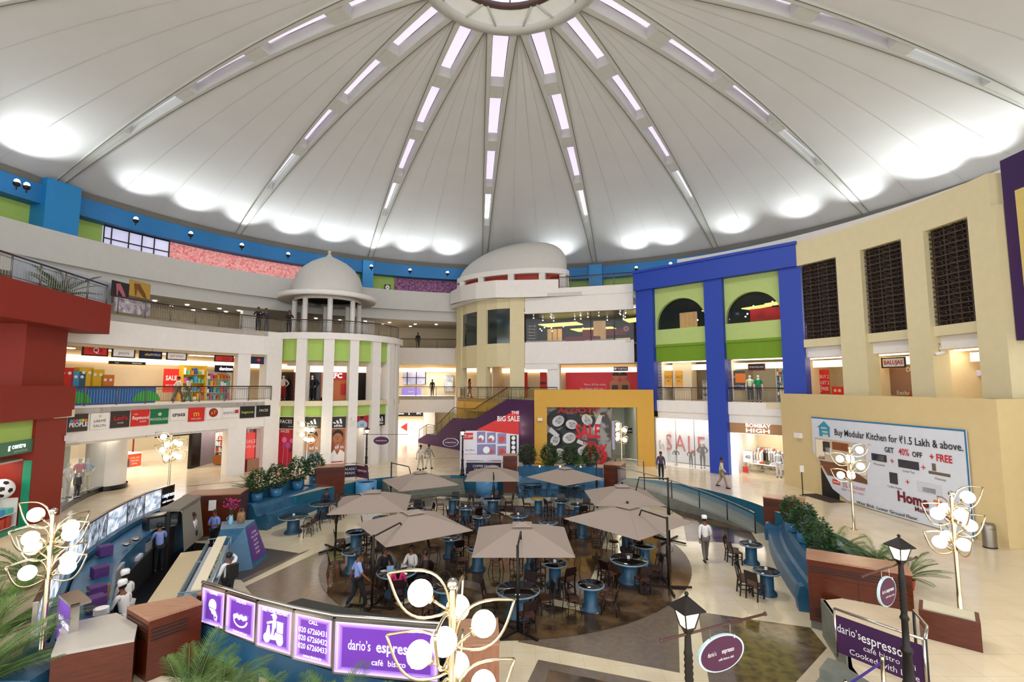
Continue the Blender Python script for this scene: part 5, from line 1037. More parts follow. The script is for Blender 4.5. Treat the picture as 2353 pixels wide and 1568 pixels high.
lettering(XF, o, [T('mano', .11, 3.62, .18, W_, bold=.02), T('mano', .118, 3.42, .18, W_, bold=.02), T('sale', .12, 3.23, .25, W_, bold=.02), T('Buy Modular Kitchen for ₹1.5 Lakh & above.', .59, 3.45, .46, blackt, bold=.008, sqz=.76),
    T('GET', .58, 2.93, .32, blackt, bold=.02, sqz=.8), T('40%', .67, 2.93, .42, rb, bold=.01, sqz=.7), T('OFF', .745, 2.9, .32, blackt, bold=.02, sqz=.8), T('+ FREE', .87, 2.9, .42, rb, bold=.02, sqz=.75),
    T('+', .595, 2.45, .4, rb), T('+', .775, 2.4, .4, rb), T('+', .68, 1.65, .4, rb), T('Microwave', .51, 2.2, .13, blackt), T('Cook Top', .69, 2.12, .13, blackt), T('Chimney', .86, 2.05, .13, blackt), T('Coffee Maker', .6, 1.3, .13, blackt),
    T('BANK', .19, .9, .15, W_, bold=.01), T('5%', .255, .85, .36, rb, sqz=.7), T('DISCOUNT', .345, .85, .22, rb, sqz=.85), T('DEBIT / CREDIT CARDS', .31, .62, .13, rb), 
    T('Home', .70, .95, .62, M('print_maroon', '#6d1420', .6), bold=.035, sqz=.9), T('Town', .90, .90, .62, M('print_orange', '#e0602a', .6), bold=.035, sqz=.9), T('Makes life beautiful', .84, .58, .27, M('print_maroon', '#6d1420'), bold=.015), T('West Blok. Lower Ground Floor.', .53, .17, .2, blackt, bold=.012, sqz=1.15)], .13)
b = MB(); XF.box(b, XF.uz(1895, 1140)[0]-.1, XF.uz(1905, 1140)[0]+.7, 0, 1.6, 0, .05); struct('door_1', b, darkm, 'dark doorway behind the curled corner of the kitchen banner')
b = MB(); XF.box(b, XF.uz(1890, 1140)[0]-.3, XF.uz(1905, 1140)[0]+1.2, .005, .02, .1, 1.0); tag(b.obj('door_mat', None, M('mat_brown', '#3c2d22', .9)), 'dark floor mat below the curled banner corner', 'mat')
# small wall fittings
def fit(name, f, px, py, w, h, t, m, label, cat, d0=0.01):
    u, z = f.uz(px, py); b = MB(); f.box(b, u-w/2, u+w/2, z-h/2, z+h/2, d0, d0+t); return tag(b.obj(name, None, m), label, cat)
fit('wall_speaker', XF, 1838, 1001, .45, .28, .2, white, 'white wall speaker on the beige wall left of the kitchen banner', 'speaker')
fit('wall_speaker', PF, 1241, 964, .35, .2, .15, white, 'white wall speaker on the left leg of the mustard portal', 'speaker')
fit('wall_speaker', seg_at(BP, 808, 962), 808, 962, .35, .2, .15, white, 'white wall speaker on a bay pilaster', 'speaker', .4)
fit('wall_speaker', RF, 152, 1007, .35, .25, .3, white, 'white wall speaker on the corner of the red column', 'speaker', .02)
o = wthing('info_stand', 'small white sign board on a thin post before the beige wall', 'sign', G(1845, 1140)); p = G(1845, 1140); b = MB(); b.tube([p, p+Vector((0, 0, 1.3))], .025, 6); b.lathe([(.16, 0), (.16, .02)], p, 12); b.obj('pole', o, iron); b = MB(); b.cbox(p.x, p.y-.03, 1.25, .2, .04, .34); b.obj('sign_plate', o, white)
u, z = (0, 0); o = wthing('security_camera', 'small white camera hanging in the right cream opening', 'camera', (18.9, 22.6, 7.3)); p = at(2160, 812, 21.6); b = MB(); b.tube([p+Vector((0, 0, .45)), p], .03, 6); b.obj('mount', o, steel); b = MB(); b.tube([p+Vector((-.2, 0, -.05)), p+Vector((.25, 0, .05))], .08, 8); b.obj('camera_body', o, white)
f = WF; fit('wall_clock', seg_at(arc(29.05, -60, 0, 20), 890, 660), 890, 661, .55, .55, .08, blackt, 'square black framed clock on the lime wall', 'clock')
b = MB(); f = seg_at(arc(29.05, -60, 0, 20), 890, 660); u, z = f.uz(890, 661); b.mat(W_); f.disc(b, u, z, .22, .1); b.mat(redt); f.disc(b, u, z, .06, .11); c = b.obj('clock_face', bpy.data.objects['wall_clock'])
# ================================================================== LAMPS UNDER THE DOME
UPX = [20, 290, 423, 545, 655, 756, 850, 940, 1027, 1110, 1290, 1465, 1545, 1700, 1860, 2010, 2180, 2330]
UA = [angpx(px, 27.9, 560) for px in UPX]+[a for a in range(60, 300, 13) if 62 < a < 290]
ups = []
b = MB(); b.mat(iron); b.tube([(0, 0, -.25), (0, 0, 0)], .03, 6); b.lathe([(.05, -.1), (.16, 0), (.16, .14)], (0, 0, 0), 14); b.mat(spotl); b.lathe([(.001, .12), (.15, .12)], (0, 0, 0), 14); b.mat(M('floodlight_glare', '#ffffff', .5, emit=14, ecol='#eef6ff')); b.sphere((0, 0, .2), .13, 12, 8)
UP0 = b.obj('uplight'); sp = bpy.data.lights.new('dome_floodlight', 'SPOT'); sp.energy = 480; sp.spot_size = math.radians(105); sp.spot_blend = 1.0; sp.shadow_soft_size = .15; sp.color = (.93, 1.0, 1.0)
for i, a in enumerate(UA):
    x, y = pol(a, 27.0); o = UP0 if i == 0 else UP0.copy()
    if i: COL.objects.link(o)
    o.location = (x, y, 16.6); l = bpy.data.objects.new('dome_floodlight', sp); COL.objects.link(l); l.parent = o; l.location = (0, 0, .42)
    ca = math.radians(a); l.rotation_euler = Vector((-math.sin(ca)*.55, -math.cos(ca)*.55, 1)).to_track_quat('-Z', 'Y').to_euler()
    ow_ = ('first', 'second', 'third', 'fourth', 'fifth', 'sixth', 'seventh', 'eighth', 'ninth', 'tenth', 'eleventh', 'twelfth', 'thirteenth', 'fourteenth', 'fifteenth', 'sixteenth', 'seventeenth', 'eighteenth')
    tag(o, ('floodlight aimed at the dome, %s from the left along the ring beam' % ow_[i]) if i < 18 else 'floodlight on the ring beam behind the viewer', 'floodlight', 'floodlights round the ring beam')
# ================================================================== SUNKEN CAFE: masonry
def outn(p): v = Vector((p[0]-CX, p[1]-CY)).normalized(); return v
def pathn(path):
    P = [Vector(p[:2]) for p in path]; N = []
    for i in range(len(P)):
        u = (P[min(i+1, len(P)-1)]-P[max(i-1, 0)]).normalized(); n = Vector((-u.y, u.x))
        if n.dot(P[i]-Vector((CX, CY))) < 0: n = -n
        N.append(n)
    return P, N
def smooth(path, k=4):
    P = [Vector(p[:2]) for p in path]; o = []
    for i in range(len(P)-1):
        p0 = P[max(i-1, 0)]; p1 = P[i]; p2 = P[i+1]; p3 = P[min(i+2, len(P)-1)]
        for j in range(k):
            t = j/k; o.append(tuple(.5*((2*p1)+(p2-p0)*t+(2*p0-5*p1+4*p2-p3)*t*t+(3*p1-p0-3*p2+p3)*t**3)))
    return o+[tuple(P[-1])]
def loft(mb, path, prof):
    P, N = pathn(path); m = len(prof); vs = []; fs = []
    for p, n in zip(P, N):
        for d, z in prof: q = p+n*d; vs.append((q.x, q.y, z))
    for i in range(len(P)-1):
        for k in range(m): fs.append([i*m+k, i*m+(k+1) % m, (i+1)*m+(k+1) % m, (i+1)*m+k])
    fs += [list(range(m)), list(range(len(vs)-1, len(vs)-m-1, -1))]; return mb.add(vs, fs)
BPROF = [(0.0, PZ), (.02, -.62), (.0, -.52), (.12, -.5), (.42, -.53), (.52, -.45), (.62, -.1), (.72, .08), (.85, .1), (1.5, .1), (1.5, .62), (1.7, .62), (1.7, PZ)]
def bench(name, path, label, ends=(1, 1)):
    pth = smooth(path); c = pth[len(pth)//2]; o = wthing('concrete_bench', label, 'bench', (*c, PZ))
    b = MB(); loft(b, pth, BPROF); b.obj('bench_body', o, bluec); P, N = pathn(pth)
    for e, ok in zip((0, -1), ends):
        if not ok: continue
        p, n = P[e], N[e]; u = Vector((-n.y, n.x))*.16; b = MB(); vs = []
        pr = [(-.12, PZ), (-.16, -.6), (-.08, -.28), (.05, -.24), (.2, -.36), (.42, -.4), (.56, -.3), (.66, .0), (.8, .16), (1.72, .16), (1.72, PZ)]
        for s_ in (-1, 1):
            for d, z in pr: q = p+n*d+u*s_; vs.append((q.x, q.y, z))
        m = len(pr); b.add(vs, [list(range(m)), list(range(2*m-1, m-1, -1))]+[[k, (k+1) % m, m+(k+1) % m, m+k] for k in range(m)]); b.obj('armrest', o, bluec)
    return pth
LB = bench('a', [(-11.75, 23.9), (-11.5, 25.0), (-11.1, 26.4), (-10.6, 28.3)], 'long blue concrete bench with planter ledge on the left of the cafe')
BB = bench('b', [(.55, 30.4), (2.2, 30.55), (3.8, 30.35), (5.3, 29.9)], 'blue concrete bench with planter ledge at the back of the cafe')
RB = bench('c', [(8.95, 15.6), (9.45, 17.3), (10.15, 19.4), (10.9, 21.2), (11.5, 22.4)], 'curved blue concrete bench on the right of the cafe')
def steps(name, a0, a1, r0, r1, n, label):
    o = wthing('stone_steps', label, 'steps', (*pol((a0+a1)/2, r0), PZ)); o['kind'] = 'structure'
    for k in range(n):
        ra = r0+(r1-r0)*k/n; b = MB(); b.hexa(arc(ra, a0, a1, 8)+arc(r1+.3, a1, a0, 8), PZ+(k)/n*1.0, PZ+(k+1)/n*1.0-(.0 if k < n-1 else .004)); b.obj('step', o, stepst)
    return o
steps('s', -36, -14, 11.9, 13.4, 5, 'grey stone steps down into the cafe at the back'); st_ = wthing('stone_steps', 'grey stone steps below the purple banner at the lower right', 'steps', (6.5, 9.9, PZ)); st_['kind'] = 'structure'
sfr = Fr((6.75, 10.85), (8.75, 8.65))
for k in range(6): b = MB(); sfr.box(b, -.1 if k else -.1, 2.6, PZ, -.004-k/6, .05+.3*k, .05+.3*(k+1)); b.obj('step', st_, stepst)
b = MB(); sfr.box(b, -.1, 2.6, PZ, -.002, -.25, .06); b.obj('landing', st_, stepst)
b = MB(); b.wall([pol(a_, edger(a_)-.03) for a_ in (124.5, 130, 136, 142, 143.5)], PZ, 0.0, .1); b.obj('side_wall', st_, stepst)
# ramp on the right
b = MB(); vs = []; fs = []; NR = 20; RA = []
for i in range(NR+1):
    a = 33+(74-33)*i/NR; z = -1.0*i/NR; x0, y0 = pol(a, 11.9); x1, y1 = pol(a, edger(a)+.02); RA.append((x0, y0, z)); vs += [(x0, y0, z), (x1, y1, z), (x0, y0, PZ), (x1, y1, PZ)]
for i in range(NR): q = 4*i; fs += [[q, q+1, q+5, q+4], [q, q+4, q+6, q+2]]
b.add(vs, fs); struct('floor_11', b, stepst, 'grey ramp curving down along the teal wall')
def glassrail(pts, label, h=.95, every=1.6, gm=glassm, hm=steel, group=None, name='glass_railing', txt=None):
    P = [Vector(p) for p in pts]; o = wthing(name, label, 'railing', P[0], group); up = Vector((0, 0, 1))
    b = MB(); b.tube([p+up*h for p in P], .03, 8); b.obj('handrail', o, hm); acc = 1e9
    for i, p in enumerate(P):
        acc += (p-P[i-1]).length if i else 0
        if acc >= every or i == len(P)-1:
            acc = 0; b = MB(); b.tube([p, p+up*h], .028, 6); b.obj('post', o, hm if gm is not glassm else iron)
    b = MB()
    for a, c in zip(P, P[1:]):
        b.add([a+up*.1, c+up*.1, c+up*(h-.12), a+up*(h-.12)], [[0, 1, 2, 3]])
    g = b.obj('infill_panel', o, gm)
    if txt:
        f = Fr(P[0], P[-1]); 
        it = {}
        for t, fu, z, s_, k in txt: f.text(it.setdefault('x', MB()).mat(W_), t, fu*f.L, P[0].z+z, s_, .015, **k)
        it['x'].obj('lettering', o)
    return o
glassrail(RA, 'glass railing with steel handrail along the curved ramp')
p = [G(1443, 1078), G(1470, 1083), G(1500, 1092)]; glassrail([(6.9, 32.9, 0), (7.9, 33.0, 0), (8.6, 32.2, 0)], 'short glass railing at the top of the ramp')
# ---- wooden cabinets
def louver(f, mb, u0, u1, z0, n=3, d=.005):
    for k in range(n): f.box(mb, u0, u1, z0+k*.07, z0+k*.07+.025, d, d+.006)
def cabinet(A, B, z0, z1, dep, label, doors=0, cat='cabinet', top=woodtop, plinth=.18):
    f = Fr(A, B); o = wthing('wooden_cabinet', label, cat, f.P(f.L/2, z0)); b = MB()
    f.box(b, 0, f.L, z0+plinth, z1-.05, -dep, 0); b.obj('body', o, wood)
    b = MB(); f.box(b, -.02, f.L+.02, z1-.05, z1, -dep-.02, .02); b.obj('top', o, top)
    b = MB(); f.box(b, .02, f.L-.02, z0, z0+plinth, -dep, -.04); b.obj('plinth', o, stepst)
    b = MB(); louver(f, b, .05, f.L-.05, z1-.38); b.obj('louvre_slots', o, darkm)
    for k in range(doors):
        u0 = .06+(f.L-.12)*k/doors; u1 = .06+(f.L-.12)*(k+1)/doors; b = MB(); f.box(b, u0+.015, u1-.015, z0+plinth+.08, z1-.5, 0, .02); dr = b.obj('door', o, wood)
        b = MB(); uh = u1-.08 if k % 2 == 0 else u0+.08; f.box(b, uh-.015, uh+.015, (z0+z1)/2-.1, (z0+z1)/2+.05, .02, .05); b.obj('handle', dr, steel)
        b = MB(); louver(f, b, u0+.08, u1-.08, z0+plinth+.14, 4, .021); b.obj('louvre_slots', dr, darkm)
    return f, o
cabinet((-14.6, 22.0), (-12.35, 22.5), PZ, 1.0, 1.2, 'large red brown wooden cabinet behind the cafe staff', 0)
f1 = Fr((-14.6, 22.0), (-12.35, 22.5)); b = MB(); f1.box(b, 1.05, 1.35, .3, .75, .01, .03); tag(b.obj('notice', None, white), 'small white notice on the large cabinet behind the staff', 'sign')
cabinet((-11.35, 28.55), (-9.85, 29.0), PZ, 1.15, 1.0, 'wooden cabinet at the far end of the left bench')
cabinet((-.55, 30.9), (.33, 30.95), PZ, 1.5, .8, 'tall narrow wooden cabinet left of the back bench')
cabinet((5.75, 31.0), (6.7, 30.5), PZ, .95, 1.3, 'wooden cabinet with doors right of the back bench', 2)
cabinet((11.95, 23.6), (13.2, 22.6), PZ, .6, .9, 'wooden cabinet behind the far end of the right bench')
cabinet((8.5, 14.45), (10.5, 13.2), PZ, .95, .9, 'long wooden cabinet with two doors by the right lantern', 2, plinth=.22)
f6 = Fr((8.5, 14.45), (10.5, 13.2)); 
f7 = Fr((9.6, 11.95), (10.4, 11.25)); o = wthing('planter_box', 'low wooden box with a pale tray next to the long cabinet', 'planter', f7.P(.5, 0)); b = MB(); f7.box(b, 0, f7.L, 0, .62, -.7, 0); b.obj('body', o, wood); b = MB(); f7.box(b, .08, f7.L-.08, .62, .66, -.62, -.08); b.obj('tray', o, M('pale_tray', '#c8c2a8', .5))
f8 = Fr((-.98, 8.75), (-.22, 8.8)); o = wthing('wooden_partition', 'vertical grained wooden partition at the right end of the lit purple signs', 'partition', f8.P(.4, 0)); b = MB(); f8.box(b, 0, f8.L, 0, 1.42, -.9, 0); b.obj('body', o, M('pinkish_wood', '#9a6a52', .35, h2='#83543e', scale=4, stretch=(9, 9, 1)))
b = MB(); f8.box(b, -.01, f8.L+.01, 1.42, 1.45, -.92, .01); b.obj('top', o, woodtop)
# front wooden wall of the kitchen
WB_ = Fr((-7.62, 10.3), (-6.85, 9.72)); 
o = wthing('wooden_partition', 'broad wooden partition with pale top between kitchen and lit signs', 'partition', (-6.8, 10.5, 0)); b = MB(); ft = [(-8.2, 10.77), (-7.3, 10.2), (-6.72, 10.97), (-7.22, 11.33)]; b.hexa(ft, PZ, 1.15); b.obj('body', o, wood); b = MB(); b.hexa(ft, 1.15, 1.2); b.obj('top', o, woodtop)
b = MB(); fw = Fr((-8.2, 10.77), (-7.3, 10.2)); louver(fw, b, .05, fw.L-.05, .75, 5); fw2 = Fr((-7.3, 10.2), (-6.72, 10.97)); louver(fw2, b, .05, .7, .75, 4); b.obj('louvre_slots', o, darkm)
o = wthing('side_counter', 'low wooden counter with grey white top at the left front corner', 'counter', (-8.3, 10, 0)); ft = [(-8.45, 9.35), (-7.35, 9.9), (-7.75, 10.5), (-8.6, 11.0), (-9.3, 10.5)]; b = MB(); b.hexa(ft, PZ, .92); b.obj('body', o, wood); b = MB(); b.hexa(ft, .92, .97); b.obj('top', o, M('counter_grey_white', '#b9b4aa', .4))
o = wthing('wooden_partition', 'wooden block with pale top behind the first lit sign', 'partition', (-5.9, 12, 0)); ft = [(-7.15, 11.45), (-6.55, 11.15), (-6.2, 11.45), (-6.9, 11.9)]; b = MB(); b.hexa(ft, PZ, 1.15); b.obj('body', o, wood); b = MB(); b.hexa(ft, 1.15, 1.2); b.obj('top', o, woodtop)
# lit purple sign wall
FSP = [(-6.94, 10.84), (-6.05, 10.15), (-5.05, 9.7), (-4.12, 9.38), (-3.38, 9.2), (-1.15, 8.72)]
FSX = [G(x, y, 1.45) for x, y in ((465, 1343), (521, 1359), (592, 1381), (676, 1402), (768, 1421), (1012, 1440))]
pv = M('lightbox_violet', '#5a1e8c', .4, emit=.42, ecol='#8350c2'); pg = M('lightbox_glow', '#cdb0f0', .4, emit=.35, ecol='#c9a8f4')
b = MB(); b.wall([(p.x, p.y) for p in FSX], 0, [.62, .6, .57, .53, .48, .34], .5); struct('wall_sign_base', b, bluec, 'blue concrete base wall under the lit purple signs')
sgn = [('sign showing a plate and cup', []), ('sign showing a bowl of salad', [('Cooked with Love', .5, .1, .07, {})]), ('sign with a scooter rider and FREE HOME DELIVERY', [('FREE HOME DELIVERY', .5, .9, .105, dict(bold=.002, sqz=.78))]),
       ('sign with CALL and three phone numbers', [('CALL', .5, .86, .1, dict(bold=.01)), ('020 67260431', .5, .66, .15, dict(bold=.003, sqz=.85)), ('020 67260432', .5, .48, .15, dict(bold=.003, sqz=.85)), ('020 67260433', .5, .30, .15, dict(bold=.003, sqz=.85)), ('www.darios.in', .5, .1, .08, {})]),
       ('wide sign reading dario’s espresso', [('dario’s', .25, .55, .26, dict(sqz=.66)), ('espresso', .61, .55, .28, dict(bold=.012, sqz=.85)), ('café  bistro  deli', .6, .25, .15, {})])]
zb = [.68, .65, .62, .58, .55, .42]
for i in range(5):
    f = Fr(FSX[i], FSX[i+1]); L_ = f.L; o = wthing('lit_sign', 'lit purple '+sgn[i][0]+' in the cafe front', 'sign', f.P(L_/2, zb[i]), 'lit purple signs'); z0, z1 = (zb[i]+zb[i+1])/2, 1.4; H_ = z1-z0
    b = MB(); f.box(b, .02, L_-.02, z0, z1, -.12, 0); b.obj('light_panel', o, pv)
    for gk, (gw, gc, ge) in enumerate(((.14, '#9468d2', .55), (.10, '#ab84e2', .62), (.06, '#cdb2f6', .75))):
        b = MB(); f.box(b, .035, .035+gw, z0, z1, .0005, .001+gk*.001); f.box(b, L_-.035-gw, L_-.035, z0, z1, .0005, .001+gk*.001); f.box(b, .035, L_-.035, z0, z0+gw*.7, .0005, .001+gk*.001); f.box(b, .035, L_-.035, z1-gw*.7, z1, .0005, .001+gk*.001)
        b.obj('glow_band', o, M('lightbox_glow_'+'abc'[gk], gc, .4, emit=ge, ecol=gc))
    b = MB()
    for q in ((.04, .075, z0+.03, z1-.03), (L_-.075, L_-.04, z0+.03, z1-.03), (.075, L_-.075, z0+.03, z0+.05), (.075, L_-.075, z1-.05, z1-.03)): f.box(b, *q, .001, .004)
    b.obj('edge_glow', o, pg)
    b = MB(); 
    for q in ((0, .035, z0-.03, z1+.05), (L_-.035, L_, z0-.03, z1+.05), (0, L_, z1, z1+.05), (0, L_, z0-.03, z0)): f.box(b, *q, -.14, .02)
    b.obj('steel_frame', o, steel)
    b = MB().mat(wlit); cx = L_/2; cz = z0+H_*.45
    D = lambda u, z, r, sx=1: f.disc(b, cx+u, cz+z, r, .008, 20, sx)
    if i == 0: f.disc(b, cx-.02, cz+.08, .13, .008, 22, 1.0); f.poly(b, [(cx-.1, cz+.02), (cx+.1, cz-.02), (cx+.06, cz-.1), (cx-.02, cz-.1)], .010); f.poly(b, [(cx+.03, cz-.08), (cx+.07, cz-.2), (cx+.15, cz-.22), (cx+.16, cz-.12), (cx+.09, cz-.02)], .012); b.mat(pv); f.poly(b, [(cx-.13, cz+.04), (cx+.11, cz+.01), (cx+.11, cz-.005), (cx-.12, cz+.02)], .014); f.disc(b, cx+.1, cz-.15, .03, .016)
    if i == 1:
        f.poly(b, [(cx+.23*math.cos(w), cz-.02+.15*math.sin(w)) for w in [math.pi+math.pi*k/14 for k in range(15)]], .008); b.mat(pv); f.poly(b, [(cx+.2*math.cos(w), cz+.0+.135*math.sin(w)) for w in [math.pi+math.pi*k/14 for k in range(15)]], .012); b.mat(wlit)
        for k in range(6): f.disc(b, cx-.18+.072*k, cz+.03+.025*(k % 2), .05, .016, 12)
    if i == 2:
        k_ = .95
        for wx in (-.26, .2): f.disc(b, cx+wx, cz-.2, .12, .008)
        f.poly(b, [(cx-.3, cz-.14), (cx-.24, cz+.12), (cx-.17, cz+.12), (cx-.14, cz-.1), (cx+.0, cz-.12), (cx+.05, cz-.02), (cx+.3, cz-.04), (cx+.32, cz-.18), (cx-.1, cz-.22)], .012)
        f.poly(b, [(cx-.08, cz+.1), (cx+.06, cz+.08), (cx+.07, cz+.27), (cx-.05, cz+.28)], .014); f.poly(b, [(cx-.26, cz+.14), (cx-.05, cz+.2), (cx-.04, cz+.26), (cx-.27, cz+.19)], .016); f.poly(b, [(cx-.1, cz-.12), (cx-.02, cz-.12), (cx+.02, cz+.1), (cx-.06, cz+.1)], .016)
        f.disc(b, cx-.0, cz+.36, .08, .014); f.poly(b, [(cx-.15, cz+.38), (cx-.04, cz+.37), (cx-.05, cz+.43)], .016)
        for k in range(4): f.poly(b, [(cx+.1, cz+.0+.07*k), (cx+.31, cz-.01+.07*k), (cx+.32, cz+.05+.07*k), (cx+.1, cz+.06+.07*k)], .018)
    if b.v:
        pc_ = f.P(cx, cz-.06, 0); b.v = [tuple(pc_+(Vector(v)-pc_)*(.78 if i == 2 else 1.0)) for v in b.v]; b.obj('white_pictogram', o)
    b = MB().mat(wlit)
    for t, fu, fz, fs_, k in sgn[i][1]: f.text(b, t, fu*L_, z0+fz*H_, fs_*min(1.0, H_*1.15), .01, **k)
    if i == 0: f.text(b, 'COFFEE', .5*L_, z0+.9*H_, .08, .01)
    if i == 1: f.text(b, 'SALADS', .5*L_, z0+.9*H_, .09, .01)
    if b.v: b.obj('lettering', o)
b = MB(); b.tube([(p.x, p.y, 1.50) for p in FSX], .035, 8); tag(b.obj('steel_rail', None, steel), 'round steel rail on top of the lit purple signs', 'rail')
# black bar counter behind the signs
o = wthing('bar_counter', 'long black bar counter behind the lit purple signs', 'counter', (-3, 10.5, PZ)); BC = [(-5.3, 11.15), (-4.85, 11.65), (-3.0, 10.9), (-.9, 10.35), (-.9, 9.75), (-3.2, 10.25)]
b = MB(); b.hexa(BC, PZ, .95); b.obj('body', o, darkm); b = MB(); b.hexa(BC, .95, 1.0); b.obj('top', o, black)
o = wthing('steel_box', 'pale steel box behind the scooter sign', 'box', (-5.78, 11.1, PZ)); b = MB(); b.cbox(-5.78, 11.1, PZ, .5, .42, 2.1, .5); b.obj('body', o, M('pale_steel', '#b8bcc0', .35, .4)); 
# ---- outer curved kitchen wall with photo panels
OW = smooth([(-9.55, 10.35), (-11.3, 12.7), (-12.95, 15.0), (-14.2, 18.0), (-14.85, 20.4), (-14.9, 22.0)], 4)
b = MB(); loft(b, OW, [(0, PZ), (0, .62), (.28, .62), (.32, PZ)]); loft(b, OW, [(-.95, PZ), (-.95, .42), (-1.0, .5), (-.93, .52), (-.05, .44), (-.05, PZ)]); b.box(-9.8, -8.75, 9.3, 10.6, PZ, .55)
struct('wall_kitchen_curve', b, bluec, 'blue concrete curved kitchen wall with broad inner ledge')
ph = M('food_photo', '#8fa0b4', .35, h2='#e6edf6', scale=2.6, contrast=.12, emit=.55, stretch=(1, 1, 2)); ph2 = M('food_photo_dark', '#2a2f3a', .35, h2='#c3cfde', scale=5, contrast=.16, emit=.45, stretch=(3, 1, 1))
npan = 9; step = (len(OW)-1)/npan; P, N = pathn(OW)
def ow(s_): i = min(int(s_), len(P)-2); t = s_-i; return P[i].lerp(P[i+1], t)+N[i].lerp(N[i+1], t)*.14
for k in range(npan):
    A, B = ow(step*k), ow(step*(k+1)); f = Fr(A, B)
    last = k == npan-1; o = wthing('photo_panel', ('black panel reading dario’s espresso at the far end of the kitchen wall' if last else 'lit black and white food photo panel on the kitchen wall, %s from the lamp end' % ('first', 'second', 'third', 'fourth', 'fifth', 'sixth', 'seventh', 'eighth')[k]), 'panel', f.P(f.L/2, .7), 'photo panels of the kitchen wall')
    b = MB(); f.box(b, .03, f.L-.03, .68, 1.46, -.04, .02); b.obj('print', o, black if last else (ph if k % 2 else ph2))
    b = MB(); f.box(b, -.02, .03, .62, 1.5, -.05, .03); f.box(b, f.L-.03, f.L+.02, .62, 1.5, -.05, .03); f.box(b, 0, f.L, 1.46, 1.51, -.06, .04); b.obj('frame', o, steel)
    if last:
        b = MB().mat(M('logo_pale_blue', '#7fb4ea', .5, emit=.8)); f.text(b, 'dario’s', .33*f.L, 1.12, .24, .03, sqz=.7, bold=.01); b.mat(wlit); f.text(b, 'espresso', .66*f.L, 1.12, .26, .03, sqz=.75, bold=.015); f.text(b, 'café bistro deli', .62*f.L, .86, .13, .03); b.obj('lettering', o)
    elif not last:
        b = MB(); b.mat(M('photo_mark_white', '#f4f8ff', .4, emit=.7)); random.seed(k)
        for q in range(7):
            u = random.uniform(.15, f.L-.15); z = random.uniform(.8, 1.35); w = random.uniform(.05, .14); f.poly(b, [(u-w, z-.12), (u-w*.5, z-.1), (u+w, z+.12), (u+w*.5, z+.1)], .024)
        b.obj('printed_shapes', o)
f = Fr((-9.55, 10.65), (-8.8, 10.12)); o = wthing('lit_sign', 'lit purple sign on the kitchen corner behind the big globe lamp', 'sign', f.P(.5, .6), 'lit purple signs'); b = MB(); f.box(b, .03, f.L-.05, .62, 1.45, -.1, 0); b.obj('light_panel', o, pv)
b = MB(); f.box(b, 0, .03, .58, 1.5, -.12, .02); f.box(b, f.L-.05, f.L, .58, 1.5, -.12, .02); f.box(b, 0, f.L, 1.45, 1.5, -.3, .02); f.box(b, 0, f.L, .58, .62, -.12, .02); b.obj('steel_frame', o, steel)
b = MB().mat(wlit); f.text(b, 'dario’s', .3*f.L, 1.1, .2, .01, sqz=.7); f.text(b, 'espresso', .62*f.L, 1.05, .22, .01, bold=.015, sqz=.7); f.text(b, 'café bistro deli', .55*f.L, .85, .1, .01); b.obj('lettering', o)
# ================================================================== CAFE FURNITURE
def chair_parts(kind):
    root = thing('cafe_chair', 'x', 'chair'); m = chairw
    if kind == 'round':
        b = MB(); b.lathe([(.001, .44), (.19, .44), (.205, .455), (.19, .475), (.001, .48)], (0, 0, 0), 18); b.obj('seat', root, seatw)
        for sx in (-1, 1): b = MB(); b.tube([(sx*.14, .14, .45), (sx*.17, .19, .2), (sx*.19, .23, 0)], [.017, .015, .012], 6); b.obj('leg', root, m)
        b = MB(); n = 12; P = [(-.19, -.25, 0), (-.17, -.19, .45), (-.185, -.23, .72)]+[(-.185*math.cos(math.pi*i/n), -.25-.02*math.sin(math.pi*i/n), .74+.16*math.sin(math.pi*i/n)) for i in range(n+1)]+[(.185, -.23, .72), (.17, -.19, .45), (.19, -.25, 0)]
        for part, nm in ((P[:2], 'leg'), (P[-2:], 'leg'), (P[1:-1], 'backrest')):
            b = MB(); b.tube(part, .016, 6)
            if nm == 'backrest':
                for x in (-.09, -.03, .03, .09): b.tube([(x, -.19, .46), (x*1.1, -.255, .87)], .008, 5)
            b.obj(nm, root, m)
        b = MB(); b.tube([(.155*math.cos(w), .155*math.sin(w), .27) for w in [2*math.pi*i/16 for i in range(17)]], .010, 5); b.obj('stretcher', root, m)
    else:
        b = MB(); b.hexa([(-.2, -.18), (.2, -.18), (.21, .2), (-.21, .2)], .43, .465); b.obj('seat', root, seatw if kind == 'square' else m)
        for sx in (-1, 1):
            b = MB(); b.hexa([(sx*.19-.02, .16), (sx*.19+.02, .16), (sx*.19+.02, .2), (sx*.19-.02, .2)], 0, .43); b.obj('leg', root, m)
            b = MB(); y0, y1, y2 = -.22, -.17, -.26
            for ya, za, yb, zb in ((y0, 0, y1, .45), (y1, .45, y2, .88)): b.hexa([(sx*.19-.018, ya-.018), (sx*.19+.018, ya-.018), (sx*.19+.018, ya+.018), (sx*.19-.018, ya+.018)], za, zb, [(sx*.19-.018, yb-.018), (sx*.19+.018, yb-.018), (sx*.19+.018, yb+.018), (sx*.19-.018, yb+.018)])
            b.obj('leg', root, m)
        b = MB()
        if kind == 'square': b.hexa([(-.2, -.225), (.2, -.225), (.2, -.20), (-.2, -.20)], .62, .9, [(-.2, -.275), (.2, -.275), (.2, -.25), (-.2, -.25)])
        b.obj('backrest', root, m)
        b = MB(); b.box(-.18, .18, .17, .19, .24, .27); b.box(-.18, .18, -.215, -.195, .24, .27); b.box(-.2, -.18, -.2, .18, .2, .23); b.box(.18, .2, -.2, .18, .2, .23); b.obj('stretcher', root, m)
    return root
proto = {'round': chair_parts('round'), 'square': chair_parts('square')}; used = {'round': 0, 'square': 0}
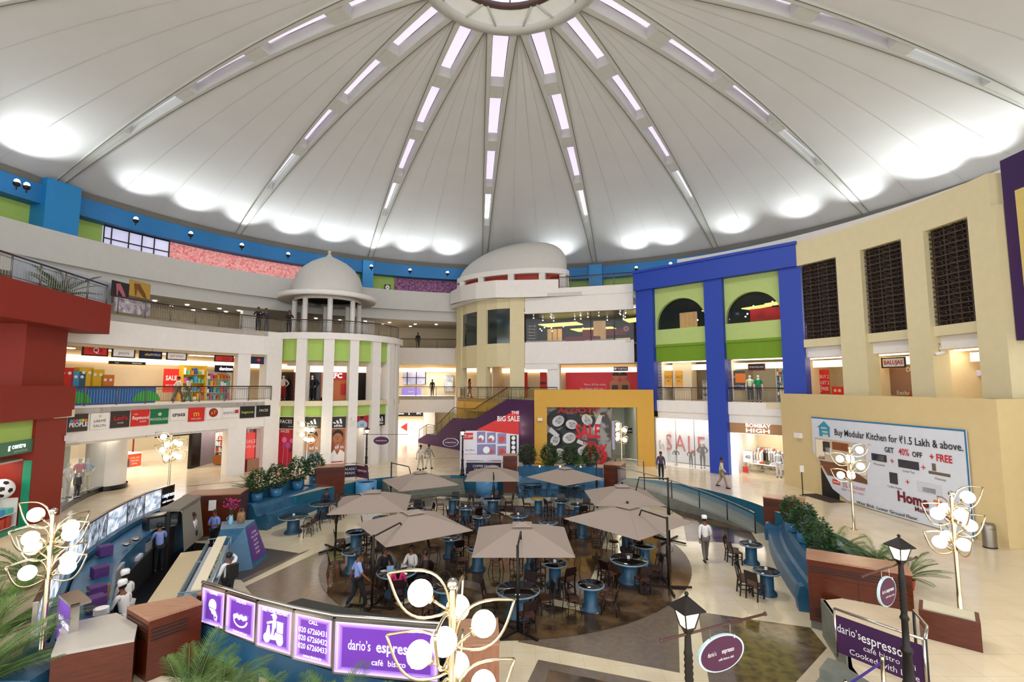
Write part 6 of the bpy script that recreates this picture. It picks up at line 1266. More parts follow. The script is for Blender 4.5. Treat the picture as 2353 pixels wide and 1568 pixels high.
def chair(kind, x, y, face, label, group, z=PZ):            # face: compass angle (deg from +Y towards +X) the sitter looks at
    rz = -math.radians(face); r = proto[kind]
    if used[kind]: return dup(r, (x, y, z), rz, label, group)
    used[kind] = 1; r.location = (x, y, z); r.rotation_euler = (0, 0, rz); r['label'] = label; r['group'] = group; return r
tabm = M('dark_table_top', '#191513', .08, spec=.8); 
def table_proto(r):
    root = thing('pedestal_table', 'x', 'table'); b = MB(); b.lathe([(r-.1, .70), (r-.01, .705), (r, .73), (r-.008, .752), (r-.03, .757), (r-.03, .74)], (0, 0, 0), 36); b.obj('rim', root, bluel)
    b = MB(); b.lathe([(.001, .71), (r-.028, .71), (r-.028, .757), (.001, .757)], (0, 0, 0), 36); b.obj('tabletop', root, tabm)
    k = .66 if r < .5 else .56; b = MB(); b.lathe([(r*k, .02), (r*k*.96, .1), (r*k*.74, .15), (r*k*.72, .6), (r*k*.72, .71)], (0, 0, 0), 24); b.obj('pedestal', root, M('pedestal_blue', '#2b5a78', .4, h2='#1a3f58', scale=3))
    b = MB(); b.lathe([(r*k*1.05, 0), (r*k*1.05, .06), (r*k*.9, .1)], (0, 0, 0), 24); b.obj('base', root, MC['pedestal_blue']); return root
tp = {.43: table_proto(.43), .67: table_proto(.67)}; tu = set()
cad = thing('condiment_set', 'x', 'condiments'); b = MB(); b.cbox(0, 0, 0, .13, .09, .015); b.obj('tray', cad, black)
for x, m in ((-.035, W_), (.0, lightgrey), (.035, W_)): b = MB(); b.lathe([(.014, .015), (.014, .085), (.008, .1)], (x, 0, 0), 10); b.obj('shaker', cad, m)
b = MB(); b.box(-.04, .04, .03, .04, .015, .11); b.obj('napkins', cad, W_); cadu = 0
def side(a):                                                # compass angle to words as seen from the camera
    a = (a+180) % 360-180
    for lo, hi, w in ((-22, 22, 'far'), (22, 67, 'far right'), (67, 112, 'right'), (112, 157, 'near right'), (-67, -22, 'far left'), (-112, -67, 'left'), (-157, -112, 'near left')):
        if lo <= a < hi: return w
    return 'near'
# pixel centre of top, radius, description, [(side angle, kind)], caddy, top cloth
TB = [
 ((1190, 1355), .67, 'the big table before the front umbrella', [(-20+40, 'square'), (-75, 'square'), (80, 'square'), (165, 'square')], 1, 0),
 ((1357, 1343), .43, 'the front right table on the marble', [(-115, 'round'), (50, 'round'), (120, 'round')], 0, 0),
 ((1275, 1295), .43, 'the table at the right corner of the front umbrella', [(-115, 'round'), (70, 'round'), (150, 'square')], 1, 0),
 ((1445, 1286), .67, 'the big table under the right umbrella', [(-80, 'square'), (-120, 'square'), (165, 'square'), (85, 'square')], 1, 0),
 ((1480, 1253), .43, 'the table behind the right umbrella post', [(-60, 'round'), (110, 'round'), (-150, 'round')], 0, 0),
 ((1035, 1236), .43, 'the table right of the left front umbrella', [(-105, 'round'), (150, 'square'), (40, 'square')], 0, 0),
 ((812, 1268), .43, 'the table by the left umbrella post', [(-120, 'round'), (110, 'round')], 0, 0),
 ((912, 1313), .67, 'the occupied table', [(-40, 'round'), (20, 'round'), (70, 'square'), (165, 'square'), (-130, 'square')], 0, 0),
 ((1025, 1350), .43, 'the table behind the front globe lamp', [(-10, 'round'), (-150, 'square')], 0, 0),
 ((947, 1167), .67, 'the big table between the left umbrellas', [(5, 'square'), (75, 'square'), (-140, 'round')], 1, 0),
 ((1040, 1145), .43, 'the back table with blue pedestal', [(5, 'square'), (80, 'square'), (-100, 'square')], 0, 0),
 ((1070, 1167), .43, 'the table left of the back middle', [(50, 'round'), (-100, 'round'), (-160, 'round'), (130, 'square')], 1, 0),
 ((1132, 1144), .67, 'the big back table below the centre umbrella', [(5, 'square'), (-85, 'square'), (80, 'square'), (150, 'round')], 1, 0),
 ((1106, 1186), .43, 'the table in the middle of the marble', [(-130, 'round'), (165, 'round')], 0, 0),
 ((1191, 1185), .43, 'the table behind the front umbrella', [(5, 'square'), (-100, 'square')], 1, 0),
 ((1237, 1146), .43, 'the mustard topped back table', [(-90, 'round'), (60, 'round')], 0, 1),
 ((1290, 1152), .43, 'the back right table', [(5, 'square'), (-100, 'square')], 0, 0),
 ((1328, 1160), .43, 'the table under the back right umbrella corner', [(40, 'square'), (170, 'square'), (110, 'square')], 1, 0),
 ((1260, 1200), .43, 'the table right of the front umbrella top', [(0, 'round'), (95, 'square')], 0, 0),
 ((877, 1190), .43, 'the table behind the left umbrella', [(-100, 'round'), (60, 'square')], 0, 0),
 ((818, 1222), .43, 'the table at the left umbrella corner', [(-110, 'square'), (20, 'square')], 0, 0),
 ((1098, 1262), .43, 'the table under the left part of the front umbrella', [(-110, 'square'), (110, 'round')], 0, 0),
 ((1222, 1258), .43, 'the table under the right part of the front umbrella', [(-60, 'square'), (160, 'square')], 0, 0),
 ((1338, 1196), .43, 'the table under the left corner of the right umbrella', [(110, 'round'), (-110, 'square')], 0, 0),
 ((1440, 1222), .43, 'the table under the right umbrella canopy', [(-120, 'round'), (160, 'square')], 0, 0),
 ((675, 1187), .67, 'the table at the left blue bench', [(95, 'round'), (125, 'round'), (65, 'round')], 1, 0),
 ((742, 1157), .67, 'the far table at the left blue bench', [(100, 'square'), (150, 'round'), (60, 'square')], 0, 0),
 ((1222, 1110), .67, 'the left table at the back blue bench', [(160, 'round'), (-150, 'round'), (120, 'round')], 1, 0),
 ((1308, 1113), .67, 'the right table at the back blue bench', [(-150, 'round'), (180, 'round'), (140, 'round')], 0, 0),
 ((1725, 1250), .43, 'the far table at the right blue bench', [(-90, 'square'), (-60, 'square')], 1, 0),
 ((1761, 1312), .43, 'the near table at the right blue bench', [(-60, 'square'), (-90, 'square'), (-120, 'square')], 1, 0)]
gold_top = M('mustard_table_cloth', '#a9822a', .4)
TPOS = []
for (px, py), r, desc, ch, cd_, cl in TB:
    p = G(px, py, PZ+.75); x, y = p.x, p.y; TPOS.append((x, y)); sz = 'large' if r > .5 else 'small'
    lab = '%s round blue rimmed pedestal table, %s' % (sz, desc.replace('the big ', '').replace('the ', ''))
    lab = ' '.join(lab.split()[:16])
    if r not in tu: t = tp[r]; tu.add(r); t.location = (x, y, PZ); t['label'] = lab; t['group'] = 'cafe tables'
    else: t = dup(tp[r], (x, y, PZ), 0, lab, 'cafe tables')
    for a, kind in ch:
        dd = r+.2+random.uniform(-.03, .1); cx, cy = x+dd*math.sin(math.radians(a)), y+dd*math.cos(math.radians(a))
        chair(kind, cx, cy, a+180+random.uniform(-10, 10), ' '.join(('%s wooden chair on the %s side of %s' % ('spindle back' if kind == 'round' else 'solid back', side(a), desc)).split()[:16]), 'cafe chairs')
    if cd_:
        L_ = 'condiment shakers and napkins on '+desc; L_ = ' '.join(L_.split()[:16])
        if not cadu: cad.location = (x, y, PZ+.757); cad['label'] = L_; cad['group'] = 'condiment sets'; cadu = 1
        else: dup(cad, (x, y, PZ+.757), .5, L_, 'condiment sets')
    if cl: b = MB(); b.lathe([(.001, PZ+.758), (.385, PZ+.758), (.385, PZ+.764), (.001, PZ+.764)], (x, y, 0), 28); tag(b.obj('table_cloth', None, gold_top), 'round mustard cloth on the small back table', 'tablecloth')
chair('square', -4.35, 25.75, 90, 'lone solid back chair standing apart left of the back tables', 'cafe chairs')
chair('round', 2.7, 24.6, 170, 'lone spindle back chair behind the table right of the umbrella top', 'cafe chairs')
chair('square', 3.6, 21.3, -80, 'lone chair near the middle right of the marble', 'cafe chairs')
# ---- cantilever umbrellas
def umbrella(c, half, ang, pole, label, ztop=1.22, zr=.65):
    o = wthing('cantilever_umbrella', label, 'umbrella', (pole[0], pole[1], PZ), 'taupe cantilever umbrellas'); c = Vector(c); a = math.radians(ang)
    def cp(x, y, z): return (c.x+x*math.cos(a)-y*math.sin(a), c.y+x*math.sin(a)+y*math.cos(a), z)
    n = 10; b = MB(); vs = []; fs = []
    for s_ in range(4):                                     # four slightly sagging triangular gores
        x0, y0 = ((-1, -1), (1, -1), (1, 1), (-1, 1))[s_]; x1, y1 = ((1, -1), (1, 1), (-1, 1), (-1, -1))[s_]; o_ = len(vs)
        for i in range(n+1):
            t = .08+.92*i/n
            for j in range(n+1):
                w = j/n; x = (x0+(x1-x0)*w)*half*t; y = (y0+(y1-y0)*w)*half*t; sag = -.02*math.sin(math.pi*w)*t
                pull = 1-.008*math.sin(math.pi*w)*t; vs.append(cp(x*pull, y*pull, ztop+(zr-ztop)*t**1.12+sag*.3))
        for i in range(n):
            for j in range(n): q = o_+i*(n+1)+j; fs.append([q, q+1, q+n+2, q+n+1])
    b.add(vs, fs); cn = b.obj('canopy', o, canvas); m_ = cn.modifiers.new('thickness', 'SOLIDIFY'); m_.thickness = .012
    b = MB(); k = .2
    b.add([cp(0, 0, ztop+.09)]+[cp(x*k*half*1.05, y*k*half*1.05, ztop+.09-.115) for x, y in ((-1, -1), (1, -1), (1, 1), (-1, 1))], [[0, 1, 2], [0, 2, 3], [0, 3, 4], [0, 4, 1]]); v = b.obj('vent', cn, canvas)
    b = MB(); 
    for x, y in ((-1, -1), (1, -1), (1, 1), (-1, 1), (0, -1), (1, 0), (0, 1), (-1, 0)): b.tube([cp(0, 0, ztop-.06), cp(x*half*.97, y*half*.97, zr-.04)], .012, 4)
    b.obj('ribs', o, iron)
    b = MB(); b.lathe([(.04, ztop+.05), (.06, ztop+.12), (.02, ztop+.17)], (c.x, c.y, 0), 10); b.obj('hub', o, iron)
    P = Vector((pole[0], pole[1], PZ)); top = pole[2]; b = MB(); b.tube([P+Vector((0, 0, .06)), Vector((P.x, P.y, top))], .04, 10); b.obj('pole', o, iron)
    d = (c-Vector(pole[:2])); L_ = d.length; d.normalize()
    b = MB(); b.tube([(P.x, P.y, top-.05), (P.x+d.x*L_*.62, P.y+d.y*L_*.62, max(top-.1, zr+.35)), (P.x+d.x*L_*.72, P.y+d.y*L_*.72, zr+.2)], .028, 8); b.obj('arm', o, iron)
    b = MB(); b.lathe([(.06, PZ+1.05), (.075, PZ+1.15), (.075, PZ+1.35), (.06, PZ+1.42)], (P.x, P.y, 0), 10); b.tube([(P.x, P.y, PZ+1.2), (P.x+.14, P.y-.05, PZ+1.2), (P.x+.14, P.y-.05, PZ+1.32)], .012, 6); b.obj('crank', o, iron)
    for k in range(4): w = math.radians(ang+45+90*k); b = MB(); b.cbox(P.x+.38*math.cos(w), P.y+.38*math.sin(w), PZ+.02, .76, .06, .05, w); b.obj('base_arm', o, iron)
    return o
umbrella((.35, 16.85), 1.58, 0, (.16, 14.25, 1.35), 'taupe umbrella nearest the camera, in the middle front')
umbrella((-3.65, 18.45), 1.62, 34, (-4.35, 15.7, 1.2), 'taupe umbrella over the occupied table, left of the front one')
umbrella((-6.15, 21.9), 1.58, 8, (-7.45, 21.1, 1.25), 'taupe umbrella at the left near the blue bench')
umbrella((-4.95, 26.6), 1.6, 30, (-6.9, 28.2, 1.5), 'darker taupe umbrella before the back steps at the left')
umbrella((-1.1, 28.4), 1.5, 0, (-1.0, 27.0, 1.0), 'taupe umbrella at the back left of centre')
umbrella((3.0, 27.95), 1.55, 38, (4.9, 28.6, 1.35), 'taupe umbrella before the back blue bench')
umbrella((5.15, 23.1), 1.55, 0, (7.0, 22.2, 1.75), 'taupe umbrella partly behind the right one')
umbrella((4.5, 19.35), 1.75, 40, (5.36, 17.2, 1.35), 'taupe umbrella at the right with its black arm in front')
# ---- globe lamps
def lamp_proto():
    root = thing('globe_lamp', 'x', 'lamp'); b = MB(); b.lathe([(.001, 0), (.13, 0), (.13, .02), (.055, .03), (.05, 1.0), (.045, 1.02), (.042, 3.2), (.03, 3.24)], (0, 0, 0), 16); b.obj('pole', root, gold)
    b = MB(); b.sphere((0, 0, 3.3), .065, 14, 10); b.obj('finial', root, steel)
    for zt in (2.85, 2.19):
        for k, (aa, dz_) in enumerate(((180, .39), (4, 0), (-105, .02), (78, .05))):
            a = math.radians(aa); dv = Vector((math.cos(a), math.sin(a), 0)); up = Vector((0, 0, 1)); ax = (dv*.84+up*.54).normalized(); nn = (up*.84-dv*.54).normalized()
            st = Vector((0, 0, zt+dz_-.25)); g = st+ax*.43
            b = MB(); b.tube([st, st+ax*.3], .018, 8); b.tube([st+ax*.27, st+ax*.31], .05, 10); arm = b.obj('arm', root, gold)
            n = 12; b = MB()
            for s_ in (1, -1): b.tube([st+ax*(.04+.82*i/n)+nn*(s_*.25*math.sin(math.pi*(i/n)**.85)) for i in range(n+1)], .017, 6)
            b.obj('leaf_loop', arm, gold)
            b = MB(); b.sphere(tuple(g), .142, 20, 12); b.obj('globe', arm, globem)
    return root
LP = lamp_proto(); lamps = [(-9.5, 10.3, 0, 'leftmost in front of the kitchen corner'), (-.72, 6.1, 8, 'nearest the camera, in front of the lit purple signs'), (10.55, 11.9, 175, 'standing alone on the floor at the right front'), (-17.7, 25.5, 20, 'behind the black espresso panel on the left'), (-13.9, 33.3, 50, 'before the crimson poster of the curved bay'),
    (.35, 38.0, 20, 'beside the white hoarding below the stair'), (7.45, 33.4, 40, 'before the passage of the mustard portal'), (14.0, 20.4, 160, 'in front of the kitchen banner')]
for i, (x, y, a, lb) in enumerate(lamps):
    L_ = 'tall steel globe lamp with leaf loops, '+lb; L_ = ' '.join(L_.split()[:16])
    if i == 0: LP.location = (x, y, 0); LP['label'] = L_; LP['group'] = 'globe lamps'
    else: dup(LP, (x, y, 0), math.radians(a), L_, 'globe lamps', 1.06 if i == 1 else None)
# ---- black lanterns with oval signs
lpane = M('lantern_pane', '#fff2c8', .4, emit=4.0, ecol='#ffedb8')
def lantern(x, y, bar, label, sgn_=None, z=0.0, rot=0):
    o = wthing('street_lantern', label, 'lamp', (x, y, z)); b = MB()
    b.lathe([(.001, z), (.16, z), (.15, z+.08), (.11, z+.14), (.13, z+.3), (.09, z+.42), (.075, z+.9), (.1, z+.95), (.1, z+1.0), (.06, z+1.05), (.055, z+1.5), (.08, z+1.54), (.055, z+1.6)]+[(.05+.012*(k % 2), z+1.65+.04*k) for k in range(16)]+[(.05, z+2.3), (.04, z+2.55)], (x, y, 0), 14); b.obj('pole', o, iron)
    def sq(r, zz): return [(x+r*math.cos(math.radians(45+90*k+rot)), y+r*math.sin(math.radians(45+90*k+rot)), zz) for k in range(4)]
    b = MB(); r0, r1 = .095, .175; z0, z1 = z+2.60, z+2.84
    b.add(sq(.04, z+2.5)+sq(r0, z0), [[k, (k+1) % 4, 4+(k+1) % 4, 4+k] for k in range(4)]); b.obj('lamp_base', o, iron)
    b = MB(); b.add(sq(r0-.01, z0)+sq(r1-.01, z1), [[k, (k+1) % 4, 4+(k+1) % 4, 4+k] for k in range(4)]); b.obj('lit_pane', o, lpane)
    b = MB(); 
    A_, B_ = sq(r0, z0), sq(r1, z1)
    for k in range(4): b.tube([A_[k], B_[k]], .012, 4); b.tube([B_[k], B_[(k+1) % 4]], .012, 4); b.tube([A_[k], A_[(k+1) % 4]], .012, 4)
    b.obj('lamp_frame', o, iron)
    b = MB(); b.add(sq(.25, z1)+sq(.25, z1+.015)+sq(.02, z1+.17), [[0, 1, 2, 3]]+[[k, (k+1) % 4, 4+(k+1) % 4, 4+k] for k in range(4)]+[[4+k, 4+(k+1) % 4, 8+(k+1) % 4, 8+k] for k in range(4)]); b.sphere((x, y, z1+.2), .03, 10, 8); b.obj('lamp_roof', o, iron)
    (ax, ay), (bx, by) = bar; zb = z+2.52 if z == 0 else z+2.5
    b = MB(); b.tube([(ax, ay, zb), (bx, by, zb)], .018, 8); b.sphere((ax, ay, zb), .03, 8, 6); b.sphere((bx, by, zb), .03, 8, 6); b.obj('cross_bar', o, M('bar_wine', '#4a2622', .4))
    if sgn_:
        (cx, cy), (w, h), tx, slab_ = sgn_; A = Vector((ax, ay)); u = (Vector((bx, by))-A).normalized(); f = Fr((cx-u.x*w, cy-u.y*w), (cx+u.x*w, cy+u.y*w)); zc = zb-.12-h
        s_ = wthing('oval_sign', slab_, 'sign', (cx, cy, zc)); b = MB()
        E0 = [(w+w*math.cos(q), zc+h*math.sin(q)) for q in [2*math.pi*i/36 for i in range(36)]]
        b.add([f.P(q, zz, .02) for q, zz in E0]+[f.P(q, zz, -.02) for q, zz in E0], [list(range(36)), list(range(71, 35, -1))]+[[i, 36+i, 36+(i+1) % 36, (i+1) % 36] for i in range(36)]); b.obj('rim', s_, M('rim_pale_blue', '#c6dde0', .4))
        b = MB(); f.disc(b, w, zc, h*.93, .026, 36, w/h*.985); b.obj('face', s_, M('sign_wine', '#4a0f38', .45))
        b = MB().mat(W_)
        for t, fu, fz, sz, k in tx: f.text(b, t, w+fu*w, zc+fz*h, sz*h, .032, **k)
        b.obj('lettering', s_)
        for q in (.55*w, 1.45*w): b = MB(); b.tube([f.P(q, zc+h*.88), f.P(q, zb)], .006, 4); b.obj('hanger', s_, steel)
    return o
dt = [('dario’s', -.46, .1, .36, dict(sqz=.68)), ('espresso', .24, .12, .38, dict(bold=.01, sqz=.72)), ('café bistro deli', .15, -.3, .2, {}), ('‘', .55, .62, .6, dict(bold=.04))]
lantern(2.4, 6.94, ((1.98, 6.75), (3.75, 7.5)), 'black street lantern in the foreground right of centre', ((2.93, 7.15), (.42, .24), dt, 'large wine red oval dario’s espresso sign hanging from the front lantern'), rot=18)
lantern(7.36, 9.5, ((6.2, 8.9), (7.95, 9.85)), 'black street lantern by the steps at the right', ((6.85, 9.22), (.3, .26), dt, 'round wine red espresso sign hanging from the right lantern'), rot=10)
ct2 = [('Cooked with Love', 0, 0, .34, dict(bold=.01))]
lantern(-3.26, 32.4, ((-4.9, 32.4), (-2.9, 32.4)), 'black street lantern before the white hoarding at the back', ((-4.05, 32.4), (.52, .28), ct2, 'wine oval Cooked with Love sign with pale rim before the purple stair'))
lantern(-9.95, 33.6, ((-10.2, 33.6), (-7.2, 33.6)), 'black street lantern beside the curved bay at the back left', ((-8.95, 33.6), (.58, .3), ct2, 'dark oval Cooked with Love sign beside the curved bay'))
# ---- purple banners on rails
bt = [('dario’s', .17, .62, .25, dict(sqz=.68)), ('espresso', .55, .6, .27, dict(bold=.01, sqz=.76)), ('café bistro deli', .62, .4, .15, {}), ('Cooked with Love', .55, .22, .16, {})]
qa, qb = G(1917, 1399, 1.0), G(2122, 1470, 1.0); glassrail([(qa.x, qa.y, 0), (qb.x, qb.y, 0)], 'railing with purple dario’s espresso banner at the lower right steps', 1.0, 1.9, purpleb, steel, name='banner_railing', txt=bt)
glassrail([(qb.x+.05, qb.y+.02, 0), (qb.x+.5, qb.y+.5, 0), (qb.x+.8, qb.y+1.2, 0)], 'curved steel and glass railing right of the purple banner', 1.0, .9)
bt2 = [('COFFEE SALADS', .5, .6, .2, {}), ('SANDWICHES', .5, .38, .2, {})]
glassrail([(-3.0, 32.3, 0), (-.7, 32.2, 0)], 'railing with dark menu banner below the white hoarding', .95, 1.2, M('menu_navy', '#1a1238', .5), steel, name='banner_railing', txt=bt2)
glassrail([(-10.7, 31.0, 0), (-9.9, 31.3, 0)], 'railing with small menu banner left of the back steps', .95, 1.2, M('menu_navy', '#1a1238'), steel, name='banner_railing', txt=[('SALADS', .5, .6, .2, {}), ('BREADS', .5, .35, .2, {})])
glassrail([(-9.9, 31.3, 0), (-8.9, 30.6, 0)], 'railing with wine espresso banner beside the back steps', .95, 1.2, M('sign_wine', '#4a0f38'), steel, name='banner_railing', txt=[('espresso', .5, .55, .25, {})])
# ---- queue posts at the lower right
QP = [G(1925, 1548, .9-.0), G(2035, 1495, .9), G(1800, 1590, .75)]
for i, (x, y, zq) in enumerate(((6.15, 9.45, -.5), (6.98, 9.62, -.17))):
    o = wthing('queue_post', ('shiny steel queue post on the lower steps', 'taller looking steel queue post in front of the purple banner')[i], 'post', (x, y, zq), 'queue posts'); b = MB(); b.lathe([(.001, 0), (.12, 0), (.12, .02), (.035, .04), (.035, .9), (.04, .95), (.02, .97)], (x, y, zq), 12); b.obj('post', o, gold)
b = MB(); pts = [(4.9, 9.0, .1), (5.5, 9.2, .2), (6.15, 9.45, .38), (6.98, 9.62, .72)]
for a_, c_ in zip(pts, pts[1:]): a_, c_ = Vector(a_), Vector(c_); h_ = Vector((0, 0, .05)); b.add([a_-h_, c_-h_, c_+h_*.3, a_+h_*.3], [[0, 1, 2, 3]])
tag(b.obj('queue_strap', None, M('strap_violet', '#3a2378', .6)), 'violet queue strap stretched between steel posts at the lower right', 'strap')
# ---- steel bin
o = wthing('litter_bin', 'oval steel litter bin against the beige wall', 'bin', (17.35, 17.95, 0)); b = MB(); b.lathe([(.22, .03), (.22, .78), (.19, .86), (.001, .88)], (17.4, 18.2, 0), 24, sx=1, sy=.8); b.obj('body', o, M('bin_steel', '#8d8577', .35, .7)); b = MB(); b.lathe([(.09, 0), (.09, .01)], (17.35, 18.0, .7), 14); b.obj('opening', o, darkm); b = MB(); b.lathe([(.225, .0), (.225, .05)], (17.4, 18.2, 0), 24, sy=.8); b.obj('base', o, darkm)
# ---- big pots
for x, y, r, h, m, lb in ((-8.9, 30.2, .62, 1.05, 'a', 'large round pale blue empty planter beside the wooden cabinet'), (-1.6, 31.4, .7, .95, 'b', 'large round blue planter under the centre back umbrella')):
    o = wthing('round_planter', lb, 'planter', (x, y, PZ)); b = MB(); b.lathe([(r*.9, 0), (r, .1), (r, h), (r*.93, h), (r*.93, h-.15)], (x, y, PZ), 30); b.obj('pot', o, M('sky_pot', '#5b98c6', .4, h2='#4a86b5', scale=3)); b = MB(); b.lathe([(.001, h-.12), (r*.93, h-.12)], (x, y, PZ), 24); b.obj('soil', o, soil)
# ---- plants
random.seed(21)
def bush_proto(h=1.45, w=.62, n=900, pot=True, m=leafm):
    root = thing('potted_shrub', 'x', 'plant')
    if pot: b = MB(); b.lathe([(.2, 0), (.27, .04), (.27, .42), (.24, .42), (.24, .36)], (0, 0, 0), 22); b.obj('pot', root, M('glazed_blue_pot', '#3f7fa8', .2, h2='#2f6a92', scale=3)); b = MB(); b.lathe([(.001, .37), (.25, .37)], (0, 0, 0), 18); b.obj('soil', root, soil)
    b = MB(); b.tube([(0, 0, .35), (.02, .01, .6), (-.01, .02, .9), (0, 0, h)], [.025, .02, .015, .008], 6)
    for k in range(7): a = random.uniform(0, 6.28); z = random.uniform(.55, h*.85); b.tube([(0, 0, z), (.3*w*2*math.cos(a), .3*w*2*math.sin(a), z+.2)], .008, 4)
    b.obj('trunk', root, M('bark', '#4a3626', .8))
    b = MB(); zc = .45+(h-.3)*.5
    for k in range(n):
        z = random.uniform(-1, 1); a = random.uniform(0, 6.28); rr = random.uniform(.35, 1)**.5; q = math.sqrt(1-z*z)*(1-.25*z)
        p = Vector((w*.75*rr*q*math.cos(a), w*.75*rr*q*math.sin(a), zc+z*(h-.2)*.52*rr)); d = Vector((math.cos(a), math.sin(a), random.uniform(-.9, .5))).normalized(); s_ = d.cross(Vector((random.uniform(-1, 1), random.uniform(-1, 1), 1))).normalized()
        L_ = random.uniform(.1, .17); b.add([p, p+d*L_*.5+s_*L_*.27, p+d*L_, p+d*L_*.5-s_*L_*.27], [[0, 1, 2, 3]])
    b.obj('foliage', root, m); return root
BP0 = bush_proto(); first = True
bl = [((590, 1152), 'first from the left on the left bench ledge', 1), ((634, 1141), 'second from the left on the left bench ledge', 1.05), ((683, 1124), 'third from the left on the left bench ledge', 1.1), ((722, 1111), 'last on the left bench ledge by the cabinet', 1.1),
      ((1212, 1083), 'leftmost on the back bench ledge', 1.15), ((1262, 1083), 'second on the back bench ledge', 1.15), ((1310, 1083), 'third on the back bench ledge', 1.1), ((1357, 1084), 'rightmost on the back bench ledge', 1.1),
      ((1822, 1222), 'farthest on the right bench ledge', .85), ((1850, 1248), 'middle one on the right bench ledge', .9), ((1885, 1296), 'nearest on the right bench ledge by the cabinet', .9)]
for i, ((px, py), lb, sc) in enumerate(bl):
    p = G(px, py, .1); L_ = 'bushy green shrub in a blue glazed pot, '+lb; L_ = ' '.join(L_.split()[:16])
    if i == 0: BP0.location = p; BP0['label'] = L_; BP0['group'] = 'shrubs in blue pots'; BP0.scale = (sc,)*3
    else: dup(BP0, p, random.uniform(0, 6), L_, 'shrubs in blue pots', sc)
def palm_proto(nf=15, L=1.3, lean=.5, nl=22, pot=True, name='palm_plant', h0=.45):
    root = thing(name, 'x', 'plant')
    if pot: b = MB(); b.lathe([(.17, 0), (.24, .4), (.26, .42), (.22, .42), (.21, .36)], (0, 0, 0), 20); b.obj('pot', root, terra); b = MB(); b.lathe([(.001, .37), (.21, .37)], (0, 0, 0), 16); b.obj('soil', root, soil)
    for k in range(nf):
        a = 2.399*k; e = random.uniform(.35, 1.25); b = MB(); dh = Vector((math.cos(a), math.sin(a), 0)); up = Vector((0, 0, 1)); P = []
        l = L*random.uniform(.75, 1.1)
        for i in range(11): t = i/10; P.append(Vector((0, 0, h0))+dh*(l*math.cos(e)*t+.25*l*t*t*lean)+up*(l*math.sin(e)*t-l*lean*.55*t*t))
        b.tube(P, [.012*(1-.8*i/10)+.002 for i in range(11)], 4); sd = dh.cross(up)
        for i in range(nl):
            t = .18+.82*i/nl; j = min(int(t*10), 9); q = P[j].lerp(P[j+1], t*10-j); tg = (P[j+1]-P[j]).normalized()
            for s_ in (-1, 1):
                ll = l*.28*math.sin(math.pi*min(1, t*.9+.08))**.6*random.uniform(.85, 1.1); d = (sd*s_*.75+tg*.75+up*.12).normalized(); w_ = d.cross(up).normalized()*.011
                m1 = q+d*ll*.5+up*.01; e1 = q+d*ll-up*ll*.12; b.add([q-w_*.5, m1-w_, e1, m1+w_], [[0, 1, 2, 3]])
        b.obj('frond', root, palmm)
    return root
PP = palm_proto(20, 1.5, .42, 30); PB = palm_proto(34, 2.2, .4, 38)
pl = [(PB, -9.75, 8.9, .85, 0, 'tall feathery palm in a terracotta pot in the lower left corner'), (PB, -11.2, 10.6, .85, 0, 'feathery palm behind the big left globe lamp'), (PP, -5.35, 8.5, .95, 0, 'palm in front of the wooden partition and first lit sign'), (PP, -4.5, 7.9, .88, 0, 'palm below the bowl sign'), (PP, -3.5, 7.75, .85, 0, 'palm below the scooter sign'),
      (PP, -2.75, 7.8, .85, 0, 'palm below the phone number sign'), (PP, -2.05, 7.7, .85, 0, 'palm overlapping the wide espresso sign'), (PP, -1.45, 7.8, .82, 0, 'palm left of the front globe lamp'), (PP, -12.7, 12.4, .9, 0, 'palm outside the curved photo panel wall, nearest one'), (PP, -14.1, 14.6, .85, 0, 'palm outside the photo panel wall, second one'),
      (PP, -15.0, 17.2, .8, 0, 'palm outside the photo panel wall, third one'), (PP, -15.8, 21.8, .7, 0, 'small palm behind the black espresso panel'), (PP, 10.75, 16.6, .75, 0, 'palm behind the long right cabinet'), (PP, 11.2, 15.4, .75, 0, 'palm at the middle behind the right cabinet'), (PP, 11.5, 14.6, .7, 0, 'palm at the right end behind the cabinet'),
      (PP, -13.9, 26.2, .7, 0, 'small palm behind the left bench pots'), (PP, 2.6, 32.9, .9, 0, 'yellow green palm behind the back bench, left one'), (PP, 4.4, 32.8, .9, 0, 'yellow green palm behind the back bench, right one'), (PP, -22.0, 23.3, 1.25, 9.65, 'palm behind the upper left railing')]
seen = set()
for pr, x, y, sc, z, lb in pl:
    g_ = 'large palms' if pr is PB else 'palm plants'
    if pr not in seen: seen.add(pr); pr.location = (x, y, z); pr.scale = (sc,)*3; pr['label'] = lb; pr['group'] = g_
    else: dup(pr, (x, y, z), random.uniform(0, 6), lb, g_, sc)
# ---- wall lights of the back bench
for i, px in enumerate((1240, 1287, 1334)):
    p = at(px, 1072, 31.95); o = wthing('bench_light', 'small bright spotlight between pots on the back bench, '+('left', 'middle', 'right')[i], 'lamp', p, 'bench lights'); b = MB(); b.cbox(p.x, p.y, p.z-.06, .12, .06, .12); b.obj('housing', o, steel); b = MB(); b.sphere((p.x, p.y-.05, p.z), .045, 10, 8); b.obj('bulb', o, M('bench_bulb', '#ffffff', .5, emit=30, ecol='#f4f8ff'))
